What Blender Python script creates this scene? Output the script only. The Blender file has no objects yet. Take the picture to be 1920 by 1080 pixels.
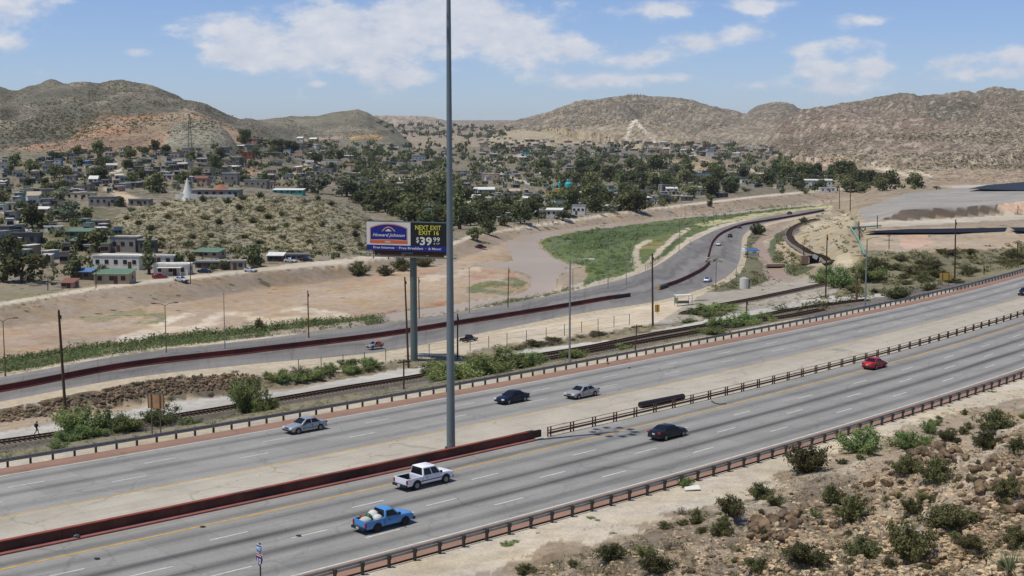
import bpy, bmesh, math, random
import numpy as np
from mathutils import Vector, Matrix, Quaternion
random.seed(7); RNG = np.random.default_rng(7)
SC = bpy.context.scene
COL = SC.collection
# ---------------------------------------------------------------- camera
F, VH, CAMH = 2450.0, 265.0, 28.0           # focal length in px of a 1920 frame, horizon row, eye height above the freeway
PITCH = math.atan((540 - VH) / F)
cam_d = bpy.data.cameras.new('camera'); cam = bpy.data.objects.new('camera', cam_d); COL.objects.link(cam)
cam_d.sensor_width = 36; cam_d.lens = 36 * F / 1920
cam_d.clip_start = 0.5; cam_d.clip_end = 40000
cam.location = (0, 0, CAMH); cam.rotation_euler = (math.pi / 2 - PITCH, 0, 0)
SC.camera = cam
# ---------------------------------------------------------------- view, sun, sky
SC.view_settings.view_transform = 'Standard'; SC.view_settings.look = 'None'
SC.view_settings.exposure = -0.12; SC.view_settings.gamma = 1.0
SC.view_settings.use_curve_mapping = False
SUN_EL = math.radians(68); SUN_H = Vector((-0.915, -0.403, 0)).normalized()
TO_SUN = Vector((SUN_H.x * math.cos(SUN_EL), SUN_H.y * math.cos(SUN_EL), math.sin(SUN_EL)))
sd = bpy.data.lights.new('sun', 'SUN'); sun = bpy.data.objects.new('sun', sd); COL.objects.link(sun)
sd.energy = 4.2; sd.angle = math.radians(0.53); sd.color = (1.0, 0.955, 0.88)
sun.rotation_euler = TO_SUN.to_track_quat('Z', 'Y').to_euler()
sun.location = (0, 0, 200)

W = bpy.data.worlds.new('World'); SC.world = W; W.use_nodes = True
nt = W.node_tree; nt.nodes.clear()
def N(tree, typ, **kw):
    n = tree.nodes.new(typ)
    for k, v in kw.items():
        if k == 'op': n.operation = v
        elif k[0] == 'i' and k[1:].isdigit():
            n.inputs[int(k[1:])].default_value = v
        else: setattr(n, k, v)
    return n
def build_sky():
    L = nt.links.new
    sky = N(nt, 'ShaderNodeTexSky', sky_type='NISHITA', sun_disc=False)
    sky.sun_elevation = SUN_EL; sky.sun_rotation = math.atan2(SUN_H.x, SUN_H.y)
    sky.altitude = 1200; sky.air_density = 1.0; sky.dust_density = 0.45; sky.ozone_density = 2.2
    tc = N(nt, 'ShaderNodeTexCoord')
    # flatten the direction so that clouds are wider than tall, like a far cumulus field
    mp = N(nt, 'ShaderNodeMapping'); mp.inputs['Scale'].default_value = (1.0, 1.0, 1.9)
    L(tc.outputs['Generated'], mp.inputs['Vector'])
    n1 = N(nt, 'ShaderNodeTexNoise'); n1.inputs['Scale'].default_value = 14.0; n1.inputs['Detail'].default_value = 9; n1.inputs['Roughness'].default_value = 0.56
    L(mp.outputs[0], n1.inputs['Vector'])
    n2 = N(nt, 'ShaderNodeTexNoise'); n2.inputs['Scale'].default_value = 46; n2.inputs['Detail'].default_value = 7; n2.inputs['Roughness'].default_value = 0.62
    L(mp.outputs[0], n2.inputs['Vector'])
    # cloud banks seen in the photograph: direction (x/y, z/y), half sizes, weight
    acc = None
    sep = N(nt, 'ShaderNodeSeparateXYZ'); L(tc.outputs['Generated'], sep.inputs[0])
    ymx = N(nt, 'ShaderNodeMath', op='MAXIMUM', i1=0.02); L(sep.outputs['Y'], ymx.inputs[0])
    ax = N(nt, 'ShaderNodeMath', op='DIVIDE'); L(sep.outputs['X'], ax.inputs[0]); L(ymx.outputs[0], ax.inputs[1])
    ez = N(nt, 'ShaderNodeMath', op='DIVIDE'); L(sep.outputs['Z'], ez.inputs[0]); L(ymx.outputs[0], ez.inputs[1])
    cmb = N(nt, 'ShaderNodeCombineXYZ'); L(ax.outputs[0], cmb.inputs[0]); L(ez.outputs[0], cmb.inputs[1])
    for (u, v, w, h, k) in CLOUDS:
        sub = N(nt, 'ShaderNodeVectorMath', op='SUBTRACT'); L(cmb.outputs[0], sub.inputs[0])
        sub.inputs[1].default_value = ((u - 960) / F, (VH - v) / F, 0)
        mul = N(nt, 'ShaderNodeVectorMath', op='MULTIPLY'); L(sub.outputs[0], mul.inputs[0])
        mul.inputs[1].default_value = (F / w, F / h, 0)
        dot = N(nt, 'ShaderNodeVectorMath', op='DOT_PRODUCT'); L(mul.outputs[0], dot.inputs[0]); L(mul.outputs[0], dot.inputs[1])
        neg = N(nt, 'ShaderNodeMath', op='MULTIPLY', i1=-1.0); L(dot.outputs['Value'], neg.inputs[0])
        ex = N(nt, 'ShaderNodeMath', op='EXPONENT'); L(neg.outputs[0], ex.inputs[0])
        wk = N(nt, 'ShaderNodeMath', op='MULTIPLY', i1=k * (.82 if v < 70 else 1.0)); L(ex.outputs[0], wk.inputs[0])
        if acc is None: acc = wk
        else:
            ad = N(nt, 'ShaderNodeMath', op='ADD'); L(acc.outputs[0], ad.inputs[0]); L(wk.outputs[0], ad.inputs[1]); acc = ad
    mix = N(nt, 'ShaderNodeMath', op='MULTIPLY', i1=0.42); L(n2.outputs['Fac'], mix.inputs[0])
    a1 = N(nt, 'ShaderNodeMath', op='MULTIPLY_ADD', i1=0.58); L(n1.outputs['Fac'], a1.inputs[0]); L(mix.outputs[0], a1.inputs[2])
    a2 = N(nt, 'ShaderNodeMath', op='ADD'); L(a1.outputs[0], a2.inputs[0]); L(acc.outputs[0], a2.inputs[1])
    ramp = N(nt, 'ShaderNodeMapRange', interpolation_type='SMOOTHSTEP'); ramp.inputs['From Min'].default_value = 0.572; ramp.inputs['From Max'].default_value = 0.785
    ramp.inputs['To Max'].default_value = 0.92
    L(a2.outputs[0], ramp.inputs['Value'])
    cc = N(nt, 'ShaderNodeMapRange'); cc.inputs['From Min'].default_value = 0.30; cc.inputs['From Max'].default_value = 0.72
    L(n2.outputs['Fac'], cc.inputs['Value'])
    cmix = N(nt, 'ShaderNodeMixRGB'); cmix.inputs[1].default_value = CLOUD_LO; cmix.inputs[2].default_value = CLOUD_HI
    L(cc.outputs[0], cmix.inputs[0])
    fin = N(nt, 'ShaderNodeMixRGB'); L(ramp.outputs[0], fin.inputs[0])
    tint = N(nt, 'ShaderNodeMixRGB', blend_type='MULTIPLY', i0=1.0); tint.inputs[2].default_value = SKY_TINT
    L(sky.outputs[0], tint.inputs[1]); L(tint.outputs[0], fin.inputs[1]); L(cmix.outputs[0], fin.inputs[2])
    bg = N(nt, 'ShaderNodeBackground'); bg.inputs['Strength'].default_value = 0.10
    out = N(nt, 'ShaderNodeOutputWorld'); L(fin.outputs[0], bg.inputs['Color']); L(bg.outputs[0], out.inputs['Surface'])
CLOUDS = [(60, 15, 120, 50, .34), (30, 90, 60, 16, .22), (270, 103, 30, 12, .24), (145, 118, 25, 9, .2), (90, 135, 40, 14, .2), (460, 75, 60, 40, .30), (620, 60, 110, 55, .34),
          (480, 115, 80, 22, .25), (700, 100, 120, 60, .28), (860, 40, 120, 55, .32), (960, 90, 90, 50, .30), (1080, 95, 40, 22, .28), (800, 20, 200, 28, .22), (760, 150, 70, 14, .2), (1100, 155, 90, 16, .22),
          (1245, 22, 60, 20, .34), (1408, 18, 50, 16, .36), (1300, 85, 70, 22, .32), (1400, 68, 55, 20, .34), (1200, 115, 90, 22, .26), (1600, 42, 70, 15, .32), (1590, 84, 60, 16, .32), (1500, 98, 40, 16, .28),
          (1530, 128, 60, 18, .3), (1630, 130, 32, 24, .3), (1780, 118, 70, 18, .28), (1900, 105, 50, 18, .3), (1790, 145, 60, 12, .22), (1560, 165, 60, 16, .22), (1400, 160, 70, 14, .2), (1260, 148, 80, 10, .2), (1880, 140, 60, 12, .22), (600, 160, 20, 7, .26)]
CLOUD_LO = (6.3, 6.8, 7.9, 1); CLOUD_HI = (8.4, 8.5, 8.9, 1); SKY_TINT = (0.90, 0.975, 1.26, 1)
build_sky()

# ---------------------------------------------------------------- projection helpers (pixels of the photograph <-> world)
CP, SP = math.cos(PITCH), math.sin(PITCH)
def ray(u, v):
    dy = F * CP + (540 - v) * SP
    return (u - 960) / dy, (-F * SP + (540 - v) * CP) / dy        # dx/dy, dz/dy
def Pz(u, v, z=0.0):
    a, s = ray(u, v); Y = (z - CAMH) / s
    return np.array([a * Y, Y, z])
def project(x, y, z):
    zz = z - CAMH
    d = y * CP - zz * SP; up = y * SP + zz * CP
    return 960 + F * x / d, 540 - F * up / d
def lin(c): c = c / 255.0; return c / 12.92 if c <= 0.04045 else ((c + 0.055) / 1.055) ** 2.4
GAIN = (1.24, 1.27, 1.44)
def C(r, g, b, k=1.0): return (min(.85, k * lin(r) / GAIN[0]), min(.85, k * lin(g) / GAIN[1]), min(.85, k * lin(b) / GAIN[2]))
def sstep(e0, e1, x):
    t = np.clip((np.asarray(x, float) - e0) / (e1 - e0), 0, 1); return t * t * (3 - 2 * t)

# ---------------------------------------------------------------- noise
_perm = np.random.default_rng(3).integers(0, 2 ** 31, 65536)
def _h(ix, iy): return _perm[(ix * 374761393 + iy * 668265263) & 65535] / 2.0 ** 31
def vnoise(x, y):
    x = np.asarray(x, float); y = np.asarray(y, float)
    ix = np.floor(x).astype(np.int64); iy = np.floor(y).astype(np.int64); fx = x - ix; fy = y - iy
    fx = fx * fx * fx * (fx * (fx * 6 - 15) + 10); fy = fy * fy * fy * (fy * (fy * 6 - 15) + 10)
    a, b, c, d = _h(ix, iy), _h(ix + 1, iy), _h(ix, iy + 1), _h(ix + 1, iy + 1)
    return ((a * (1 - fx) + b * fx) * (1 - fy) + (c * (1 - fx) + d * fx) * fy) * 2 - 1
def fbm(x, y, o=5, r=.5):
    s = 0; a = 1; t = 0
    for k in range(o):
        s = s + a * vnoise(x * 2 ** k + 17.3 * k, y * 2 ** k - 9.1 * k); t += a; a *= r
    return s / t
def ridged(x, y, o=4):
    s = 0; a = 1; t = 0
    for k in range(o):
        s = s + a * (1 - 2 * np.abs(vnoise(x * 2 ** k + 31.7 * k, y * 2 ** k + 5.3 * k))); t += a; a *= .5
    return s / t
# ================================================================ freeway frame (curved road, s along it, o across it, o > 0 towards the camera hill)
_PA, _PB = Pz(0, 1066), Pz(1920, 607.5)
_TH = math.atan2(_PB[0] - _PA[0], _PB[1] - _PA[1]); _ST, _CT = math.sin(_TH), math.cos(_TH)
_cal = [(0, 1066), (480, 964.7), (960, 857.5), (1035, 840), (1440, 739.5), (1615, 694), (1920, 607.5)]
_cs = [(lambda p: (p[0] * _ST + p[1] * _CT, p[0] * _CT - p[1] * _ST))(Pz(u, v)) for u, v in _cal]
_poly = np.polyfit([c[0] for c in _cs], [c[1] for c in _cs], 2)
def fw_raw(s): return np.polyval(_poly, s)
def fw(s, o, z=0.0):
    s = np.asarray(s, float); o = np.asarray(o, float)
    k = np.where(o < -4, 1 - 0.13 * sstep(120, 290, s), 1.0)      # the far carriageway draws in slowly towards the right
    o = o * k
    d = np.polyval(np.polyder(_poly), s); n = np.sqrt(1 + d * d)
    ps = s - d / n * o; pc = fw_raw(s) + o / n
    x = ps * _ST + pc * _CT; y = ps * _CT - pc * _ST
    return np.stack([x, y, np.zeros_like(x) + z], -1)
def fw_dir(s):
    a = fw(s - .5, 0.0); b = fw(s + .5, 0.0); d = b - a; return math.atan2(d[1], d[0])
def fw_so(x, y):
    ps = x * _ST + y * _CT; pc = x * _CT - y * _ST
    s = ps
    for _ in range(4):
        d = np.polyval(np.polyder(_poly), s); n = np.sqrt(1 + d * d)
        o = (pc - fw_raw(s)) * n
        o = (pc - fw_raw(s)) / n * 1.0 if False else ((pc - fw_raw(s)) / n + (ps - s) * (-d / n))
        s = s + ((ps - s) + (pc - fw_raw(s)) * d) / (n * n)
    return s, o
O_NW, O_NY, O_BAR, O_FY, O_FW, O_FG, O_NG = 13.9, 0.0, -3.25, -12.2, -24.2, -27.2, 16.3

# ================================================================ terrain control rows (near to far): (u, v, z)
NR = [(-400, 1335), (0, 1240), (620, 1090), (960, 1003), (1440, 866), (1920, 716), (2320, 590)]
def off(lst, dv, z): return [(u, v + dv, z) for u, v in lst]
FG = [(-400, 938), (0, 872), (400, 806), (840, 733), (960, 709), (1440, 617), (1715, 559), (1920, 515), (2320, 430)]
RAIL = [(-400, 896), (0, 836), (80, 825), (225, 804), (410, 774), (517, 756), (780, 712), (1100, 657), (1435, 595), (1620, 567), (1920, 505), (2320, 420)]
RZ = lambda u: float(np.interp(u, [0, 960, 1435, 1620, 1920], [-9, -8.5, -6, -4, -2.5]))
ROWS = [
 (off(NR, 480, 11.5), None), (off(NR, 285, 6.0), None), (off(NR, 160, 2.4), None), (off(NR, 60, .25), None), (off(NR, 0, -.12), None),
 (off(FG, 0, -.12), None), (off(FG, -8, -.35), None),
 ([(u, v + 9, RZ(u)) for u, v in RAIL], None), ([(u, v - 7, RZ(u)) for u, v in RAIL], None),
 ([(-400, 845, -10), (0, 790, -10), (240, 760, -10), (440, 738, -10), (505, 729, -10), (710, 698, -10), (790, 689, -10), (975, 656, -9.5), (1235, 620, -8.5), (1440, 573, -7), (1600, 549, -5.5), (1920, 490, -4), (2320, 415, -3)], None),
 ([(-400, 815, -8.6), (0, 764, -8.5), (120, 744, -8), (240, 720, -7.5), (350, 704, -7.3), (430, 699, -7.3), (490, 704, -8.5), (600, 700, -9), (740, 679, -9.3), (975, 640, -9), (1235, 606, -8), (1440, 560, -7), (1600, 540, -5.6), (1920, 482, -4.5), (2320, 405, -3)], None),
 ([(-400, 800, -8.7), (0, 752, -8.7), (240, 710, -8.3), (480, 690, -9), (700, 663, -9.8), (840, 636, -10), (960, 611, -10.2), (1100, 583, -10.2), (1230, 552, -10.2), (1320, 535, -10)], None),
 ([(-400, 752, -8.7), (0, 705, -8.7), (240, 662, -8.4), (480, 636, -9), (700, 608, -9.8), (840, 588, -10), (960, 566, -10.2), (1100, 540, -10.3), (1200, 510, -10.2), (1270, 470, -10), (1330, 440, -10), (1400, 425, -10), (1545, 391, -9.5)], (-500, 1560)),
 # right: pit floor, pit banks, plateau edge
 ([(1560, 500, -6), (1700, 480, -5), (1920, 458, -4.5), (2320, 440, -4)], (1555, 2400)),
 ([(1600, 445, -5), (1700, 441, -4.6), (1920, 437, -4), (2320, 430, -3)], (1590, 2400)),
 ([(1600, 428, -4), (1700, 424, -4), (1920, 415, -4), (2320, 400, -3)], (1590, 2400)),
 ([(1640, 415, -4), (1690, 413, -4), (1800, 408, -4), (1920, 402, -4), (2320, 385, -3)], (1630, 2400)),
 ([(1640, 411.5, -3.7), (1690, 393, -.2), (1800, 388, .1), (1920, 376, 1.7), (2320, 350, 3)], (1630, 2400)),
 ([(1610, 395, -5), (1700, 380, -4), (1920, 362, -3), (2320, 345, -2)], (1600, 2400)),
 # river plain
 ([(-400, 735, -13.6), (0, 692, -13.6), (180, 662, -13.6), (400, 640, -13.6), (600, 620, -13.6), (840, 587, -13.6), (980, 561, -13.6), (1060, 543, -13.4), (1130, 500, -13), (1200, 470, -12.8), (1300, 430, -12.6), (1500, 391, -12.5)], (-500, 1540)),
 ([(-400, 652, -13), (0, 612, -13), (200, 585, -13), (480, 540, -13), (640, 520, -13), (840, 492, -13), (1000, 446, -13), (1200, 413, -13), (1440, 386, -13), (1600, 369, -13)], (-500, 1620)),
 ([(-400, 615, -9.5), (0, 574, -9.5), (200, 541, -9.5), (480, 511, -9.5), (640, 495, -9.5), (840, 464, -9.5), (900, 441, -9.5), (1000, 426, -9.5), (1200, 396, -9.5), (1440, 368.5, -9.5), (1600, 354, -9.5)], (-500, 1620)),
 ([(-400, 590, -9.8), (0, 555, -9.8), (200, 527, -9.8), (480, 500, -9.8), (640, 486, -9.8), (840, 456, -9.8), (900, 434, -9.8), (1000, 421, -10), (1200, 392, -10), (1440, 366, -10), (1600, 352, -10)], (-500, 1620)),
 ([(-400, 500, -8), (0, 480, -7), (350, 470, -7), (700, 440, -10.5), (1000, 400, -11.7), (1200, 382, -11), (1440, 357, -10), (1600, 347, -9.5), (1700, 341, -8), (1920, 335, -6), (2320, 330, -4)], None),
 ([(-400, 420, -2), (0, 420, -4), (350, 420, -4), (700, 400, -10), (1000, 360, -11), (1200, 345, -10.5), (1440, 335, -8), (1700, 328, -3), (1920, 322, -1), (2320, 315, 2)], None),
 ([(-400, 350, 6), (0, 345, 3), (350, 345, 2), (700, 350, -9), (1000, 330, -10), (1200, 318, -6), (1440, 315, -3), (1700, 312, 4), (1920, 305, 6), (2320, 300, 8)], None),
 ([(-400, 310, 10), (0, 312, 10), (350, 318, 9), (700, 315, -3), (1000, 300, 2), (1200, 295, 5), (1440, 295, 6), (1700, 295, 12), (1920, 285, 17), (2320, 282, 18)], None),
 ([(-400, 285, 20), (0, 290, 18), (350, 290, 18), (700, 285, 10), (1000, 275, 19), (1440, 276, 18), (1700, 276, 20), (1920, 272, 24), (2320, 272, 24)], None),
]
# ---- fan grid: columns are azimuths, rows are distances
_inner = np.arange(-120, 2041, 4.0); _outl = np.linspace(-900, -140, 36); _outr = np.linspace(2060, 2820, 36)
GU = np.concatenate([_outl, _inner, _outr]); GA = (GU - 960) / (F * CP + 40 * SP)
GY = np.concatenate([np.exp(np.arange(math.log(4), math.log(50), .035)), np.exp(np.arange(math.log(50), math.log(4600), .0088)), np.exp(np.arange(math.log(4600), math.log(14000), .03))])
NC, NRW = len(GA), len(GY)
def base_heights():
    H = np.zeros((NC, NRW))
    for i, u in enumerate(GU):
        ys, zs = [4.0, 12.0], [25.5, 22.0]
        for pts, rng in ROWS:
            if rng and not (rng[0] <= u <= rng[1]): continue
            pu = [p[0] for p in pts]
            v = np.interp(u, pu, [p[1] for p in pts]); z = np.interp(u, pu, [p[2] for p in pts])
            if u < pu[0]: v = pts[0][1] + (u - pu[0]) * (pts[1][1] - pts[0][1]) / (pu[1] - pu[0])
            s = ray(u, v)[1]
            if s > -1e-4: continue
            Y = (z - CAMH) / s
            if Y <= ys[-1] + .5: Y = ys[-1] + .5
            ys.append(Y); zs.append(z)
        ys += [max(4600, ys[-1] + 500), 9000, 14000]; zs += [28 + (265 - 238) / F * 4600, 28 + (265 - 229) / F * 9000, 28 + (265 - 226) / F * 14000]
        H[i] = np.interp(GY, ys, zs)
    k = np.array([1, 4, 6, 4, 1.]) / 16
    Hs = H.copy()
    for _ in range(3):
        Hp = np.pad(Hs, ((2, 2), (0, 0)), mode='edge'); Hs = sum(k[j] * Hp[j:j + NC] for j in range(5))
    return Hs
HZ = base_heights()
XX = GA[:, None] * GY[None, :]; YY = np.broadcast_to(GY[None, :], XX.shape).copy()
# ---- hills: ridge line in the picture at its own distance, foot distance, back distance, gully size
HILLS = [
 ('left_mountain', [(-900, 215), (-400, 196), (-150, 180), (0, 170), (14, 166), (32, 172), (50, 171), (70, 161), (110, 152), (132, 158), (175, 155.5), (200, 157), (220, 149.5), (240, 149), (270, 154), (300, 160), (325, 171), (355, 185), (385, 189), (415, 205), (445, 217), (480, 222), (510, 229), (560, 250), (640, 268)], 1950, 1120, 3200, 110, 24),
 ('red_ridge', [(-900, 262), (-200, 255), (0, 258), (60, 250), (100, 240), (140, 226), (200, 208), (250, 209), (300, 213), (370, 208), (400, 220), (450, 243), (490, 262), (520, 280)], 1480, 990, 1800, 60, 7),
 ('grey_knob', [(255, 290), (290, 262), (330, 236), (350, 227), (400, 226), (440, 248), (470, 270), (490, 290)], 1240, 985, 1400, 30, 4),
 ('middle_hill', [(420, 262), (470, 228), (530, 221), (550, 217), (600, 218.5), (640, 210), (675, 203), (690, 207), (705, 217), (735, 231), (770, 247), (800, 262)], 2600, 2050, 3300, 70, 7),
 ('mesa', [(640, 232), (690, 220), (705, 217), (730, 215.5), (780, 217), (815, 219), (838, 227), (900, 232)], 6500, 5200, 9000, 200, 8),
 ('central_hill', [(860, 250), (900, 240), (935, 232), (980, 223), (1020, 212), (1060, 198), (1100, 188), (1130, 182), (1165, 179.5), (1200, 180), (1240, 182), (1290, 188), (1330, 200), (1370, 208), (1390, 213), (1420, 222), (1460, 240), (1500, 262)], 3800, 2950, 5200, 230, 22),
 ('tan_spur', [(880, 258), (930, 243), (1000, 240), (1100, 234), (1150, 229), (1195, 222), (1215, 225), (1260, 240), (1300, 250), (1350, 262)], 2750, 2230, 3200, 90, 2),
 ('tan_shoulder', [(1260, 262), (1290, 245), (1330, 234), (1380, 230), (1440, 230), (1480, 238), (1520, 255)], 2900, 2250, 3500, 90, 4),
 ('round_hill', [(1350, 240), (1380, 213), (1400, 202), (1430, 194), (1460, 191), (1480, 196), (1495, 206), (1530, 220), (1580, 250)], 4100, 2900, 5200, 120, 9),
 ('right_range', [(1400, 262), (1460, 235), (1495, 206), (1530, 202), (1560, 194), (1580, 192), (1620, 187), (1650, 182), (1675, 175), (1700, 177), (1720, 181), (1750, 178), (1800, 176), (1815, 178), (1840, 166), (1865, 162), (1890, 168), (1905, 170), (1920, 167), (2000, 158), (2300, 172), (2820, 200)], 3000, 1650, 4500, 150, 34),
 ('red_foothill', [(1400, 262), (1440, 245), (1500, 226), (1560, 211), (1600, 214), (1660, 224), (1690, 218), (1740, 214), (1790, 231), (1830, 246), (1870, 252), (1950, 240), (2200, 230), (2820, 240)], 2250, 1420, 2800, 100, 15),
 ('low_slope', [(1480, 272), (1560, 255), (1640, 248), (1760, 243), (1850, 238), (1920, 240), (2200, 238), (2820, 250)], 1800, 1290, 2300, 45, 8),
 ('scrub_mound', [(150, 470), (190, 432), (230, 397), (290, 379), (340, 369), (400, 363.5), (500, 364), (580, 367), (620, 372), (660, 388), (700, 410), (740, 436), (800, 470)], 535, 432, 640, 22, 1.6),
 ('east_knoll', [(1430, 470), (1470, 425), (1500, 405), (1540, 389), (1580, 386), (1610, 398), (1625, 430), (1640, 470)], 470, 385, 520, 16, 1.6),
 ('central_lobe', [(930, 250), (970, 236), (1010, 217), (1060, 200.5), (1110, 189), (1140, 185), (1165, 191), (1185, 206), (1200, 219), (1225, 236), (1260, 250)], 3420, 2900, 3700, 120, 9),
 ('central_lobe', [(1120, 250), (1150, 240), (1190, 224), (1215, 211), (1240, 201), (1265, 190.5), (1290, 190.5), (1320, 200), (1350, 211), (1385, 224), (1430, 240), (1470, 255)], 3480, 2900, 3750, 120, 9),
 ('red_dome', [(1440, 255), (1480, 236), (1510, 219), (1540, 207), (1575, 196.5), (1610, 202), (1640, 219), (1670, 236), (1710, 258)], 2640, 2050, 3000, 110, 9),
 ('dark_spur', [(1610, 262), (1650, 240), (1690, 214), (1720, 195), (1745, 186), (1790, 183.5), (1830, 200), (1860, 222), (1890, 240), (1930, 262)], 2600, 2000, 2950, 100, 10),
 ('tan_flank', [(1780, 262), (1825, 238), (1870, 213), (1920, 196), (1980, 186), (2080, 196), (2200, 230), (2300, 262)], 2520, 1950, 2900, 100, 10),
 ('town_hillock', [(1140, 330), (1180, 305), (1230, 292), (1300, 290), (1350, 300), (1400, 318), (1440, 335)], 1640, 1350, 1900, 40, 3),
]
HID = np.full(HZ.shape, -1, int); GUL = np.zeros(HZ.shape)
for hi, (nm, rl, Yr, Y0, Y1, gs, ga) in enumerate(HILLS):
    us = [p[0] for p in rl]
    v = np.interp(GU, us, [p[1] for p in rl])
    zr = CAMH + (VH - v) / F * Yr
    ins = (GU >= us[0]) & (GU <= us[-1])
    endf =  np.where(us[0] > -800, sstep(0, 70, GU - us[0]), 1) * np.where(us[-1] < 2700, sstep(0, 70, us[-1] - GU), 1)
    wob = 0.10 * (Yr - Y0) * fbm(XX / 140 + hi * 7, YY / 260, 3)
    front = np.clip((YY + wob - Y0) / (Yr - Y0), 0, 1); back = np.clip((Y1 - YY) / (Y1 - Yr), 0, 1)
    t = endf[:, None] ** .7 * np.where(YY < Yr, front ** (1.0 if nm != 'scrub_mound' else .8), back ** 1.4)
    foot = np.interp([Y0], GY, np.arange(NRW))[0]; zf = HZ[:, int(foot)]
    q = 1 - t
    g = .62 * (ridged(XX / gs + hi * 3.1, YY / (gs * 2.2) + 1.7, 4) - .25) + (.75 * (ridged(XX / (gs * 2.7) + hi * 1.3, YY / (gs * 5) + 4.1, 2) - .2) if ga > 14 else 0)
    detail = fbm(XX / (gs * .22), YY / (gs * .4), 4)
    hh = zf[:, None] - 2 + (zr[:, None] - zf[:, None] + 2) * t + ga * g * np.clip(t * q * 3.2, 0, .9) + ga * .15 * detail * np.clip(t * 4, 0, 1)
    hh = np.where(ins[:, None] & (t > 0), hh, -1e3)
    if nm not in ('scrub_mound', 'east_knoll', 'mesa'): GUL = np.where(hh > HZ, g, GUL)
    HID = np.where(hh > HZ, hi, HID); HZ = np.maximum(HZ, hh)

class Poly:
    def __init__(s, pts): s.p = np.array(pts, float)
    def inside(s, u, v):
        u = np.asarray(u, float); v = np.asarray(v, float); r = np.zeros(u.shape, bool); p = s.p
        for i in range(len(p)):
            x1, y1 = p[i]; x2, y2 = p[i - 1]
            if y1 == y2: continue
            c = ((y1 > v) != (y2 > v)) & (u < (x2 - x1) * (v - y1) / (y2 - y1) + x1); r ^= c
        return r
    def dist(s, u, v):
        d = np.full(np.shape(u), 1e9); p = s.p
        for i in range(len(p)):
            a = p[i - 1]; b = p[i]; ab = b - a; l2 = (ab ** 2).sum() + 1e-9
            t = np.clip(((u - a[0]) * ab[0] + (v - a[1]) * ab[1]) / l2, 0, 1)
            d = np.minimum(d, np.hypot(u - a[0] - t * ab[0], v - a[1] - t * ab[1]))
        return np.where(s.inside(u, v), -d, d)
def wpoly(pts, z):
    q = np.array([Pz(u, v, z)[:2] for u, v in pts]); return Poly(q), q
# ---- the road below the freeway: paired edges in the picture (near edge, far edge)
PAIS = [((-300, 806), (-300, 752)), ((0, 752), (0, 706)), ((240, 708), (240, 664)), ((480, 681), (480, 636)), ((700, 661), (700, 608)), ((840, 636), (840, 588)), ((960, 612), (960, 567)), ((1050, 594), (1050, 550)),
        ((1130, 580), (1115, 536)), ((1210, 568), (1175, 520)), ((1280, 552), (1220, 503)), ((1335, 533), (1250, 486)), ((1372, 511), (1275, 468)), ((1386, 490), (1291, 456)), ((1390, 468), (1308, 447)), ((1391, 452), (1330, 436)), ((1397, 438), (1352, 427)), ((1420, 423), (1385, 417)), ((1465, 412), (1440, 405.5)), ((1510, 404), (1490, 398)), ((1555, 396), (1540, 391))]
PZ = lambda u: float(np.interp(u, [-300, 0, 240, 480, 700, 840, 960, 1400, 1550], [-8.7, -8.7, -8.35, -9, -9.8, -10, -10.2, -10, -9.6]))
def resample(P, step):
    P = np.asarray(P, float); d = np.r_[0, np.cumsum(np.linalg.norm(np.diff(P, axis=0), axis=1))]
    n = max(2, int(d[-1] / step) + 1); q = np.linspace(0, d[-1], n)
    return np.stack([np.interp(q, d, P[:, k]) for k in range(P.shape[1])], 1)
def catmull(P, n=8):
    P = np.asarray(P, float); P = np.vstack([2 * P[0] - P[1], P, 2 * P[-1] - P[-2]]); out = []
    for i in range(1, len(P) - 2):
        for t in np.linspace(0, 1, n, endpoint=False):
            out.append(.5 * ((2 * P[i]) + (-P[i - 1] + P[i + 1]) * t + (2 * P[i - 1] - 5 * P[i] + 4 * P[i + 1] - P[i + 2]) * t ** 2 + (-P[i - 1] + 3 * P[i] - 3 * P[i + 1] + P[i + 2]) * t ** 3))
    out.append(P[-2]); return np.array(out)
PN = catmull([Pz(*a, PZ(a[0])) for a, b in PAIS]); PF = catmull([Pz(*b, PZ(b[0])) for a, b in PAIS])
PAIS_POLY = Poly(np.vstack([PN[:, :2], PF[::-1, :2]]))
# ---- water
WZ = -14.0
RIVER = [(-400, 742), (0, 694), (100, 678), (180, 663), (330, 645), (470, 634), (600, 621), (720, 605), (840, 587), (980, 561), (1060, 545), (1086, 534), (1098, 520), (1098, 502), (1066, 495), (1035, 481), (1015, 466), (1008, 452), (1030, 441), (1090, 434), (1180, 424), (1260, 414), (1400, 400), (1560, 383),
         (1560, 379), (1400, 394), (1260, 408), (1160, 417), (1050, 431), (975, 441), (952, 452), (950, 470), (962, 488), (935, 492), (900, 497), (905, 503), (955, 507), (985, 513), (996, 525), (990, 540), (960, 554), (850, 571), (755, 584), (655, 598), (560, 609), (500, 617), (430, 626), (330, 637), (180, 652), (90, 664), (0, 677), (-400, 722)]
RIVP, RIVQ = wpoly(RIVER, WZ)
CANAL = [(1469, 427), (1429, 443), (1410, 459), (1424, 474), (1436, 492), (1439, 508), (1442, 524), (1480, 521), (1470, 507), (1447, 490), (1440, 471), (1432, 455), (1452, 439), (1478, 430)]
CNZ = -10.6
CANP, CANQ = wpoly(CANAL, CNZ)
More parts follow.
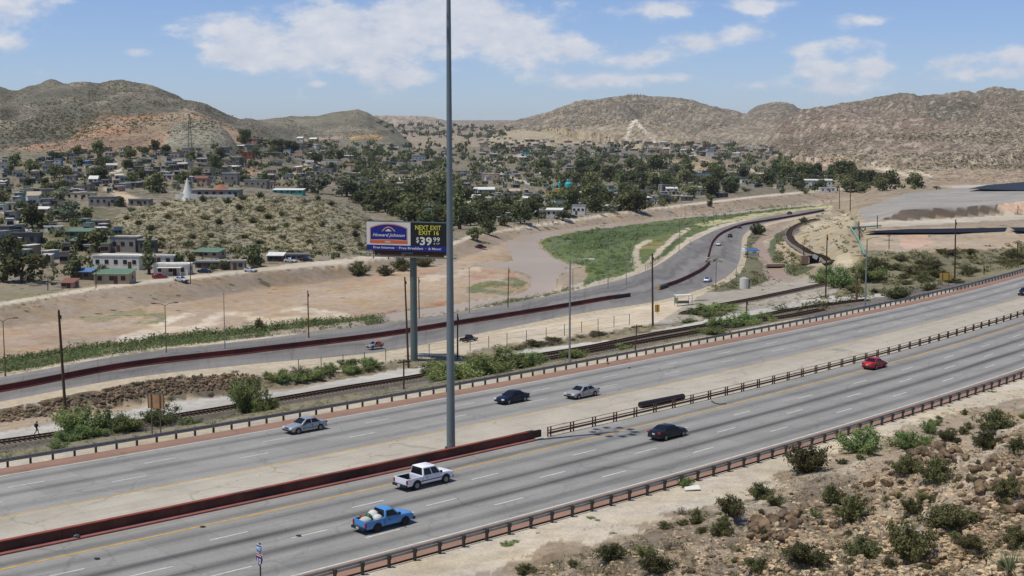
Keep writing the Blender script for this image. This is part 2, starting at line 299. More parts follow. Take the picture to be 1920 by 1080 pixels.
# ---- relief noise, kept off the roads, then beds carved
SS, OO = fw_so(XX, YY)
rough = sstep(1.5, 6, OO - 17.5) + sstep(2, 9, -(OO + 29)) * .55
rough = rough * np.where(YY < 3, 0, 1)
dP = np.full(XX.shape, 1e9); m = (YY < 800)
dP[m] = PAIS_POLY.dist(XX[m], YY[m])
rough = rough * sstep(0, 7, dP)
step_ = fbm(XX / 8 + 3, YY / 13, 4); step_ = np.floor(step_ * 5) / 5 + sstep(.72, 1.0, step_ * 5 - np.floor(step_ * 5)) / 5
near_n = 1.7 * step_ + 0.65 * fbm(XX / 7.5, YY / 7.5, 5, .55) + 0.30 * ridged(XX / 2.6, YY / 2.6, 3)
big_n = fbm(XX / 40, YY / 60, 5)
amp = np.where(OO > 17, sstep(3, 14, OO - 17.5) * 1.55, 0)
HZ = HZ + near_n * amp
HZ = HZ + np.where(OO < -29, rough, 0) * (big_n * np.interp(YY, [120, 300, 700, 1200, 3000], [.25, .45, 1.6, 4, 6]) + .18 * fbm(XX / 6, YY / 8, 4))
for poly, wz in ((RIVP, WZ), (CANP, CNZ)):
    m = (YY < 1200) & (YY > 100)
    d = np.full(XX.shape, 1e9); d[m] = poly.dist(XX[m], YY[m]) + 1.2 * fbm(XX[m] / 9, YY[m] / 9, 3)
    bed = wz - 1.0 * sstep(0, 5, -d); bank = wz + np.clip(d, 0, 1e9) * .35
    HZ = np.where(d < 0, np.minimum(HZ, bed), np.where(d < 60, np.maximum(np.minimum(HZ, bank + (0 if wz > -12 else 0)), wz + .15), HZ))
# the road bed itself is level across and lies just under its sheet
m = dP < 2.2
if m.any():
    mid = (PN + PF) / 2
    idx = np.argmin((XX[m][:, None] - mid[None, :, 0]) ** 2 + (YY[m][:, None] - mid[None, :, 1]) ** 2, axis=1)
    HZ[m] = mid[idx, 2] - .6
m2 = (dP >= 2.2) & (dP < 7)
if m2.any():
    idx = np.argmin((XX[m2][:, None] - mid[None, :, 0]) ** 2 + (YY[m2][:, None] - mid[None, :, 1]) ** 2, axis=1)
    w = sstep(2.2, 7, dP[m2]); HZ[m2] = HZ[m2] * w + (mid[idx, 2] - .5) * (1 - w)
m = (OO > O_FG - 1.5) & (OO < O_NG + 1.2)
HZ[m] = np.minimum(HZ[m], -.14)

LGY = np.log(GY)
def hz(x, y):
    a = np.clip(np.interp(x / np.maximum(y, 1e-3), GA, np.arange(NC)), 0, NC - 1.001); r = np.clip(np.interp(np.log(np.maximum(y, 4.01)), LGY, np.arange(NRW)), 0, NRW - 1.001)
    i = np.floor(a).astype(int); j = np.floor(r).astype(int); fa = a - i; fr = r - j
    return (HZ[i, j] * (1 - fa) + HZ[i + 1, j] * fa) * (1 - fr) + (HZ[i, j + 1] * (1 - fa) + HZ[i + 1, j + 1] * fa) * fr
def P(u, v, ymin=40.0):
    """first point of the ground seen at a pixel of the photograph"""
    a, s = ray(u, v)
    c = min(max(np.interp(a, GA, np.arange(NC)), 0), NC - 1.001); i = int(c); fa = c - i
    h = HZ[i] * (1 - fa) + HZ[i + 1] * fa
    d = CAMH + s * GY - h
    k = np.where((d < 0) & (GY > ymin))[0]
    if not len(k): return np.array([a * GY[-1], GY[-1], float(h[-1])])
    k = k[0]
    t = d[k - 1] / (d[k - 1] - d[k]) if d[k - 1] > 0 else 1.0
    Y = GY[k - 1] + t * (GY[k] - GY[k - 1])
    return np.array([a * Y, Y, float(h[k - 1] + t * (h[k] - h[k - 1]))])
# ================================================================ mesh + object helpers
def mesh_np(name, V, Fc, smooth=False, mats=None, mi=None):
    V = np.asarray(V, np.float32).reshape(-1, 3)
    me = bpy.data.meshes.new(name)
    if isinstance(Fc, np.ndarray):
        n, k = Fc.shape
        me.vertices.add(len(V)); me.vertices.foreach_set('co', V.ravel())
        me.loops.add(n * k); me.loops.foreach_set('vertex_index', Fc.astype(np.int32).ravel())
        me.polygons.add(n); me.polygons.foreach_set('loop_start', np.arange(0, n * k, k, dtype=np.int32))

        me.update(calc_edges=True)
    else:
        me.from_pydata([tuple(map(float, p)) for p in V], [], [list(map(int, f)) for f in Fc]); me.update()
    for m in (mats or []): me.materials.append(m)
    if mi is not None: me.polygons.foreach_set('material_index', np.asarray(mi, np.int32))
    me.polygons.foreach_set('use_smooth', np.full(len(me.polygons), bool(smooth)))
    return me
def link(name, me, parent=None, loc=None):
    o = bpy.data.objects.new(name, me); COL.objects.link(o)
    if parent is not None: o.parent = parent
    if loc is not None: o.location = [float(q) for q in loc]
    return o
def tag(o, label=None, cat=None, group=None, kind=None):
    if label: o['label'] = label
    if cat: o['category'] = cat
    if group: o['group'] = group
    if kind: o['kind'] = kind
    return o
def thing(name, label, cat, loc=(0, 0, 0), rz=0.0, group=None):
    o = bpy.data.objects.new(name, None); COL.objects.link(o); o.empty_display_size = .2
    o.location = [float(q) for q in loc]; o.rotation_euler = (0, 0, float(rz))
    return tag(o, label, cat, group)
def copy_tree(o, parent=None):
    c = o.copy(); COL.objects.link(c); c.parent = parent
    for ch in o.children: copy_tree(ch, c)
    return c
class MB:
    """collects simple shapes into one mesh"""
    def __init__(s): s.v = []; s.f = []; s.m = []
    def add(s, V, Fc, mi=0):
        b = len(s.v); s.v += [tuple(map(float, p)) for p in V]; s.f += [[b + i for i in f] for f in Fc]; s.m += [mi] * len(Fc); return s
    def box(s, c, d, rz=0, mi=0, M=None):
        x, y, z = [q / 2 for q in d]
        V = [Vector((a * x, b * y, e * z)) for e in (-1, 1) for b in (-1, 1) for a in (-1, 1)]
        R = M or Matrix.Rotation(rz, 3, 'Z')
        V = [R @ p + Vector(c) for p in V]
        return s.add(V, [(0, 2, 3, 1), (4, 5, 7, 6), (0, 1, 5, 4), (2, 6, 7, 3), (0, 4, 6, 2), (1, 3, 7, 5)], mi)
    def tube(s, p0, p1, r0, r1=None, n=8, mi=0, caps=True):
        r1 = r0 if r1 is None else r1
        p0, p1 = Vector(p0), Vector(p1); d = (p1 - p0).normalized()
        a = d.orthogonal().normalized(); b = d.cross(a)
        V = []
        for p, r in ((p0, r0), (p1, r1)):
            for k in range(n):
                t = 2 * math.pi * k / n; V.append(p + a * (r * math.cos(t)) + b * (r * math.sin(t)))
        Fc = [(k, (k + 1) % n, n + (k + 1) % n, n + k) for k in range(n)]
        if caps: Fc += [tuple(range(n))[::-1], tuple(range(n, 2 * n))]
        return s.add(V, Fc, mi)
    def path(s, pts, r, n=6, mi=0):
        for a, b in zip(pts[:-1], pts[1:]): s.tube(a, b, r, r, n, mi)
        return s
    def loft(s, rings, closed=True, caps=True, mi=0):
        n = len(rings[0]); V = [p for r in rings for p in r]; Fc = []
        for i in range(len(rings) - 1):
            for k in range(n if closed else n - 1):
                k2 = (k + 1) % n; Fc.append((i * n + k, i * n + k2, (i + 1) * n + k2, (i + 1) * n + k))
        if caps: Fc += [tuple(range(n))[::-1], tuple(range((len(rings) - 1) * n, len(rings) * n))]
        return s.add(V, Fc, mi)
    def sphere(s, c, r, nu=10, nv=6, mi=0, sq=(1, 1, 1), jit=0):
        rings = []
        for j in range(nv + 1):
            ph = math.pi * j / nv - math.pi / 2
            rings.append([(c[0] + sq[0] * r * math.cos(ph) * math.cos(2 * math.pi * k / nu) * (1 + jit * random.uniform(-1, 1)), c[1] + sq[1] * r * math.cos(ph) * math.sin(2 * math.pi * k / nu) * (1 + jit * random.uniform(-1, 1)), c[2] + sq[2] * r * math.sin(ph)) for k in range(nu)])
        return s.loft(rings, caps=False, mi=mi)
    def mesh(s, name, mats, smooth=False, angle=None):
        if not isinstance(mats, (list, tuple)): mats = [mats]
        me = mesh_np(name, s.v, s.f, smooth, mats, s.m)
        if angle is not None:
            me.polygons.foreach_set('use_smooth', [True] * len(me.polygons)); me.set_sharp_from_angle(angle=math.radians(angle))
        return me
    def build(s, name, mats, parent=None, loc=None, smooth=False, angle=None):
        return link(name, s.mesh(name, mats, smooth, angle), parent, loc)
# ================================================================ materials
_mats = {}
def mat(name, rgb, rough=.8, metal=0.0, spec=.3, noise=None, bump=None, rnd=0.0, coat=0.0, two=None):
    if name in _mats: return _mats[name]
    m = bpy.data.materials.new(name); m.use_nodes = True; t = m.node_tree; b = t.nodes['Principled BSDF']; L = t.links.new
    b.inputs['Base Color'].default_value = (*rgb, 1); b.inputs['Roughness'].default_value = rough; b.inputs['Metallic'].default_value = metal
    b.inputs['Specular IOR Level'].default_value = spec; b.inputs['Coat Weight'].default_value = coat
    src = None
    if noise:
        sc, am = noise[0], noise[1]
        tc = N(t, 'ShaderNodeTexCoord'); n = N(t, 'ShaderNodeTexNoise'); n.inputs['Scale'].default_value = sc; n.inputs['Detail'].default_value = 6; n.inputs['Roughness'].default_value = .65
        L(tc.outputs['Object'], n.inputs['Vector'])
        mr = N(t, 'ShaderNodeMapRange'); mr.inputs['From Min'].default_value = .3; mr.inputs['From Max'].default_value = .7; mr.inputs['To Min'].default_value = 1 - am; mr.inputs['To Max'].default_value = 1 + am
        L(n.outputs['Fac'], mr.inputs['Value'])
        mx = N(t, 'ShaderNodeMixRGB', blend_type='MULTIPLY', i0=1.0); mx.inputs[1].default_value = (*rgb, 1)
        if two:
            mx2 = N(t, 'ShaderNodeMixRGB'); mx2.inputs[1].default_value = (*rgb, 1); mx2.inputs[2].default_value = (*two, 1)
            n3 = N(t, 'ShaderNodeTexNoise'); n3.inputs['Scale'].default_value = sc * .37; n3.inputs['Detail'].default_value = 5; L(tc.outputs['Object'], n3.inputs['Vector'])
            r3 = N(t, 'ShaderNodeMapRange'); r3.inputs['From Min'].default_value = .42; r3.inputs['From Max'].default_value = .6; L(n3.outputs['Fac'], r3.inputs['Value']); L(r3.outputs[0], mx2.inputs[0]); L(mx2.outputs[0], mx.inputs[1])
        L(mr.outputs[0], mx.inputs[2]); src = mx
    if rnd:
        oi = N(t, 'ShaderNodeObjectInfo'); hs = N(t, 'ShaderNodeHueSaturation')
        r1 = N(t, 'ShaderNodeMapRange'); r1.inputs['To Min'].default_value = 1 - rnd; r1.inputs['To Max'].default_value = 1 + rnd; L(oi.outputs['Random'], r1.inputs['Value']); L(r1.outputs[0], hs.inputs['Value'])
        if src: L(src.outputs[0], hs.inputs['Color'])
        else: hs.inputs['Color'].default_value = (*rgb, 1)
        src = hs
    if src: L(src.outputs[0], b.inputs['Base Color'])
    if bump:
        tc = N(t, 'ShaderNodeTexCoord'); n = N(t, 'ShaderNodeTexNoise'); n.inputs['Scale'].default_value = bump[0]; n.inputs['Detail'].default_value = 5; L(tc.outputs['Object'], n.inputs['Vector'])
        bp = N(t, 'ShaderNodeBump'); bp.inputs['Strength'].default_value = bump[1]; bp.inputs['Distance'].default_value = bump[2] if len(bump) > 2 else .05; L(n.outputs['Fac'], bp.inputs['Height']); L(bp.outputs[0], b.inputs['Normal'])
    _mats[name] = m
    return m
def leaf_mat(name, c1, c2, rnd=.35):
    """foliage: every leaf clump carries its own green between c1 and c2, every plant its own shift"""
    if name in _mats: return _mats[name]
    m = bpy.data.materials.new(name); m.use_nodes = True; t = m.node_tree; b = t.nodes['Principled BSDF']; L = t.links.new
    at = N(t, 'ShaderNodeAttribute'); at.attribute_name = 'leaf'
    mx = N(t, 'ShaderNodeMixRGB'); mx.inputs[1].default_value = (*c1, 1); mx.inputs[2].default_value = (*c2, 1); L(at.outputs['Fac'], mx.inputs[0])
    oi = N(t, 'ShaderNodeObjectInfo'); hs = N(t, 'ShaderNodeHueSaturation')
    r1 = N(t, 'ShaderNodeMapRange'); r1.inputs['To Min'].default_value = 1 - rnd; r1.inputs['To Max'].default_value = 1 + rnd; L(oi.outputs['Random'], r1.inputs['Value']); L(r1.outputs[0], hs.inputs['Value'])
    r2 = N(t, 'ShaderNodeMath', op='MULTIPLY', i1=7.31); L(oi.outputs['Random'], r2.inputs[0]); r3 = N(t, 'ShaderNodeMath', op='FRACT'); L(r2.outputs[0], r3.inputs[0])
    r4 = N(t, 'ShaderNodeMapRange'); r4.inputs['To Min'].default_value = .47; r4.inputs['To Max'].default_value = .515; L(r3.outputs[0], r4.inputs['Value']); L(r4.outputs[0], hs.inputs['Hue'])
    L(mx.outputs[0], hs.inputs['Color']); L(hs.outputs[0], b.inputs['Base Color'])
    b.inputs['Roughness'].default_value = .75; b.inputs['Specular IOR Level'].default_value = .15
    tr = N(t, 'ShaderNodeBsdfTranslucent'); L(hs.outputs[0], tr.inputs['Color']); ms = N(t, 'ShaderNodeMixShader', i0=.28)
    L(b.outputs[0], ms.inputs[1]); L(tr.outputs[0], ms.inputs[2]); L(ms.outputs[0], t.nodes['Material Output'].inputs['Surface'])
    _mats[name] = m
    return m
# ================================================================ ground colours (what the soil is, plus gully scrub standing in for relief shade)
UU, VV = project(XX, YY, HZ)
TINT = np.zeros((NC, NRW, 4)); TINT[..., :3] = C(172, 152, 126); TINT[..., 3] = .12
ju = 7 * fbm(XX / 9, YY / 14, 4) * np.clip(300 / YY, .12, 2.2); jv = 4.5 * fbm(XX / 9 + 50, YY / 14, 4) * np.clip(300 / YY, .12, 2.0)
def paint(pts, rgb, scrub=.1, ylim=(0, 1e9), k=1.0, soft=True, mask=None):
    p = Poly(pts); x0, y0 = p.p.min(0) - 20; x1, y1 = p.p.max(0) + 20
    m = (UU > x0) & (UU < x1) & (VV > y0) & (VV < y1) & (YY > ylim[0]) & (YY < ylim[1])
    if mask is not None: m &= mask
    ii = np.where(m)
    ins = p.inside(UU[ii] + (ju[ii] if soft else 0), VV[ii] + (jv[ii] if soft else 0))
    a = k
    if k < 1:   # patchy cover
        a = k * sstep(-.25, .35, fbm(XX[ii] / 5, YY[ii] / 8, 4)); a = a[:, None]
        T = TINT[ii]; new = np.array([*C(*rgb), scrub]); T = np.where(ins[:, None], T * (1 - a) + new * a, T); TINT[ii] = T
    else:
        T = TINT[ii]; T[ins] = [*C(*rgb), scrub]; TINT[ii] = T
def band(up, lo, *a, **k): paint(list(up) + list(lo)[::-1], *a, **k)
far = YY > 60
# zones in broad order
TINT[(OO > 16) & (YY > 3)] = [*C(176, 156, 130), .05]
m = (OO > 16) & (VV < np.interp(UU, [0, 620, 960, 1290, 1440, 1570, 1700, 1920], [1320, 1160, 1052, 962, 905, 846, 800, 742]) + 30 * fbm(XX / 3, YY / 3, 5, .65)); TINT[m] = [*C(213, 198, 174), .0]
m = (OO < 16) & (OO > O_FG - 1); TINT[m] = [*C(196, 186, 168), 0]
m = (OO < O_FG - 1) & (OO > O_FG - 6); TINT[m] = [*C(205, 190, 160), .1]
m = (OO < O_FG - 6) & (YY < 330); TINT[m] = [*C(150, 140, 108), .45]
band(off(RAIL, -9, 0) and [(u, v - 9) for u, v in RAIL], [(u, v + 11) for u, v in RAIL], (124, 116, 108), .0)
toe = [(u, v) for u, v, z in ROWS[9][0]]
band(toe, [(u, v - 6) for u, v in RAIL], (200, 195, 188), 0)
band([(-400, 840), (0, 785), (240, 756), (440, 735), (505, 727), (620, 712)], [(-400, 872), (0, 812), (75, 801), (220, 775), (330, 752), (480, 735), (560, 726), (640, 712)], (186, 166, 142), .02)
etop = [(u, v) for u, v, z in ROWS[10][0]]
band(etop, toe, (126, 112, 94), .3)
band([(490, 700), (600, 696), (740, 676), (975, 637), (1235, 603), (1330, 590)], [(490, 732), (710, 699), (790, 690), (975, 657), (1235, 621), (1330, 600)], (150, 136, 108), .45)
pn = [(-400, 800), (0, 752), (240, 709), (480, 684), (700, 662), (840, 637), (960, 612), (1050, 595), (1130, 581), (1210, 569), (1280, 553), (1335, 536), (1360, 560)]
band(pn, etop[:8] + [(1300, 596), (1370, 575)], (212, 194, 166), .02)
TINT[(dP < 3.0) & (YY < 800)] = [*C(205, 190, 165), 0]
# right of the bend: gravel apron, scrub triangle, canal banks
paint([(1300, 560), (1345, 537), (1385, 510), (1440, 520), (1480, 530), (1560, 500), (1600, 520), (1590, 545), (1440, 575), (1330, 600), (1230, 606)], (176, 166, 150), .05)
paint([(1315, 545), (1380, 508), (1395, 455), (1400, 435), (1440, 430), (1410, 460), (1430, 500), (1440, 528), (1400, 540), (1350, 548)], (122, 120, 88), .55)
paint([(1430, 455), (1500, 405), (1620, 390), (1640, 470), (1620, 500), (1540, 500), (1500, 470)], (186, 168, 132), .25)
paint([(1452, 440), (1480, 425), (1500, 432), (1470, 440), (1468, 460), (1510, 490), (1530, 500), (1490, 520), (1450, 490), (1440, 470)], (104, 112, 74), .6)
paint([(1475, 455), (1465, 440), (1480, 425), (1510, 412), (1530, 412), (1500, 425), (1495, 440), (1520, 465), (1570, 490), (1560, 500), (1500, 475)], (150, 136, 124), 0)
paint([(1490, 442), (1530, 415), (1590, 400), (1600, 500), (1560, 492), (1510, 462)], (206, 190, 156), .12)
paint([(1560, 560), (1600, 500), (1620, 470), (1920, 440), (2320, 420), (2320, 430), (1920, 505), (1700, 545)], (140, 132, 98), .62)
paint([(1618, 470), (1640, 430), (1920, 424), (2320, 410), (2320, 455), (1920, 462), (1760, 475)], (190, 168, 140), .2)
paint([(1685, 440), (1735, 438), (1748, 455), (1720, 465), (1690, 465)], (214, 176, 148), 0, soft=False)
paint([(1610, 392), (1700, 362), (1800, 352), (1960, 352), (2400, 340), (2400, 362), (1920, 378), (1800, 390), (1700, 394), (1650, 413), (1622, 415)], (166, 161, 154), .0)
paint([(1655, 414), (1690, 394), (1800, 389), (1870, 383), (1875, 400), (1800, 408), (1700, 413)], (112, 97, 82), .05)
paint([(1870, 384), (1920, 377), (2320, 352), (2320, 385), (1920, 401), (1880, 399)], (222, 186, 158), 0)
paint([(1610, 418), (1700, 414), (1800, 409), (1920, 402), (2320, 386), (2320, 398), (1920, 412), (1800, 418), (1610, 428)], (204, 192, 172), 0)
# bank between road and river, then river plain
pf = [(-400, 752), (0, 705), (240, 662), (480, 635), (700, 607), (840, 586), (960, 565), (1050, 548), (1115, 534), (1175, 517), (1220, 500), (1250, 483), (1275, 465), (1291, 453), (1308, 444), (1352, 424), (1440, 402), (1540, 389)]
wn = [(-400, 738), (0, 692), (100, 676), (180, 661), (330, 643), (470, 632), (600, 619), (720, 603), (840, 585), (980, 559), (1060, 543), (1090, 530)]
band(wn, [(u, v - 7) for u, v in pf[:9]], (110, 116, 78), .5)
band([(u, v - 10) for u, v in pf], pf, (206, 192, 166), .08)
paint([(1010, 455), (1030, 444), (1100, 433), (1240, 414), (1330, 400), (1560, 383), (1560, 391), (1440, 402), (1352, 420), (1290, 445), (1262, 470), (1225, 492), (1170, 515), (1090, 537), (1098, 520), (1098, 500), (1066, 494), (1036, 480)], (112, 128, 72), .35, (300, 1100))
paint([(1085, 430), (1180, 424), (1260, 418), (1300, 424), (1240, 440), (1180, 450), (1110, 470), (1060, 465)], (96, 116, 64), .5, (300, 1100))
paint([(1190, 462), (1212, 448), (1225, 450), (1200, 465), (1198, 480), (1206, 500), (1200, 515), (1188, 512), (1184, 480)], (206, 190, 160), 0, (300, 800))
paint([(1198, 470), (1215, 452), (1255, 438), (1272, 440), (1240, 465), (1205, 482)], (158, 142, 72), .3, (300, 800), .8)
paint([(1225, 478), (1258, 444), (1290, 425), (1296, 430), (1270, 447), (1240, 475), (1200, 512), (1190, 512)], (205, 190, 165), .1, (300, 900))
paint([(1300, 420), (1420, 400), (1560, 384), (1560, 388), (1420, 406), (1320, 425)], (196, 188, 130), .1, (300, 1200))
rf = [(-400, 655), (0, 616), (200, 588), (480, 543), (640, 523), (840, 494), (905, 470), (960, 450), (1000, 446), (1200, 413), (1440, 386), (1600, 370)]
band(rf, [(-400, 722), (0, 677), (180, 652), (430, 626), (560, 609), (655, 598), (755, 584), (850, 571), (960, 554), (990, 540), (996, 525), (950, 506), (940, 490), (960, 480), (950, 455), (1050, 431), (1260, 408), (1600, 375)], (187, 162, 133), .03, (200, 1300))
for pts, c, s, k in (([(240, 620), (330, 590), (480, 585), (560, 575), (640, 585), (690, 605), (600, 612), (480, 615), (330, 650), (200, 645)], (224, 206, 180), 0, .95), ([(480, 545), (700, 532), (830, 520), (830, 500), (640, 522)], (190, 153, 122), 0, .8),
                     ([(0, 625), (120, 608), (200, 640), (120, 665), (0, 668)], (190, 158, 128), 0, .8), ([(140, 575), (260, 580), (320, 600), (240, 612), (150, 600)], (140, 138, 94), .2, .8), ([(240, 590), (310, 585), (310, 605), (250, 608)], (132, 134, 84), .2, .8),
                     ([(860, 545), (900, 530), (960, 520), (990, 530), (960, 552), (890, 556)], (120, 128, 76), .2, .9), ([(540, 598), (620, 590), (640, 600), (560, 608)], (140, 140, 92), .2, .7), ([(870, 505), (960, 510), (990, 525), (930, 520), (860, 530)], (186, 130, 100), 0, .9),
                     ([(780, 520), (900, 500), (900, 512), (800, 530)], (216, 196, 164), 0, .8), ([(380, 655), (520, 612), (640, 598), (760, 578), (850, 562), (850, 572), (640, 604), (520, 622), (400, 655)], (190, 132, 104), .02, .9)):
    paint(pts, c, s, (200, 900), k)
lr = [(u, v) for u, v, z in ROWS[-7][0]] if False else [(-400, 615), (0, 574), (200, 541), (480, 511), (640, 495), (840, 464), (900, 441), (1000, 426), (1200, 396), (1440, 368.5), (1600, 354)]
band(lr, rf, (168, 148, 124), .12, (200, 1300))
paint([(500, 508), (560, 486), (640, 484), (760, 470), (830, 460), (830, 468), (740, 482), (640, 497)], (214, 196, 166), .05, (300, 700))
# village and town ground
m = (VV < np.interp(UU, [0, 200, 480, 640, 840, 900, 1000, 1200, 1440, 1600], [560, 530, 500, 486, 455, 432, 418, 390, 364, 350])) & (YY > 330) & (HID < 0) & (UU < 1640)
TINT[m] = [*C(150, 138, 114), .5]
m = (YY > 1020) & (HID < 0) & (UU >= 1600); TINT[m] = [*C(182, 158, 130), .35]
m = (YY > 2300) & (HID < 0); TINT[m] = [*C(176, 158, 132), .3]
paint([(110, 420), (0, 360), (0, 420), (60, 430), (120, 460), (190, 430), (240, 400), (180, 390)], (128, 122, 88), .5, (400, 900))
HC = {'left_mountain': ((126, 121, 104), .62), 'red_ridge': ((200, 146, 102), .4), 'grey_knob': ((168, 160, 138), .62), 'middle_hill': ((146, 140, 116), .5), 'mesa': ((200, 176, 150), .1), 'central_hill': ((168, 154, 132), .42), 'tan_spur': ((186, 168, 134), .15), 'tan_shoulder': ((176, 160, 134), .3),
      'round_hill': ((158, 146, 122), .45), 'right_range': ((150, 134, 116), .5), 'red_foothill': ((158, 130, 114), .42), 'low_slope': ((184, 160, 134), .36), 'scrub_mound': ((158, 148, 118), .55), 'east_knoll': ((190, 172, 136), .3), 'red_dome': ((164, 134, 118), .35), 'dark_spur': ((132, 122, 104), .6), 'tan_flank': ((164, 146, 124), .45), 'central_lobe': ((172, 158, 134), .42), 'town_hillock': ((192, 166, 132), .35)}
for hi, h in enumerate(HILLS):
    c, s = HC[h[0]]; m = HID == hi
    TINT[m] = [*C(*c), s]
m = (HID == 1); w = sstep(-.1, .35, fbm(XX / 45, YY / 60, 4))[m][:, None]; TINT[m] = TINT[m] * (1 - .6 * w) + .6 * w * np.array([*C(176, 164, 134), .5])
m = (HID == 1) & (VV > 255); TINT[m, :3] = TINT[m, :3] * .5 + .5 * np.array(C(186, 146, 116))
for nm, c in (('right_range', (172, 150, 130)), ('red_foothill', (176, 150, 130)), ('low_slope', (206, 186, 156)), ('left_mountain', (146, 134, 116)), ('central_hill', (150, 138, 112)), ('scrub_mound', (176, 162, 132))):
    hi = [h[0] for h in HILLS].index(nm); m = (HID == hi); w = (.8 * sstep(.0, .4, fbm(XX / 70 + 5, YY / 120, 5)))[m][:, None]; TINT[m, :3] = TINT[m, :3] * (1 - w) + w * np.array(C(*c))
m = ((HID == 5) & (YY < 3300)) | ((HID >= 0) & (YY > 2880) & (YY < 3060) & (UU > 900) & (UU < 1420)); TINT[m, :3] = TINT[m, :3] * .4 + .6 * np.array(C(128, 122, 102)); TINT[m, 3] = .6
_hm = (HID >= 0) & (YY > 900) & (HID != 6) & (HID != 7)
_w = (.48 * sstep(.02, .38, fbm(XX / 48 + 9, YY / 100, 5)))[..., None] * _hm[..., None]; TINT[..., :3] = TINT[..., :3] * (1 - _w) + _w * np.array(C(108, 103, 86))
_w = (.6 * sstep(.2, .5, fbm(XX / 33 + 70, YY / 60, 5)))[..., None] * _hm[..., None]; TINT[..., :3] = TINT[..., :3] * (1 - _w) + _w * np.array(C(198, 180, 154))
m = (HID == 10) | ((HID == 9) & (VV > 205) & (UU < 1800)); _w = (.55 * sstep(-.2, .2, fbm(XX / 120 + 3, YY / 150, 3)))[m][:, None]; TINT[m, :3] = TINT[m, :3] * (1 - _w) + _w * np.array(C(150, 118, 104))
fa_ = YY > 1050
for _ in range(2):
    for ax_ in (0, 1):
        B_ = (np.roll(TINT, 1, ax_) + 2 * TINT + np.roll(TINT, -1, ax_)) / 4; TINT[fa_] = B_[fa_]
def trail(pts, wpx, rgb, ylim):
    P_ = [np.array(p, float) for p in pts]
    x0 = min(p[0] for p in P_) - 30; x1 = max(p[0] for p in P_) + 30; y0 = min(p[1] for p in P_) - 30; y1 = max(p[1] for p in P_) + 30
    ii = np.where((UU > x0) & (UU < x1) & (VV > y0) & (VV < y1) & (YY > ylim[0]) & (YY < ylim[1]))
    d = np.full(len(ii[0]), 1e9)
    for a, b in zip(P_[:-1], P_[1:]):
        ab = b - a; t = np.clip(((UU[ii] - a[0]) * ab[0] + (VV[ii] - a[1]) * ab[1]) / (ab @ ab), 0, 1); d = np.minimum(d, np.hypot(UU[ii] - a[0] - t * ab[0], (VV[ii] - a[1] - t * ab[1]) * 1.6))
    w = (1 - sstep(wpx * .6, wpx * 1.3, d))[:, None]; TINT[ii] = TINT[ii] * (1 - w) + w * np.array([*C(*rgb), 0])
trail([(u, v - 4) for u, v in lr[:7]], 5.5, (214, 200, 176), (200, 900)); trail([(u, v - 2) for u, v in lr[6:]], 3, (214, 200, 176), (400, 1400))
trail([(1190, 226), (1180, 240), (1177, 255), (1179, 270)], 4.2, (250, 238, 212), (2200, 2800)); trail([(1192, 226), (1205, 243), (1222, 258), (1226, 270)], 4.2, (250, 238, 212), (2200, 2800))
trail([(1166, 186), (1182, 203), (1202, 222)], 3.5, (116, 112, 92), (2880, 3900)); trail([(1225, 226), (1258, 240), (1300, 250)], 5, (118, 114, 92), (2800, 3900))
trail([(1195, 223), (1240, 232), (1300, 252)], 1.8, (150, 140, 112), (2200, 2800))
trail([(130, 338), (170, 330), (215, 322), (235, 316)], 4, (216, 198, 172), (500, 1300)); trail([(900, 300), (935, 305), (940, 325), (965, 338), (1000, 345)], 5, (196, 186, 172), (900, 2200)); trail([(905, 300), (960, 296), (1000, 285), (1005, 262)], 5, (190, 182, 170), (900, 2400))
trail([(680, 345), (715, 332), (750, 335)], 4, (216, 196, 166), (800, 2200)); trail([(1385, 312), (1430, 325), (1470, 340)], 4, (210, 188, 160), (800, 2000)); trail([(0, 392), (30, 410), (45, 425), (60, 440)], 7, (206, 182, 156), (380, 800)); trail([(205, 352), (240, 372), (262, 380)], 12, (212, 186, 148), (450, 900))
trail([(1630, 312), (1690, 325), (1720, 335)], 4, (222, 204, 172), (900, 1700)); trail([(1700, 318), (1745, 330)], 3, (222, 204, 172), (900, 1700)); trail([(1450, 290), (1540, 300), (1600, 320)], 5, (216, 194, 158), (900, 2200)); trail([(660, 258), (700, 255), (712, 258)], 5, (204, 158, 92), (1200, 2600))
trail([(560, 262), (640, 258)], 4, (190, 160, 138), (1200, 2600)); trail([(600, 300), (560, 318), (545, 330)], 9, (214, 190, 160), (600, 1600))
TINT[..., 3] *= .15 + .85 * sstep(430, 720, YY)
m = (OO > 16) & (YY > 30)
_w = sstep(-.3, .2, fbm(XX / 3.1, YY / 4.2, 5))[..., None]; _k = ((HZ > .35) & m)[..., None]
TINT[..., :3] = np.where(_k, TINT[..., :3] * (1 - .75 * _w) + .6 * _w * np.array(C(140, 122, 101)), TINT[..., :3])
_w = sstep(.1, .45, fbm(XX / 5.5 + 40, YY / 8, 4))[..., None]; TINT[..., :3] = np.where(_k, TINT[..., :3] * (1 - .8 * _w) + .8 * _w * np.array(C(206, 190, 164)), TINT[..., :3])
m = HID >= 0; TINT[..., 3] = np.where(m, np.clip(TINT[..., 3] + .55 * (-.05 - GUL) * (np.abs(GUL) > 0), .05, .9), TINT[..., 3])  # denser dark scrub along the gullies stands in for weak relief shading
_g = TINT[..., :3].mean(-1, keepdims=True); TINT[..., :3] = _g + (TINT[..., :3] - _g) * .76
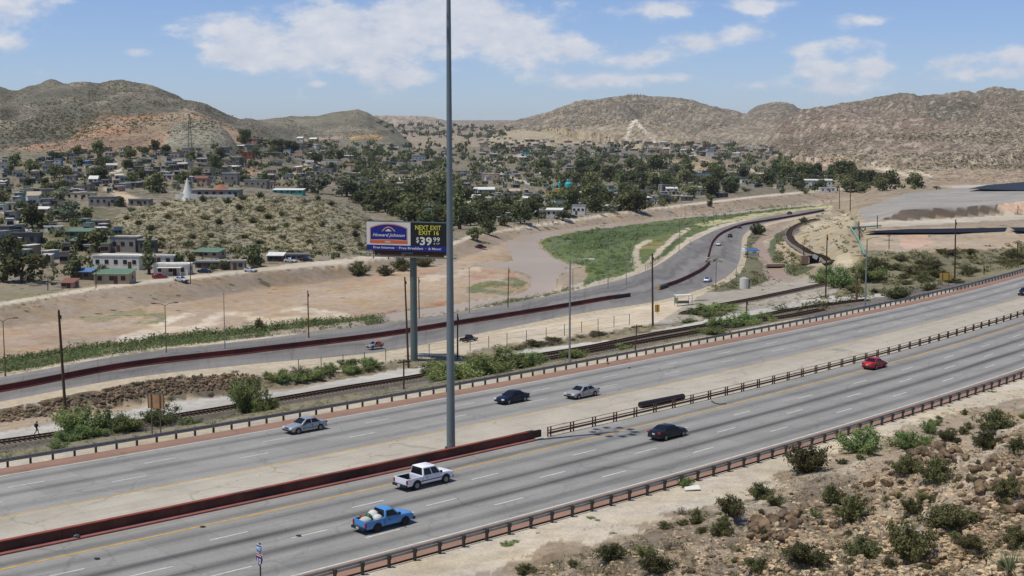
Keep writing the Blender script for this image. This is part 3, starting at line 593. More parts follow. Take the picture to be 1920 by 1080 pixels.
# ================================================================ ground object
def ground_material():
    m = bpy.data.materials.new('desert_ground'); m.use_nodes = True; t = m.node_tree; b = t.nodes['Principled BSDF']; L = t.links.new
    at = N(t, 'ShaderNodeAttribute'); at.attribute_name = 'tint'
    geo = N(t, 'ShaderNodeNewGeometry')
    def noise(sc, det=6, ro=.6):
        n = N(t, 'ShaderNodeTexNoise'); n.inputs['Scale'].default_value = sc; n.inputs['Detail'].default_value = det; n.inputs['Roughness'].default_value = ro; L(geo.outputs['Position'], n.inputs['Vector']); return n
    def rng(n, a, b_, c, d, out='Fac'):
        r = N(t, 'ShaderNodeMapRange'); r.inputs['From Min'].default_value = a; r.inputs['From Max'].default_value = b_; r.inputs['To Min'].default_value = c; r.inputs['To Max'].default_value = d; L(n.outputs[out], r.inputs['Value']); return r
    n1 = rng(noise(.035, 7, .6), .3, .7, .80, 1.20); n2 = rng(noise(.5, 7, .65), .3, .7, .80, 1.20); n3 = rng(noise(5.0, 6, .7), .3, .7, .80, 1.2)
    mu = N(t, 'ShaderNodeMath', op='MULTIPLY'); L(n1.outputs[0], mu.inputs[0]); L(n2.outputs[0], mu.inputs[1]); mu2 = N(t, 'ShaderNodeMath', op='MULTIPLY'); L(mu.outputs[0], mu2.inputs[0]); L(n3.outputs[0], mu2.inputs[1])
    c1 = N(t, 'ShaderNodeMixRGB', blend_type='MULTIPLY', i0=1.0); L(at.outputs['Color'], c1.inputs[1]); L(mu2.outputs[0], c1.inputs[2])
    # warm / cool drift of the soil
    hs = N(t, 'ShaderNodeHueSaturation'); L(c1.outputs[0], hs.inputs['Color']); r = rng(noise(.11, 5), .3, .7, .75, 1.25); L(r.outputs[0], hs.inputs['Saturation'])
    # low scrub: irregular dots of two sizes whose cover follows the alpha of the tint
    def dots(sc, lo, hi, seed):
        wn = noise(sc * 1.3, 3); add = N(t, 'ShaderNodeVectorMath', op='MULTIPLY_ADD'); L(wn.outputs['Color'], add.inputs[0]); add.inputs[1].default_value = (.9 / sc,) * 3; L(geo.outputs['Position'], add.inputs[2])
        fl = N(t, 'ShaderNodeVectorMath', op='MULTIPLY'); L(add.outputs[0], fl.inputs[0]); fl.inputs[1].default_value = (1, 1, .6)
        vo = N(t, 'ShaderNodeTexVoronoi'); vo.inputs['Scale'].default_value = sc; L(fl.outputs[0], vo.inputs['Vector'])
        sp = N(t, 'ShaderNodeSeparateColor'); L(vo.outputs['Color'], sp.inputs[0])
        lim = N(t, 'ShaderNodeMath', op='LESS_THAN'); L(sp.outputs[0], lim.inputs[0])
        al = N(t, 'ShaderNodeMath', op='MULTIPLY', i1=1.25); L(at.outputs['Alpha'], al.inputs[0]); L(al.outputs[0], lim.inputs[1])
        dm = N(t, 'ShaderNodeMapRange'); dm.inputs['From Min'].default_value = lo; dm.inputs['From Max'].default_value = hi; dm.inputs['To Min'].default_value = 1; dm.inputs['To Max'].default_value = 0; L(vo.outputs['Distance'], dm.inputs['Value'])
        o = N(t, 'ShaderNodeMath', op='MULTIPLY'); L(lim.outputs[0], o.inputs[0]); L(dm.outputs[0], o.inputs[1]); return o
    d1, d2 = dots(.22, .34, .52, 0), dots(.52, .34, .50, 1)
    dm = N(t, 'ShaderNodeMath', op='MAXIMUM'); L(d1.outputs[0], dm.inputs[0]); L(d2.outputs[0], dm.inputs[1])
    dk = N(t, 'ShaderNodeMath', op='MULTIPLY', i1=.82); L(dm.outputs[0], dk.inputs[0])
    sc = N(t, 'ShaderNodeMixRGB'); sc.inputs[1].default_value = (.055, .058, .032, 1); sc.inputs[2].default_value = (.095, .088, .058, 1); L(noise(.06).outputs['Fac'], sc.inputs[0])
    c2 = N(t, 'ShaderNodeMixRGB'); L(dk.outputs[0], c2.inputs[0]); L(hs.outputs[0], c2.inputs[1]); L(sc.outputs[0], c2.inputs[2])
    L(c2.outputs[0], b.inputs['Base Color']); b.inputs['Roughness'].default_value = .95; b.inputs['Specular IOR Level'].default_value = .1
    nb = noise(1.6, 9, .7); bp = N(t, 'ShaderNodeBump'); bp.inputs['Strength'].default_value = .7; bp.inputs['Distance'].default_value = .26; L(nb.outputs['Fac'], bp.inputs['Height']); L(bp.outputs[0], b.inputs['Normal'])
    return m
M_GROUND = ground_material()
_idx = (np.arange(NC)[:, None] * NRW + np.arange(NRW)[None, :])
_q = np.stack([_idx[:-1, :-1], _idx[1:, :-1], _idx[1:, 1:], _idx[:-1, 1:]], -1).reshape(-1, 4)
_me = mesh_np('ground', np.stack([XX, YY, HZ], -1), _q, True, [M_GROUND])
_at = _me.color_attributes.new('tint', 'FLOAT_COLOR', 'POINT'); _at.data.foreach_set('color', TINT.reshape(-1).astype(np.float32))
ground = tag(link('ground', _me), kind='structure')
# ================================================================ strips and sheets
def strip(name, L_, R_, m, uv=None, kind='structure', parent=None, ncross=1, dz=None):
    L_, R_ = np.asarray(L_, float), np.asarray(R_, float); n = len(L_); k = ncross + 1
    V = np.stack([L_ * (1 - t) + R_ * t for t in np.linspace(0, 1, k)], 1).reshape(-1, 3)
    if dz is not None: V[:, 2] = hz(V[:, 0], V[:, 1]) + dz
    i = np.arange(n * k).reshape(n, k); q = np.stack([i[:-1, :-1], i[:-1, 1:], i[1:, 1:], i[1:, :-1]], -1).reshape(-1, 4)
    me = mesh_np(name, V, q, False, [m])
    if uv is not None:
        U = np.stack([np.repeat(np.asarray(uv[0])[:, None], k, 1), np.repeat(np.linspace(uv[1], uv[2], k)[None, :], n, 0)], -1).reshape(-1, 2)
        lay = me.uv_layers.new(name='uv'); vi = np.zeros(len(me.loops), np.int32); me.loops.foreach_get('vertex_index', vi); lay.data.foreach_set('uv', U[vi].astype(np.float32).ravel())
    # face up
    if me.polygons[0].normal.z < 0: me.flip_normals()
    o = link(name, me, parent)
    if kind: o['kind'] = kind
    return o
def poly_sheet(name, Q, z, m, kind='structure'):
    bm = bmesh.new(); vs = [bm.verts.new((float(p[0]), float(p[1]), z)) for p in Q]; bm.faces.new(vs); bmesh.ops.triangulate(bm, faces=bm.faces[:], ngon_method='EAR_CLIP'); bmesh.ops.recalc_face_normals(bm, faces=bm.faces[:])
    me = bpy.data.meshes.new(name); bm.to_mesh(me); bm.free(); me.materials.append(m)
    if me.polygons[0].normal.z < 0: me.flip_normals()
    o = link(name, me)
    if kind: o['kind'] = kind
    return o
def road_material(name, base, band, centres, width, depth, sc=1.0, patch=.10, joints=0.0, crack=.84, slab=None):
    """paving with oil-darkened lines running along it; uv = metres along, metres across"""
    m = bpy.data.materials.new(name); m.use_nodes = True; t = m.node_tree; b = t.nodes['Principled BSDF']; L = t.links.new
    uv = N(t, 'ShaderNodeUVMap'); sp = N(t, 'ShaderNodeSeparateXYZ'); L(uv.outputs[0], sp.inputs[0])
    mpg = N(t, 'ShaderNodeMapping'); mpg.inputs['Scale'].default_value = (.035 * sc, .8 * sc, 1); L(uv.outputs[0], mpg.inputs['Vector'])
    st = N(t, 'ShaderNodeTexNoise'); st.inputs['Scale'].default_value = 1.0; st.inputs['Detail'].default_value = 7; st.inputs['Roughness'].default_value = .6; L(mpg.outputs[0], st.inputs['Vector'])
    wob = N(t, 'ShaderNodeMath', op='MULTIPLY_ADD', i1=1.0, i2=-.5); L(st.outputs['Fac'], wob.inputs[0])
    acc = None
    for c_, k_ in centres:
        s1 = N(t, 'ShaderNodeMath', op='SUBTRACT', i1=c_); L(sp.outputs['Y'], s1.inputs[0])
        s0 = N(t, 'ShaderNodeMath', op='ADD'); L(s1.outputs[0], s0.inputs[0]); L(wob.outputs[0], s0.inputs[1])
        s2 = N(t, 'ShaderNodeMath', op='DIVIDE', i1=width); L(s0.outputs[0], s2.inputs[0]); s3 = N(t, 'ShaderNodeMath', op='MULTIPLY'); L(s2.outputs[0], s3.inputs[0]); L(s2.outputs[0], s3.inputs[1])
        s4 = N(t, 'ShaderNodeMath', op='MULTIPLY', i1=-1.0); L(s3.outputs[0], s4.inputs[0]); s5 = N(t, 'ShaderNodeMath', op='EXPONENT'); L(s4.outputs[0], s5.inputs[0]); s6 = N(t, 'ShaderNodeMath', op='MULTIPLY', i1=k_); L(s5.outputs[0], s6.inputs[0])
        if acc is None: acc = s6
        else:
            ad = N(t, 'ShaderNodeMath', op='ADD'); L(acc.outputs[0], ad.inputs[0]); L(s6.outputs[0], ad.inputs[1]); acc = ad
    var = N(t, 'ShaderNodeMapRange'); var.inputs['From Min'].default_value = .3; var.inputs['From Max'].default_value = .7; var.inputs['To Min'].default_value = .65 * depth; var.inputs['To Max'].default_value = 1.25 * depth; L(st.outputs['Fac'], var.inputs['Value'])
    f = N(t, 'ShaderNodeMath', op='MULTIPLY'); L(acc.outputs[0], f.inputs[0]); L(var.outputs[0], f.inputs[1]); f.use_clamp = True
    mx = N(t, 'ShaderNodeMixRGB'); mx.inputs[1].default_value = (*base, 1); mx.inputs[2].default_value = (*band, 1); L(f.outputs[0], mx.inputs[0])
    n2 = N(t, 'ShaderNodeTexNoise'); n2.inputs['Scale'].default_value = .22; n2.inputs['Detail'].default_value = 8; n2.inputs['Roughness'].default_value = .7; L(uv.outputs[0], n2.inputs['Vector'])
    r2 = N(t, 'ShaderNodeMapRange'); r2.inputs['From Min'].default_value = .3; r2.inputs['From Max'].default_value = .7; r2.inputs['To Min'].default_value = 1 - patch; r2.inputs['To Max'].default_value = 1 + patch; L(n2.outputs['Fac'], r2.inputs['Value'])
    n3 = N(t, 'ShaderNodeTexNoise'); n3.inputs['Scale'].default_value = 4; n3.inputs['Detail'].default_value = 4; L(uv.outputs[0], n3.inputs['Vector'])
    r3 = N(t, 'ShaderNodeMapRange'); r3.inputs['From Min'].default_value = .3; r3.inputs['From Max'].default_value = .7; r3.inputs['To Min'].default_value = .93; r3.inputs['To Max'].default_value = 1.07; L(n3.outputs['Fac'], r3.inputs['Value'])
    q0 = N(t, 'ShaderNodeMath', op='MULTIPLY'); L(r2.outputs[0], q0.inputs[0]); L(r3.outputs[0], q0.inputs[1])
    # fine lengthwise grain and wandering cracks
    mg = N(t, 'ShaderNodeMapping'); mg.inputs['Scale'].default_value = (.05 * sc, 3.2 * sc, 1); L(uv.outputs[0], mg.inputs['Vector']); ng = N(t, 'ShaderNodeTexNoise'); ng.inputs['Scale'].default_value = 1; ng.inputs['Detail'].default_value = 5; L(mg.outputs[0], ng.inputs['Vector'])
    rg = N(t, 'ShaderNodeMapRange'); rg.inputs['From Min'].default_value = .3; rg.inputs['From Max'].default_value = .7; rg.inputs['To Min'].default_value = .90; rg.inputs['To Max'].default_value = 1.08; L(ng.outputs['Fac'], rg.inputs['Value'])
    nw = N(t, 'ShaderNodeTexNoise'); nw.inputs['Scale'].default_value = .5; nw.inputs['Detail'].default_value = 4; L(uv.outputs[0], nw.inputs['Vector']); aw = N(t, 'ShaderNodeVectorMath', op='MULTIPLY_ADD'); L(nw.outputs['Color'], aw.inputs[0]); aw.inputs[1].default_value = (3, 3, 0); L(uv.outputs[0], aw.inputs[2])
    mc = N(t, 'ShaderNodeMapping'); mc.inputs['Scale'].default_value = (.11, .17, 1); L(aw.outputs[0], mc.inputs['Vector']); vc = N(t, 'ShaderNodeTexVoronoi', feature='DISTANCE_TO_EDGE'); vc.inputs['Scale'].default_value = 1; L(mc.outputs[0], vc.inputs['Vector'])
    rc = N(t, 'ShaderNodeMapRange'); rc.inputs['From Min'].default_value = .004; rc.inputs['From Max'].default_value = .014; rc.inputs['To Min'].default_value = crack; rc.inputs['To Max'].default_value = 1; L(vc.outputs['Distance'], rc.inputs['Value'])
    q1 = N(t, 'ShaderNodeMath', op='MULTIPLY'); L(q0.outputs[0], q1.inputs[0]); L(rg.outputs[0], q1.inputs[1]); q = N(t, 'ShaderNodeMath', op='MULTIPLY'); L(q1.outputs[0], q.inputs[0]); L(rc.outputs[0], q.inputs[1])
    if slab:   # every slab has weathered to its own grey
        ms = N(t, 'ShaderNodeMapping'); ms.inputs['Scale'].default_value = (1 / slab[0], 1 / slab[1], 0); L(uv.outputs[0], ms.inputs['Vector']); fl = N(t, 'ShaderNodeVectorMath', op='FLOOR'); L(ms.outputs[0], fl.inputs[0]); wn = N(t, 'ShaderNodeTexWhiteNoise'); L(fl.outputs[0], wn.inputs['Vector'])
        rs = N(t, 'ShaderNodeMapRange'); rs.inputs['To Min'].default_value = .935; rs.inputs['To Max'].default_value = 1.05; L(wn.outputs['Value'], rs.inputs['Value']); qs = N(t, 'ShaderNodeMath', op='MULTIPLY'); L(q.outputs[0], qs.inputs[0]); L(rs.outputs[0], qs.inputs[1]); q = qs
    if joints:
        sj = N(t, 'ShaderNodeMath', op='FRACT'); dj = N(t, 'ShaderNodeMath', op='DIVIDE', i1=joints); L(sp.outputs['X'], dj.inputs[0]); L(dj.outputs[0], sj.inputs[0]); lj = N(t, 'ShaderNodeMath', op='LESS_THAN', i1=.10 / joints); L(sj.outputs[0], lj.inputs[0])
        kj = N(t, 'ShaderNodeMath', op='MULTIPLY_ADD', i1=-.09, i2=1.0); L(lj.outputs[0], kj.inputs[0]); q2 = N(t, 'ShaderNodeMath', op='MULTIPLY'); L(q.outputs[0], q2.inputs[0]); L(kj.outputs[0], q2.inputs[1]); q = q2
    mm = N(t, 'ShaderNodeMixRGB', blend_type='MULTIPLY', i0=1.0); L(mx.outputs[0], mm.inputs[1]); L(q.outputs[0], mm.inputs[2]); L(mm.outputs[0], b.inputs['Base Color'])
    b.inputs['Roughness'].default_value = .85; b.inputs['Specular IOR Level'].default_value = .2
    return m
S = np.arange(-60, 420, 3.0)
def fstrip(name, o0, o1, z, m, s=S, kind='structure', nc=2): return strip(name, fw(s, o0, z), fw(s, o1, z), m, (s, o0, o1), kind, None, nc)
LN = (O_NW - O_NY) / 4; LF = (O_FY - O_FW) / 3.0
M_NEAR = road_material('near_paving', C(156, 155, 155), C(92, 91, 93), [(O_NY + LN * (k + .5), w) for k, w in enumerate((.55, .95, .95, .6))] + [(O_NY - .75, .55)], .62, .98, patch=.10, joints=4.6, slab=(4.6, LN))
M_FAR = road_material('far_paving', C(158, 157, 157), C(104, 103, 105), [(O_FY - LF * (k + .5), w) for k, w in enumerate((.35, .75, .8))], .6, .9, patch=.10, joints=4.6, slab=(4.6, LF))
M_MED = road_material('median_paving', C(192, 185, 174), C(150, 144, 136), [(O_FY + .9, .5), (O_FY + 3, .25), (O_BAR - 1.2, .3)], 1.0, .5, patch=.13, joints=9.2, crack=.78, slab=(9.2, 3.0))
M_SHO = road_material('red_shoulder_paving', C(158, 126, 112), C(132, 108, 100), [(O_NW + .7, .5), (O_FW - .6, .5)], .5, .7, patch=.12)
fstrip('median', O_FY + .0, O_BAR + .3, 0.0, M_MED)
fstrip('freeway_road', O_BAR + .3, O_NW + .25, 0.004, M_NEAR, nc=4)
fstrip('freeway_road', O_FW - .25, O_FY, 0.004, M_FAR, nc=4)
fstrip('road_shoulder', O_NW + .25, O_NG - .1, 0.0, M_SHO); fstrip('road_shoulder', O_FG + .35, O_FW - .25, 0.0, M_SHO)
M_WHITE = mat('white_road_paint', C(212, 212, 208), .7, noise=(1.2, .22)); M_YEL = mat('yellow_road_paint', C(204, 164, 84), .7, noise=(1.2, .22))
mk = {'white': [[], []], 'yellow': [[], []]}
fstrip('edge_line', O_NW - .09, O_NW + .09, .009, M_WHITE, nc=1); fstrip('edge_line', O_FW - .07, O_FW + .07, .009, M_WHITE, nc=1)
fstrip('edge_line', O_NY - .13, O_NY + .13, .009, M_YEL, nc=1); fstrip('edge_line', O_FY - .11, O_FY + .11, .009, M_YEL, nc=1)
b = MB()
for lines, w in (([(O_NY + LN * k, ph) for k, ph in ((1, 0), (2, 4.5), (3, 8.4))], .08), ([(O_FY - LF * k, ph) for k, ph in ((1, 2), (2, 7))], .07)):
    for o_, ph in lines:
        for s0 in np.arange(-60 + ph, 410, 12.19):
            q = [fw(s0, o_ - w, .009), fw(s0 + 3.05, o_ - w, .009), fw(s0 + 3.05, o_ + w, .009), fw(s0, o_ + w, .009)]
            b.add(q, [(3, 2, 1, 0)] if np.cross(q[1] - q[0], q[3] - q[0])[2] < 0 else [(0, 1, 2, 3)])
tag(b.build('lane_dashes', M_WHITE), kind='structure')
# the lower road
PLEN = np.r_[0, np.cumsum(np.linalg.norm(np.diff((PN + PF) / 2, axis=0), axis=1)[:, ] if False else np.linalg.norm(np.diff(((PN + PF) / 2)[:, :2], axis=0), axis=1))]
M_PAIS = road_material('lower_road_asphalt', C(140, 137, 136), C(100, 98, 99), [(.20, .5), (.36, .9), (.66, .9), (.84, .6)], .075, .8, sc=1.0, patch=.10)
# uv across runs 0..1 from the near edge, so the streak wobble has to be small there
strip('lower_road', PN + [0, 0, -.10], PF + [0, 0, -.10], M_PAIS, (PLEN, 0, 1), 'structure', None, 6)
M_VERGE = mat('sandy_road_edge', C(200, 186, 164), .95, noise=(.8, .2))
for e_, sg in ((PN, 1), (PF, -1)):
    td = np.gradient(e_[:, :2], axis=0); nn_ = np.stack([td[:, 1], -td[:, 0]], 1) * sg; nn_ /= np.linalg.norm(nn_, axis=1)[:, None]; lo_ = e_ + [0, 0, -1.1]; lo_[:, :2] += nn_ * 3.6
    if (((e_[:, :2] + nn_ * .5 - (PN + PF)[:, :2] / 2) ** 2).sum(1) < ((e_ - (PN + PF) / 2)[:, :2] ** 2).sum(1)).mean() > .5: lo_[:, :2] -= nn_ * 7.2
    strip('road_verge', e_ + [0, 0, -.09], lo_, M_VERGE, None, 'structure', None, 2)
# water
def water_material(name, rgb, rough=.4, spec=.10):
    m = mat(name, rgb, rough, spec=spec, noise=(.02, .10), bump=(.35, .25, .03)); return m
poly_sheet('river_water', RIVQ, WZ, water_material('silty_river_water', C(178, 163, 149))); poly_sheet('canal_water', CANQ, CNZ, water_material('canal_water', C(176, 150, 132)))
# ================================================================ plants
def leaves(n, blobs, size, seed, aspect=.6, shell=.55, up=0.0, tri=False):
    """n small leaf clumps spread through ellipsoid blobs (x, y, z, rx, ry, rz); returns verts, quads, one value per clump"""
    r = np.random.default_rng(seed); B = np.array(blobs, float); vol = (B[:, 3] * B[:, 4] * B[:, 5]) ** .7
    k = r.choice(len(B), n, p=vol / vol.sum()); d = r.normal(size=(n, 3)); d /= np.linalg.norm(d, axis=1)[:, None]
    rad = (shell + (1 - shell) * r.random(n)) * (1 + .12 * r.normal(size=n)); c = B[k, :3] + d * rad[:, None] * B[k, 3:]
    nn = d * .8 + r.normal(size=(n, 3)) * .8; nn[:, 2] += up; nn /= np.linalg.norm(nn, axis=1)[:, None]
    a = np.cross(nn, r.normal(size=(n, 3))); a /= np.linalg.norm(a, axis=1)[:, None]; b = np.cross(nn, a)
    s = size * (.6 + .8 * r.random(n))[:, None]; a = a * s; b = b * s * aspect
    V = np.stack([c - a * .5, c + b * .5 - a * .1, c + a * .6, c - b * .5 + a * .05], 1).reshape(-1, 3); V[:, 2] = np.maximum(V[:, 2], .01)
    val = np.clip(r.random(len(B))[k] * .55 + r.random(n) * .45, 0, 1)
    return V, np.arange(n * 4).reshape(n, 4), val
def leaf_mesh(name, V, Q, val, m):
    me = mesh_np(name, V, Q, False, [m]); at = me.attributes.new('leaf', 'FLOAT', 'FACE'); at.data.foreach_set('value', np.asarray(val, np.float32)); return me
M_OLIVE = leaf_mat('creosote_leaves', (.080, .088, .030), (.185, .182, .078)); M_GREY = leaf_mat('grey_scrub_leaves', (.10, .105, .062), (.185, .172, .112))
M_MESQ = leaf_mat('mesquite_leaves', (.125, .175, .052), (.265, .325, .125)); M_TREE = leaf_mat('tree_leaves', (.078, .096, .034), (.200, .210, .088), .45); M_TREE2 = leaf_mat('grey_green_tree_leaves', (.085, .105, .058), (.190, .205, .125), .4)
M_REED = leaf_mat('river_reed_leaves', (.075, .110, .036), (.180, .210, .085)); M_DRY = leaf_mat('dry_grass_blades', (.28, .24, .12), (.42, .37, .22), .2)
M_STEM = mat('grey_stem', (.16, .125, .09), .9); M_TRUNK = mat('brown_bark', (.10, .075, .052), .95, noise=(4, .3))
def creosote_parts(seed, n=3400, h=.80, leaf=.085):
    r = random.Random(seed); st = MB(); bl = []
    for i in range(24):
        a = r.uniform(0, 6.28); t = r.uniform(.1, 1.0); e = Vector((math.cos(a) * t * .82, math.sin(a) * t * .82, h * r.uniform(.55, 1.05) * (1.1 - .45 * t)))
        mid = e * .5 + Vector((0, 0, .05)); st.tube((0, 0, -.08), mid, .022, .015, 4, caps=False); st.tube(mid, e, .015, .006, 4, caps=False)
        for q in (.42, .68, .95):
            c = e * q; bl.append((c.x, c.y, c.z, .21 * r.uniform(.7, 1.3), .19 * r.uniform(.7, 1.3), .15 * r.uniform(.7, 1.3)))
    return st, leaves(n, bl, leaf, seed, .5, .25, .4)
def mesq_parts(seed, n=4200, leaf=.10):
    r = random.Random(seed); st = MB(); bl = []
    for i in range(16):
        a = r.uniform(0, 6.28); t = r.uniform(.1, 1.0) ** .7; e = Vector((math.cos(a) * t * .9, math.sin(a) * t * .9, r.uniform(.45, 1.0) * (1.05 - .4 * t)))
        mid = e * .45 + Vector((0, 0, .06)); st.tube((0, 0, -.05), mid, .03, .02, 4, caps=False); st.tube(mid, e, .02, .006, 4, caps=False)
        for q in (.3, .6, .9): c = e * q; bl.append((c.x, c.y, c.z, .24 * r.uniform(.6, 1.3), .24 * r.uniform(.6, 1.3), .24 * r.uniform(.6, 1.3)))
    return st, leaves(n, bl, leaf, seed, .32, .15, .2)
def tree_parts(seed, kind='round', n=640):
    r = random.Random(seed); tk = MB(); bl = []
    H = 1.0
    if kind == 'cypress':
        for i in range(7): z = .2 + i * .11; w = .17 * (1 - abs(i - 2) / 7); bl.append((r.uniform(-.03, .03), r.uniform(-.03, .03), z, w, w, .12))
    else:
        wide = .42 if kind == 'round' else .58
        for i in range(11):
            a = r.uniform(0, 6.28); t = r.uniform(.15, 1) ** .6 * wide * .75; z = r.uniform(.34, .84) - t * .25; q = r.uniform(.13, .24)
            z = z - .10; bl.append((math.cos(a) * t, math.sin(a) * t, z, q * 1.25, q * 1.25, q * 1.0))
            tk.tube((0, 0, .2), (math.cos(a) * t * .8, math.sin(a) * t * .8, z), .022, .008, 4, caps=False)
    tk.tube((0, 0, -.12), (r.uniform(-.03, .03), r.uniform(-.03, .03), .32), .04, .026, 6, caps=False)
    return tk, leaves(n, bl, .115 if kind != 'cypress' else .08, seed, .75, .55, .3)
def proto(label, name, cat, parts, m, part='foliage', stem='stem', sm=None):
    st, (V, Q, val) = parts
    return leaf_mesh(part, V, Q, val, m), st.mesh(stem, sm or M_STEM)
P_CREO = [proto('', '', '', creosote_parts(10 + i), M_OLIVE) for i in range(5)]; P_GREY = [proto('', '', '', creosote_parts(30 + i, 520, .6, .075), M_GREY) for i in range(3)]
P_MESQ = [proto('', '', '', mesq_parts(50 + i), M_MESQ) for i in range(4)]
P_ROUND = [proto('', '', '', tree_parts(70 + i), M_TREE, 'crown', 'trunk', M_TRUNK) for i in range(5)]; P_WIDE = [proto('', '', '', tree_parts(80 + i, 'wide'), M_TREE2 if i % 2 else M_TREE, 'crown', 'trunk', M_TRUNK) for i in range(4)]
P_CYP = [proto('', '', '', tree_parts(90 + i, 'cypress', 300), M_TREE, 'crown', 'trunk', M_TRUNK) for i in range(2)]
def plant(name, label, cat, pr, p, w, h, group=None, part='foliage', stem='stem'):
    t = thing(name, label, cat, p, random.uniform(0, 6.28), group); t.scale = (w * 1.22 * random.uniform(.85, 1.3), w * 1.22 * random.uniform(.8, 1.2), h * 1.1 * random.uniform(.72, 1.05))
    link(part, pr[0], t); link(stem, pr[1], t); return t
def px(Y): return F * CP / Y if False else F / Y           # pixels per metre at a distance
def scatter(poly, n, seed, mind=0, ymin=40):
    r = np.random.default_rng(seed); p = Poly(poly); lo, hi = p.p.min(0), p.p.max(0); out = []; k = 0
    while len(out) < n and k < n * 60:
        k += 1; u, v = r.uniform(lo[0], hi[0]), r.uniform(lo[1], hi[1])
        if not p.inside(np.array([u]), np.array([v]))[0]: continue
        if mind and any(abs(u - a) < mind and abs(v - b) < mind * .6 for a, b in out): continue
        out.append((u, v))
    return out
def bush_px(kind, u, v, wpx, label, group=None, hk=None, cat='bush'):
    p = P(u, v); Y = p[1]; w = wpx / px(Y) / 2
    pr, nm, hh = {'creo': (P_CREO, 'creosote_bush', 1.35), 'grey': (P_GREY, 'grey_scrub', 1.2), 'mesq': (P_MESQ, 'mesquite_bush', 1.15)}[kind]
    return plant(nm, label, cat, random.choice(pr), p - [0, 0, .05], w, w * (hk or hh) * random.uniform(.9, 1.12), group)
# ---- the slope in front: bushes one can point at
FB = [('creo', 1518, 884, 92, 'dark round creosote bush alone beside the sandy strip on the front slope', 1.5), ('creo', 1370, 966, 66, 'tall olive creosote bush left of the boulder outcrop', 1.9), ('creo', 1424, 935, 46, 'dark small bush between the tall olive bush and the round dark one'), ('creo', 1505, 1055, 78, 'large dark creosote bush at the bottom edge below the boulder outcrop'),
      ('creo', 1562, 945, 56, 'greyish green bush below the round dark bush'), ('creo', 1600, 975, 84, 'wide low creosote bush in the middle of the front slope'), ('creo', 1622, 1045, 78, 'low spreading bush at the bottom edge right of the large dark creosote'), ('creo', 1710, 1050, 110, 'widest dark bush at the bottom edge of the front slope'),
      ('creo', 1778, 990, 84, 'dense dark bush right of the pale gully on the front slope'), ('creo', 1822, 1028, 52, 'small dark bush right of the dense bush near the bottom edge'), ('creo', 1905, 1030, 60, 'dark bush cut by the right edge of the picture near the bottom'), ('creo', 1885, 930, 60, 'dark bush near the right edge among brown rocks'),
      ('mesq', 1615, 848, 84, 'yellowish green bush at the top of the front slope'), ('mesq', 1705, 842, 70, 'bright green bush beside the brown rubble at the top of the slope'), ('creo', 1700, 888, 56, 'dark flat bush below the brown rubble'), ('creo', 1752, 905, 80, 'long dark bush above the pale gully'), ('creo', 1850, 840, 56, 'dark bush in front of the pale rocks at the upper right'),
      ('creo', 1910, 850, 50, 'dark bush cut by the right edge among pale rocks'), ('mesq', 1742, 812, 40, 'small grey green bush in white gravel at the slope top'), ('creo', 1775, 825, 36, 'small dark bush right of the white gravel'), ('creo', 1865, 805, 60, 'dark bush under the road rail at the right edge'), ('creo', 1145, 1050, 62, 'dark sparse bush in the grey gravel of the lower slope'), ('mesq', 1206, 1040, 34, 'small bright green bush beside the sandy bank'),
      ('grey', 1255, 1030, 40, 'grey twiggy bush on the sandy bank'), ('creo', 985, 1074, 36, 'olive bush at the bottom edge in the grey gravel'), ('creo', 1230, 1072, 66, 'dark bush at the bottom edge on the sandy bank'), ('creo', 1425, 1068, 50, 'dark bush at the bottom edge below the outcrop'), ('mesq', 1285, 912, 32, 'small green bush against the roadside rail beside a white sheet'), ('creo', 1308, 980, 40, 'olive bush left of the tall olive creosote'), ('grey', 1278, 965, 34, 'dry grey bush at the foot of the sandy strip'),
      ('creo', 1355, 1003, 44, 'low bush in front of the tall olive creosote'), ('creo', 1750, 940, 26, 'tiny dark bush on the pale gully'), ('creo', 1712, 962, 40, 'grey green bush on the left rim of the pale gully'), ('creo', 1455, 948, 40, 'bush against the left of the boulder outcrop')]
FB_REFS = [(q[1], q[2], ' '.join(q[4].split()[:11])) for q in FB]
_rel = set()
def rel_label(prefix, u, v, refs, words=('left of', 'right of', 'above', 'below')):
    for r_ in sorted(refs, key=lambda r: (r[0] - u) ** 2 + 2.2 * (r[1] - v) ** 2)[:24]:
        du, dv = u - r_[0], (v - r_[1]) * 1.5; d = words[0] if abs(du) > abs(dv) and du < 0 else words[1] if abs(du) > abs(dv) else words[2] if dv < 0 else words[3]
        lab = f'{prefix} {d} the {r_[2]}'
        if lab not in _rel and len(lab.split()) <= 16: _rel.add(lab); return lab
    return prefix + ' on the front slope'
for q in FB: bush_px(q[0], q[1], q[2], q[3] * 1.15, q[4], 'bushes on the front slope', q[5] if len(q) > 5 else None)
for i, (u, v) in enumerate(scatter([(960, 1080), (1180, 1010), (1330, 960), (1470, 905), (1600, 850), (1740, 790), (1920, 735), (1920, 1080)], 95, 3, 14)):
    sz = random.uniform(12, 30) * np.interp(v, [740, 1080], [.8, 1.25])
    k = random.choice(['creo', 'creo', 'grey', 'creo', 'mesq']); bush_px(k, u, v, sz, rel_label({'creo': 'small olive bush', 'grey': 'small dry grey bush', 'mesq': 'small light green bush'}[k], u, v, FB_REFS), 'small bushes on the front slope')
for u, v, w in ((950, 1022, 34), (965, 1016, 22), (1108, 972, 20), (1122, 976, 16), (1010, 1000, 12), (1618, 806, 14), (1700, 780, 12), (1780, 762, 10), (1860, 735, 18), (1150, 1000, 14)):
    bush_px('mesq', u, v, w, 'low green weed on the sandy strip beside the near guardrail', 'weeds on the sandy strip', .5)
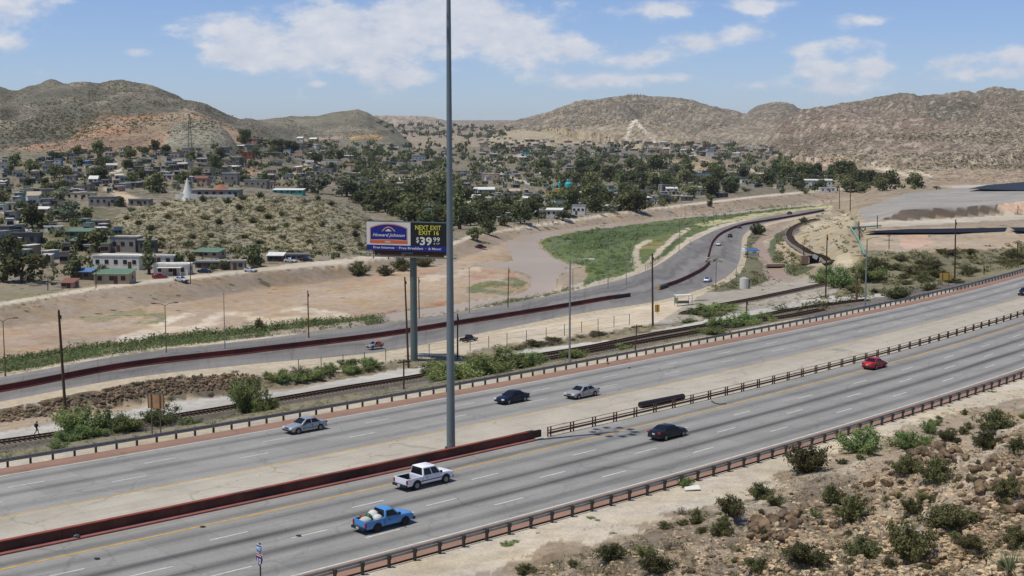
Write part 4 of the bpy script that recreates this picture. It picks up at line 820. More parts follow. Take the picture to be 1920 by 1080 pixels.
# yucca at the lower right
yb = MB(); r_ = random.Random(5)
for i in range(46):
    a = r_.uniform(0, 6.28); t = r_.uniform(.15, 1.0); L_ = r_.uniform(.8, 1.25); tip = Vector((math.cos(a) * t * L_ * .8, math.sin(a) * t * L_ * .8, L_ * (1.15 - .65 * t))); sd_ = Vector((-math.sin(a), math.cos(a), 0)) * .03
    yb.add([-sd_, sd_, tip * .6 + sd_ * .8 + Vector((0, 0, .04)), tip, tip * .6 - sd_ * .8 + Vector((0, 0, .04))], [(0, 1, 2, 3, 4)])
t = thing('yucca_plant', 'pale green spiky yucca at the bottom right corner', 'plant', P(1893, 1074)); yb.build('blades', mat('yucca_blade', (.20, .25, .13), .6), t)
# ---- roadside bushes between freeway and lower road
RB = [('mesq', 140, 812, 120, 'broad bright green bush beside the rails at the far left', 1.0), ('mesq', 195, 808, 90, 'leafy green bush right of the broad bush beside the rails', 1.2), ('mesq', 108, 842, 60, 'low green bush touching the guardrail at the far left', .6), ('mesq', 462, 772, 104, 'tall feathery green bush beside the rails behind the guardrail', 1.45), ('mesq', 500, 770, 50, 'lower green bush at the right of the tall feathery one', 1.2),
      ('mesq', 300, 795, 70, 'grey green bush behind the tan backed sign', 1.2), ('mesq', 358, 796, 46, 'small yellow green bush right of the tan backed sign', .9), ('mesq', 860, 712, 120, 'long green bush behind the guardrail at the foot of the mast', .85), ('mesq', 930, 700, 120, 'dense green bush behind the guardrail right of the mast', 1.0), ('mesq', 985, 690, 70, 'rounded green bush left of the roadside lamp', .9), ('mesq', 1085, 672, 62, 'green bush right of the roadside lamp', .8),
      ('mesq', 820, 702, 70, 'pale green bush left of the mast behind the guardrail', .9), ('mesq', 1170, 655, 40, 'green bush behind the guardrail near the short pole', .7), ('mesq', 1395, 612, 80, 'green bush at the foot of the wooden pole beside the rails', .7), ('mesq', 1340, 628, 70, 'low green bush along the rails behind the guardrail', .5), ('creo', 1685, 560, 70, 'large dark bush behind the guardrail at the right', .9), ('creo', 1742, 545, 40, 'dark bush left of the yellow sign', .9), ('creo', 1790, 530, 40, 'dark bush at the foot of the pole beside the yellow sign', .7),
      ('mesq', 1572, 540, 80, 'tall green shrub around the wooden pole at the tracks', 1.3), ('mesq', 1545, 530, 60, 'green shrub left of the wooden pole at the tracks', 1.2), ('mesq', 1630, 525, 70, 'green shrub right of the grey lamp pole', 1.0), ('mesq', 648, 690, 50, 'yellow green bush on the bank left of the billboard post', .9), ('mesq', 690, 686, 44, 'dark green bush on the bank below the orange car', .9), ('grey', 560, 700, 60, 'dry grey bush on the bank below the lower road', .8), ('grey', 610, 697, 50, 'brown grey bush on the bank beside the fence', .8),
      ('mesq', 1292, 604, 40, 'green bush below the bus shelter', .5), ('mesq', 1325, 592, 80, 'long low green bush right of the bus shelter', .4), ('mesq', 1350, 582, 70, 'low green bush along the gravel track', .5), ('creo', 1000, 648, 40, 'brown green bush on the verge below the lower road', .7), ('creo', 1040, 640, 40, 'brush on the verge left of the roadside lamp', .6), ('creo', 970, 655, 30, 'small brush at the left end of the verge brush', .7), ('creo', 1120, 628, 36, 'dark brush on the verge right of the roadside lamp', .7),
      ('creo', 672, 515, 50, 'dark round tree like bush on the sand beside the levee road', 1.5), ('creo', 722, 516, 40, 'dark round bush left of the billboard post on the sand', 1.4), ('creo', 752, 508, 46, 'dark bush behind the billboard post on the sand', 1.2), ('creo', 795, 500, 40, 'dark bush right of the billboard post on the sand', 1.1), ('creo', 487, 624, 24, 'upright dark green bush on the river bank', 2.6), ('creo', 478, 502, 26, 'flat scrub bush beside the levee road', .6),
      ('creo', 1420, 440, 34, 'leaning dark tree like bush where the lower road bends', 1.5), ('creo', 1508, 418, 22, 'dark bush beside the railway at the road cut', 1.2)]
RB_REFS = [(q[1], q[2], ' '.join(q[4].split()[:12])) for q in RB]
for q in RB: bush_px(q[0], q[1], q[2], q[3], q[4], 'bushes along the tracks and verges', q[5])
# ---- stuff: plants nobody could count, each kind one object
def clump_cloud(pts, sizes, seed, nq=14, hk=.9, rel=.42, tuft=False):
    r = np.random.default_rng(seed); Vs, vals = [], []
    base = []
    for k in range(4):
        V, Q, val = leaves(nq, [(0, 0, .38, .75, .75, .42), (.3, .1, .3, .5, .5, .3), (-.25, -.2, .3, .5, .5, .3)], rel, seed + k, .8 if not tuft else .3, .5, .5); base.append((V, val))
    for p, s in zip(pts, sizes):
        V, val = base[r.integers(4)]; a = r.uniform(0, 6.28); c, sn = math.cos(a), math.sin(a)
        W_ = np.stack([V[:, 0] * c - V[:, 1] * sn, V[:, 0] * sn + V[:, 1] * c, V[:, 2] * hk], 1) * s + p; Vs.append(W_); vals.append(np.clip(val * .7 + .3 * r.random(), 0, 1))
    V = np.concatenate(Vs); return V, np.arange(len(V)).reshape(-1, 4), np.concatenate(vals)
def stuff(name, regions, m, seed, nq=14, hk=.9, rel=.42, tuft=False, label=None):
    pts, sz = [], []; patchy = name in ('river_bank_reeds', 'river_meadow_brush', 'slope_weeds', 'slope_brush', 'hillside_scrub', 'right_scrub', 'field_weeds')
    for poly, n, (a, b_), *rest in regions:
        for u, v in scatter(poly, n, seed + len(pts)):
            p = P(u, v, *(rest or [40]))
            if p[1] > 4400: continue
            if patchy:
                k_ = {'river_meadow_brush': 22, 'slope_weeds': 5, 'slope_brush': 6, 'river_bank_reeds': 9, 'hillside_scrub': 90, 'right_scrub': 20}.get(name, 12); d_ = float(fbm(p[0] / k_, p[1] / k_ * .6, 3))
                if d_ < random.uniform(-.55, .12): continue
            pts.append(p); sz.append(random.uniform(a, b_) * random.uniform(.7, 1.3))
    V, Q, val = clump_cloud(pts, sz, seed, nq, hk, rel, tuft)
    o = link(name, leaf_mesh(name, V, Q, val, m)); return tag(o, label=label, kind='stuff')
slope_px = [(960, 1080), (1180, 1005), (1330, 945), (1470, 885), (1600, 835), (1740, 780), (1920, 725), (1920, 1080)]
for poly, n, (a_, b_), lab in (([(800, 700), (990, 672), (1000, 690), (840, 722)], 12, (34, 70), 'bright green shrub in the row behind the guardrail beside the mast'), ([(1290, 632), (1460, 602), (1470, 592), (1300, 622)], 10, (24, 48), 'green shrub in the strip between rails and guardrail'), ([(125, 830), (250, 808), (250, 798), (125, 820)], 8, (36, 70), 'bright green shrub between the rails and the guardrail at the far left'), ([(500, 712), (720, 684), (720, 692), (520, 722)], 12, (24, 46), 'brown green brush on the bank beneath the lower road'), ([(190, 735), (300, 712), (480, 695), (480, 702), (300, 720)], 9, (16, 34), 'dry bush along the rim of the stone bank'), ([(60, 780), (240, 756), (470, 733), (470, 740), (240, 764)], 9, (14, 30), 'dry bush at the foot of the stone bank'), ([(960, 652), (1150, 622), (1150, 628), (970, 660)], 10, (20, 40), 'dry brush on the sandy verge left of the shelter'), ([(1570, 560), (1600, 505), (1760, 470), (1920, 460), (1920, 498), (1760, 530), (1650, 560)], 26, (24, 56), 'dark green scrub bush on the flat beyond the freeway at the right')):
    for u, v in scatter(poly, n, 640 + n, 10): bush_px('creo' if 'dark' in lab else ('grey' if 'dry' in lab else 'mesq'), u, v, random.uniform(a_, b_), lab if 'flat beyond' not in lab else rel_label('dark scrub bush', u, v, RB_REFS), 'shrubs: ' + lab, random.uniform(.7, 1.1))
stuff('slope_weeds', [(slope_px, 2400, (.10, .36)), ([(960, 1060), (1160, 1005), (1290, 955), (1440, 895), (1700, 795), (1700, 785), (1290, 935), (960, 1030)], 120, (.08, .18))], M_GREY, 200, 16, .8, .36, True)
stuff('slope_brush', [(slope_px, 3000, (.12, .42))], M_OLIVE, 204, 18, .8, .33, True)
stuff('verge_weeds', [([(0, 862), (400, 797), (840, 722), (1000, 695), (1000, 680), (840, 700), (560, 762), (400, 782), (0, 842)], 420, (.3, .7)), ([(1000, 690), (1440, 606), (1620, 570), (1560, 572), (1300, 618), (1000, 672)], 320, (.3, .8)), ([(490, 705), (600, 698), (790, 670), (790, 684), (620, 712), (500, 728)], 160, (.4, .9)), ([(820, 690), (980, 655), (1235, 607), (1235, 618), (960, 664), (830, 700)], 180, (.3, .8)),
                      ([(1250, 600), (1420, 565), (1560, 540), (1560, 555), (1440, 580), (1260, 615)], 160, (.4, .9)), ([(0, 770), (240, 725), (440, 702), (440, 735), (240, 758), (0, 792)], 150, (.3, .7)), ([(0, 800), (130, 785), (220, 800), (60, 815)], 10, (.2, .4))], M_MESQ, 210, 26, .8, .27, True)
stuff('right_scrub', [([(1560, 558), (1600, 500), (1640, 475), (1760, 470), (1920, 455), (1920, 500), (1760, 535), (1640, 562)], 520, (.7, 1.7)), ([(1320, 545), (1382, 510), (1398, 455), (1405, 436), (1432, 436), (1412, 458), (1432, 505), (1438, 528), (1400, 540)], 170, (.6, 1.4)), ([(1455, 440), (1480, 425), (1500, 432), (1470, 440), (1470, 462), (1510, 492), (1490, 522), (1450, 492)], 150, (.8, 1.8)),
                      ([(1500, 470), (1510, 420), (1540, 395), (1600, 395), (1620, 440), (1610, 490), (1560, 470)], 110, (.7, 1.8)), ([(1440, 582), (1540, 560), (1560, 520), (1620, 500), (1620, 560), (1500, 592)], 160, (.7, 1.6))], M_OLIVE, 220, 26, .85, .28)
stuff('river_bank_reeds', [([(0, 702), (0, 682), (180, 652), (400, 626), (560, 608), (720, 599), (720, 607), (480, 634), (240, 661)], 2600, (.5, 2.6)), ([(730, 602), (860, 584), (980, 560), (1080, 540), (1110, 536), (980, 566), (850, 588)], 220, (.6, 1.4)), ([(430, 632), (480, 612), (520, 620), (480, 634)], 30, (1, 2))], M_REED, 230, 26, .95, .27, True)
meadow = [(1012, 458), (1032, 446), (1100, 435), (1240, 416), (1330, 402), (1400, 396), (1352, 416), (1290, 440), (1255, 442), (1212, 446), (1186, 470), (1190, 505), (1160, 515), (1095, 536), (1100, 520), (1098, 500), (1068, 494), (1038, 480)]
stuff('river_meadow_brush', [(meadow, 700, (.6, 1.7)), ([(1085, 430), (1180, 424), (1260, 418), (1300, 424), (1240, 440), (1110, 470), (1030, 470)], 220, (1.2, 2.6)), ([(1300, 404), (1440, 388), (1560, 376), (1560, 384), (1440, 398), (1320, 420)], 260, (1.0, 2.2))], M_REED, 240, 22, .75, .27)
stuff('river_meadow_grass', [(meadow, 1500, (.35, .8)), ([(1085, 430), (1300, 412), (1400, 400), (1400, 406), (1300, 430), (1180, 455), (1060, 470)], 500, (.4, .9))], leaf_mat('meadow_grass', (.13, .17, .06), (.26, .28, .12)), 245, 9, .6, .5, True)
stuff('field_weeds', [([(160, 575), (300, 575), (330, 610), (200, 620)], 60, (.2, .5)), ([(860, 545), (960, 520), (990, 530), (960, 552)], 60, (.3, .8)), ([(0, 560), (300, 525), (500, 505), (500, 512), (300, 540), (0, 590)], 90, (.4, .9)), ([(300, 650), (520, 605), (700, 588), (800, 575), (700, 594), (500, 618)], 80, (.3, .8))], M_GREY, 250, 12, .7, .45, True)
mound = [(190, 432), (230, 400), (290, 382), (340, 372), (400, 367), (500, 368), (580, 370), (620, 375), (660, 391), (700, 412), (740, 440), (800, 468), (700, 480), (560, 476), (440, 470), (300, 468), (200, 470)]
stuff('mound_scrub', [(mound, 4300, (.5, 1.25)), ([(290, 465), (480, 460), (620, 470), (800, 462), (840, 452), (700, 484), (480, 488), (300, 480)], 70, (1.2, 2.4))], M_OLIVE, 260, 14, .85, .36)
for i, (u, v) in enumerate(scatter(mound, 70, 77, 22)): bush_px(random.choice(['creo', 'grey', 'creo']), u, v, random.uniform(12, 24), 'round desert shrub on the flank of the scrub covered mound', 'shrubs on the mound')
hills = [([(0, 175), (110, 156), (240, 152), (330, 176), (430, 215), (480, 226), (520, 250), (440, 262), (0, 262)], 5200, (1.0, 2.5)), ([(0, 262), (140, 228), (240, 212), (370, 212), (450, 245), (480, 262), (300, 275), (0, 295)], 1700, (.8, 2.0)), ([(520, 226), (640, 213), (690, 208), (760, 245), (700, 262), (560, 258)], 1300, (1.4, 2.6)), ([(900, 242), (1050, 203), (1130, 184), (1290, 190), (1390, 215), (1350, 248), (1200, 232), (950, 250)], 3400, (1.5, 3.0)),
         ([(1400, 215), (1500, 208), (1620, 190), (1700, 180), (1860, 166), (1920, 172), (1920, 255), (1700, 262), (1440, 250)], 3600, (1.2, 2.5)), ([(1440, 262), (1600, 252), (1920, 248), (1920, 318), (1700, 322), (1500, 300)], 2600, (1.0, 2.3)), ([(1000, 262), (1200, 230), (1340, 255), (1500, 275), (1440, 275), (1100, 268)], 900, (1.1, 2.0)), ([(1160, 305), (1240, 294), (1360, 305), (1420, 325), (1200, 325)], 160, (1.4, 2.8))]
side_px = [(700, 1260), (960, 1080), (1920, 1080), (1920, 725), (2230, 640), (2230, 1260)]
stuff('slope_brush', [(side_px, 1300, (.14, .5))], M_OLIVE, 206, 18, .8, .33, True)
stuff('hillside_scrub', hills, M_OLIVE, 270, 7, .75, .6)
# ---- stones
def rock_mesh(seed, n=2):
    bm = bmesh.new(); bmesh.ops.create_icosphere(bm, subdivisions=n, radius=1.0); r = random.Random(seed)
    ax = [Vector((r.gauss(0, 1), r.gauss(0, 1), r.gauss(0, 1))).normalized() for _ in range(9)]; of = [r.uniform(.55, .95) for _ in ax]
    for v in bm.verts:
        for a, d in zip(ax, of):
            k = v.co.dot(a)
            if k > d: v.co -= a * (k - d)
        v.co += Vector((r.gauss(0, .03), r.gauss(0, .03), r.gauss(0, .03))); v.co.z *= .72
    me = bpy.data.meshes.new('boulder'); bm.to_mesh(me); bm.free(); return me
M_ROCK = mat('tan_rock', C(192, 173, 148), .95, noise=(2.4, .32), bump=(4, .9, .1), rnd=.28, two=C(150, 128, 106)); M_ROCKD = mat('brown_rock', C(142, 122, 100), .95, noise=(2.2, .38), bump=(3, .9, .14), rnd=.3, two=C(98, 82, 68))
ROCKS = [rock_mesh(i) for i in range(6)]; ROCKS_D = [rock_mesh(20 + i) for i in range(4)]
for m_ in ROCKS: m_.materials.append(M_ROCK)
for m_ in ROCKS_D: m_.materials.append(M_ROCKD)
def rock(u, v, spx, label, group, dark=False):
    p = P(u, v); s = spx / px(p[1]) / 2; o = link('boulder', random.choice(ROCKS_D if dark else ROCKS), None, p + [0, 0, s * .28]); o.scale = (s * random.uniform(.8, 1.3), s * random.uniform(.8, 1.3), s * random.uniform(.85, 1.45)); o.rotation_euler = (random.uniform(-.4, .4), random.uniform(-.4, .4), random.uniform(0, 6.28))
    return tag(o, label, 'rock', group)
for u, v in scatter([(1400, 1002), (1430, 968), (1495, 966), (1505, 1000), (1470, 1014), (1415, 1014)], 30, 5, 5): rock(u, v, random.uniform(12, 32), 'brown boulder in the outcrop below the tall olive bush', 'boulders of the outcrop', True)
for u, v in scatter([(1690, 850), (1760, 830), (1800, 850), (1740, 875), (1690, 870)], 30, 6, 6): rock(u, v, random.uniform(10, 26), 'reddish brown rock in the rubble at the top of the front slope', 'rocks of the upper rubble', True)
for u, v in scatter([(1790, 880), (1920, 850), (1920, 960), (1850, 970), (1800, 920)], 40, 7, 7): rock(u, v, random.uniform(9, 28), rel_label('brown rock', u, v, FB_REFS), 'rocks near the right edge', True)
for u, v in scatter([(1280, 1080), (1400, 1020), (1560, 920), (1700, 880), (1920, 820), (1920, 1080)], 90, 8, 8): rock(u, v, random.uniform(11, 26), rel_label('tan angular stone', u, v, FB_REFS), 'stones on the front slope', random.random() < .3)
def stones(name, regions, m, seed):
    Vs, Qs, n0 = [], [], 0
    ro = []
    for i in range(5):
        bm = bmesh.new(); bmesh.ops.create_icosphere(bm, subdivisions=1, radius=1); r = random.Random(seed + i)
        for v in bm.verts: v.co *= r.uniform(.65, 1.1); v.co.z *= .7
        ro.append((np.array([v.co[:] for v in bm.verts]), np.array([[v.index for v in f.verts] for f in bm.faces]))); bm.free()
    for poly, n, (a, b_) in regions:
        for u, v in scatter(poly, n, seed + n):
            p = P(u, v); s = a + (b_ - a) * random.random() ** 2.2; V, Q = random.choice(ro); t_ = random.uniform(0, 6.28); c, sn = math.cos(t_), math.sin(t_)
            Vs.append(np.stack([V[:, 0] * c - V[:, 1] * sn, V[:, 0] * sn + V[:, 1] * c, V[:, 2]], 1) * s * [random.uniform(.8, 1.4), 1, 1] + p); Qs.append(Q + n0); n0 += len(V)
    return tag(link(name, mesh_np(name, np.concatenate(Vs), np.concatenate(Qs), False, [m])), kind='stuff')
stones('slope_stones', [(slope_px, 3600, (.03, .20)), ([(1380, 1020), (1560, 920), (1700, 860), (1920, 800), (1920, 1080), (1380, 1080)], 3200, (.04, .27))], M_ROCK, 300)
stones('slope_stones', [(side_px, 3800, (.04, .25))], M_ROCK, 340)
stones('dark_slope_stones', [([(1250, 1080), (1400, 1005), (1560, 920), (1700, 840), (1920, 745), (1920, 1080)], 380, (.04, .32))], M_ROCKD, 330)
stones('bank_rubble', [([(200, 730), (300, 712), (430, 702), (470, 708), (470, 720), (300, 736), (200, 750)], 420, (.15, .6)), ([(0, 770), (200, 730), (200, 762), (0, 795)], 260, (.15, .6)), ([(1390, 520), (1440, 500), (1480, 530), (1430, 545)], 60, (.2, .5))], M_ROCKD, 310)
# ================================================================ guardrails and barriers
M_GALV = mat('weathered_galvanised_steel', C(160, 162, 164), .6, .15, noise=(3, .15)); M_DKSTEEL = mat('dark_steel', C(70, 72, 74), .6, .3); M_POST = mat('grey_timber_post', C(104, 98, 90), .9, noise=(5, .2))
M_RED = mat('red_oxide_paint', C(150, 74, 62), .75, noise=(1.2, .18), two=C(118, 62, 54)); M_RUST = mat('rusty_steel', C(112, 84, 66), .8, noise=(2, .25))
M_CONC = mat('pale_concrete', C(186, 180, 168), .9, noise=(1.2, .12)); M_WOOD = mat('dark_creosoted_wood', C(84, 66, 52), .9, noise=(6, .25)); M_WOODR = mat('reddish_pole_wood', C(128, 96, 74), .9, noise=(6, .2))
M_LAMPG = mat('grey_lamp_paint', C(150, 154, 158), .5, .3); M_BLACK = mat('black_rubber', (.018, .018, .02), .7); M_WHITEP = mat('white_paint', C(232, 232, 228), .6)
def sweep(path, section, dirs=None, closed=False):
    """section points (o, z) carried along path rows; the o axis is the horizontal normal given by dirs"""
    rings = []
    for p, d in zip(path, dirs): rings.append([(p[0] + d[0] * o, p[1] + d[1] * o, p[2] + z) for o, z in section])
    return rings
def fdirs(s):
    a = fw(s, np.full(len(s), 0.0)); b = fw(s, np.full(len(s), 1.0)); d = (b - a)[:, :2]; return d / np.linalg.norm(d, axis=1)[:, None]
def beam_section(o, z, h=.36, t=.08, side=1):
    zz = np.array([0, .12, .30, .42, .5, .58, .70, .88, 1.0]) * h + z; oo = np.array([0, .02, .02, -.0, -.06, .0, .02, .02, 0]) * side * 1.0 + o
    sec = list(zip(oo, zz)); return sec + [(a - side * .012, b) for a, b in sec[::-1]]
def guardrail(label, s0, s1, o, sp, side, cat='guardrail', zb=.40, h=.38, name='guardrail', postm=None, group=None):
    """side = direction (in o) of the traffic face"""
    mid = fw((s0 + s1) / 2, o); t = thing(name, label, cat, (*mid[:2], 0), 0, group); off_ = np.array([mid[0], mid[1], 0])
    s = np.arange(s0, s1 + .1, 3.0); P_ = fw(s, np.full(len(s), o)) - off_
    b = MB(); b.loft(sweep(P_, beam_section(side * .02, zb, h, side=side), fdirs(s)), mi=0); b.build('beam', M_GALV, t, angle=40)
    pm = MB().box((0, 0, (zb + h - .04) / 2 - .1), (.16, .18, zb + h + .12)).box((0, side * .10, zb + h / 2), (.15, .14, .3)).mesh('post', postm or M_DKSTEEL)
    for q in np.arange(s0 + .5, s1, sp):
        p = fw(q, o - side * .16) - off_; po = link('post', pm, t, p); po.rotation_euler = (0, 0, fw_dir(q))
    return t
guardrail('grey guardrail with posts on the near side of the freeway below the sandy slope', 36, 225, O_NG, 2.13, -1, postm=M_DKSTEEL)
guardrail('grey guardrail along the far edge of the freeway above the rails', 20, 330, O_FG, 2.06, 1, zb=.42, h=.36)
# median: red wall then open steel barrier
S_END = float(fw_so(*Pz(1017, 818)[:2])[0])
def jersey(w=.62, h=.86, t=.17): return [(-w / 2, 0), (-w / 2, .09), (-w * .30, .26), (-t / 2, h), (t / 2, h), (w * .30, .26), (w / 2, .09), (w / 2, 0)]
def wall(name, label, cat, path, dirs, sec, m, seg, group=None, joint=.03, cap=None):
    path = resample(np.asarray(path), .5); tdir = np.gradient(path, axis=0); nd = np.stack([tdir[:, 1], -tdir[:, 0]], 1); nd /= np.linalg.norm(nd, axis=1)[:, None]
    k = max(2, int(seg / .5)); t = thing(name, label, cat, path[len(path) // 2], 0, group); off_ = path[len(path) // 2]
    for i in range(0, len(path) - 2, k):
        j = min(i + k, len(path) - 1); q = path[i:j + 1].copy(); d = q[-1] - q[0]; L_ = np.linalg.norm(d)
        q[-1] -= d / L_ * joint
        st = q[[0, len(q) // 2, -1]] if k > 2 else q; sd_ = nd[[i, (i + j) // 2, j]] if k > 2 else nd[i:j + 1]
        MB().loft(sweep(st - off_, sec, sd_)).build('wall_panel', m, t, angle=30)
    return t
w_s = np.arange(-30, S_END, 1.0)
mw = wall('median_wall', 'long dark red median wall with a red rim ending beside the mast', 'barrier', fw(w_s, np.full(len(w_s), O_BAR)), None, [(-.13, .2), (-.13, .86), (.13, .86), (.13, .2)], mat('sooty_shaded_wall_paint', C(112, 70, 62), .85, noise=(.7, .25), two=C(80, 60, 54)), 9)  # the dark of the shaded face is put into the sooty paint
for nm_, sec_, m_ in (('rim', [(-.20, .861), (-.20, .94), (.20, .94), (.20, .861)], M_RED), ('base_ledge', [(-.44, 0), (-.44, .12), (-.30, .199), (.30, .199), (.44, .12), (.44, 0)], mat('pinkish_base_paint', C(164, 104, 98), .8, noise=(1, .15)))):
    q_ = fw(np.arange(-30, S_END, 2.0), O_BAR); MB().loft(sweep(q_ - np.array(mw.location), sec_, fdirs(np.arange(-30, S_END, 2.0)))).build(nm_, m_, mw)
def steel_barrier():
    s0, s1 = S_END + .4, 330; mid = fw((s0 + s1) / 2, O_BAR); t = thing('median_rail', 'dark open steel median barrier with twin posts on the right', 'barrier', (*mid[:2], 0)); off_ = np.array([mid[0], mid[1], 0])
    s = np.arange(s0, s1, 3.0); P_ = fw(s, np.full(len(s), O_BAR)) - off_; d = fdirs(s)
    for z, h in ((.26, .16), (.56, .07)):
        MB().loft(sweep(P_, [(-.08, z), (-.08, z + h), (.08, z + h), (.08, z)], d)).build('rail', M_RUST, t)
    MB().loft(sweep(P_, [(-.02, .93), (-.02, .97), (.02, .97), (.02, .93)], d)).build('cable', M_RUST, t)
    pm = MB().box((-.20, 0, .46), (.09, .12, 1.02)).box((.20, 0, .46), (.09, .12, 1.02)).mesh('post', M_RUST)
    for q in np.arange(s0, s1, 3.2): po = link('post', pm, t, fw(q, O_BAR) - off_); po.rotation_euler = (0, 0, fw_dir(q))
steel_barrier()
# lower road barriers
def ppath(pts): return catmull([P(u, v) + [0, 0, .26] for u, v in pts], 6)
pb1 = catmull([Pz(u, v, PZ(u) - .1) for u, v in [(-200, 764), (0, 735), (240, 689.5), (480, 661), (700, 634), (840, 612), (960, 593), (1050, 578), (1130, 564), (1162, 559)]], 8)
pb2 = catmull([Pz(u, v, PZ(u) - .1) for u, v in [(1237, 542), (1270, 531), (1300, 517), (1319, 506), (1330, 495)]], 6); pb3 = catmull([Pz(u, v, PZ(u) - .1) for u, v in [(1328, 482), (1333, 463), (1338, 453), (1350, 441), (1370, 431), (1398, 422), (1440, 415), (1500, 404.5), (1545, 396)]], 6)
M_RED2 = mat('dull_red_wall_paint', C(122, 58, 52), .8, noise=(.6, .15), two=C(100, 52, 46))
wall('road_divider', 'long dark red divider wall along the lower road on the left', 'barrier', pb1, None, jersey(.7, 1.0, .18), M_RED2, 9); wall('road_divider', 'short dark red divider wall with a yellow nose where the lower road bends', 'barrier', pb2, None, jersey(.7, 1.0, .18), M_RED2, 9); wall('road_divider', 'curved red divider wall on the far part of the lower road', 'barrier', pb3, None, jersey(.7, 1.0, .18), M_RED2, 9)
def cushion(p, rz, label, cm):
    t = thing('crash_cushion', label, 'crash cushion', p, rz)
    for i in range(7): MB().box((i * .95, 0, .5), (.88, .8, .85)).build('bay', M_DKSTEEL, t)
    MB().tube((-.5, 0, .08), (-.5, 0, .95), .42, .42, 12).build('nose', cm, t)
def seg_dir(a, b): return math.atan2(b[1] - a[1], b[0] - a[0])
cushion(Pz(1177, 557, -10.25), seg_dir(pb1[-1], pb1[-4]), 'grey crash cushion at the right end of the long divider wall', M_DKSTEEL); cushion(Pz(1237, 543, -10.15), seg_dir(pb2[0], pb2[5]), 'crash cushion with yellow nose at the near end of the short divider wall', mat('warning_yellow', C(206, 160, 60), .6))
b = MB(); q = Pz(1333, 489, -10.1); t = thing('barrier_transition', 'pale jumble of broken barrier blocks between two divider walls', 'barrier', q)
for i in range(6): MB().box((random.uniform(-2.5, 2.5), random.uniform(-5, 5), .4), (random.uniform(1.2, 2.2), random.uniform(.6, 1.0), .8), random.uniform(0, 3)).build('block', M_CONC, t)
# ================================================================ railway
def railway(name, label, pts, zoff, gauge=1.435, group=None, ymax=1e9, nsl=220):
    W_ = resample(catmull([P(u, v) for u, v in pts], 8), 1.0); W_[:, 2] = hz(W_[:, 0], W_[:, 1]); k = np.ones(9) / 9; zz = np.convolve(np.pad(W_[:, 2], 4, mode='edge'), k, 'valid'); W_[:, 2] = zz + zoff
    T = np.gradient(W_, axis=0)[:, :2]; nd = np.stack([T[:, 1], -T[:, 0]], 1); nd /= np.linalg.norm(nd, axis=1)[:, None]
    t = thing(name, label, 'railway', W_[len(W_) // 2], 0, group); o_ = W_[len(W_) // 2]; Q = W_ - o_
    MB().loft(sweep(Q, [(-2.0, -.6), (-1.5, .05), (1.5, .05), (2.0, -.6)], nd)).build('ballast', mat('grey_ballast', C(132, 124, 116), .95, noise=(3, .3), bump=(6, .6, .06)), t)
    for sgn in (-1, 1): MB().loft(sweep(Q, [(sgn * gauge / 2 - .05, .16), (sgn * gauge / 2 - .05, .34), (sgn * gauge / 2 + .05, .34), (sgn * gauge / 2 + .05, .16)], nd)).build('rail', mat('rusty_rail', C(74, 58, 50), .5, .5), t)
    dd = np.r_[0, np.cumsum(np.linalg.norm(np.diff(Q, axis=0), axis=1))]; n = int(dd[-1] / .62); b = MB()
    for s in np.linspace(0, dd[-1], n):
        p = [np.interp(s, dd, Q[:, c]) for c in range(3)]; a = [np.interp(s, dd, nd[:, c]) for c in range(2)]; b.box((p[0], p[1], p[2] + .10), (2.5, .25, .16), math.atan2(a[1], a[0]))
    tag(b.build('sleepers', M_WOOD, t), kind='stuff')
railway('railway_track', 'railway track running along the foot of the freeway', [(-150, 857), (0, 836), (80, 825), (225, 804), (410, 774), (517, 756), (780, 712), (1100, 657), (1435, 595), (1560, 575), (1625, 566)], .35)
railway('railway_track', 'second track on the freeway side of the main rails', [(960, 690), (1100, 665), (1250, 637), (1400, 610), (1540, 584)], .30)
railway('railway_track', 'curved railway track rounding the bare cutting below the knoll', [(1532, 412), (1510, 418), (1490, 427), (1480, 438), (1482, 448), (1495, 461), (1515, 473), (1545, 484), (1565, 489)], .4)
railway('railway_track', 'track between the scrub and the gravel apron beyond the bus shelter', [(1285, 590), (1360, 574), (1440, 558), (1500, 545), (1545, 535)], .3)
# ================================================================ poles
def top_at(p, u, v): a, s = ray(u, v); return np.array([a * p[1], p[1], CAMH + s * p[1]])
def tilt(t, d):
    """lean a thing built along z so that its axis follows d"""
    t.rotation_mode = 'QUATERNION'; t.rotation_quaternion = Vector((0, 0, 1)).rotation_difference(Vector(d).normalized())
def wood_pole(ut, vt, ub, vb, label, arms=0, r=.16, m=None, base=None, ymin=40, armrz=.8):
    p = P(ub, vb, ymin) if base is None else base; q = top_at(p, ut, vt); H = float(np.linalg.norm(q - p)); t = thing('utility_pole', label, 'utility pole', p); tilt(t, q - p)
    MB().tube((0, 0, -.6), (0, 0, H), r, r * .68, 10).build('shaft', m or M_WOOD, t, angle=50)
    for k in range(arms):
        z = H - .35 - k * .9; c, s = math.cos(armrz), math.sin(armrz)
        ar = MB().box((0, 0, z), (2.3, .12, .13), armrz).build('crossarm', m or M_WOOD, t)
        ib = MB()
        for d in (-1.0, -.5, .5, 1.0): MB().tube((c * d, s * d, z + .06), (c * d, s * d, z + .26), .05, .03, 6).build('insulator', M_DKSTEEL, t)
    if not arms: MB().tube((0, .0, H), (0, 0, H + .08), r * .75, r * .3, 8).build('cap', M_DKSTEEL, t); MB().box((r, 0, H - .9), (.18, .12, .5)).build('bracket', M_DKSTEEL, t)
    return t
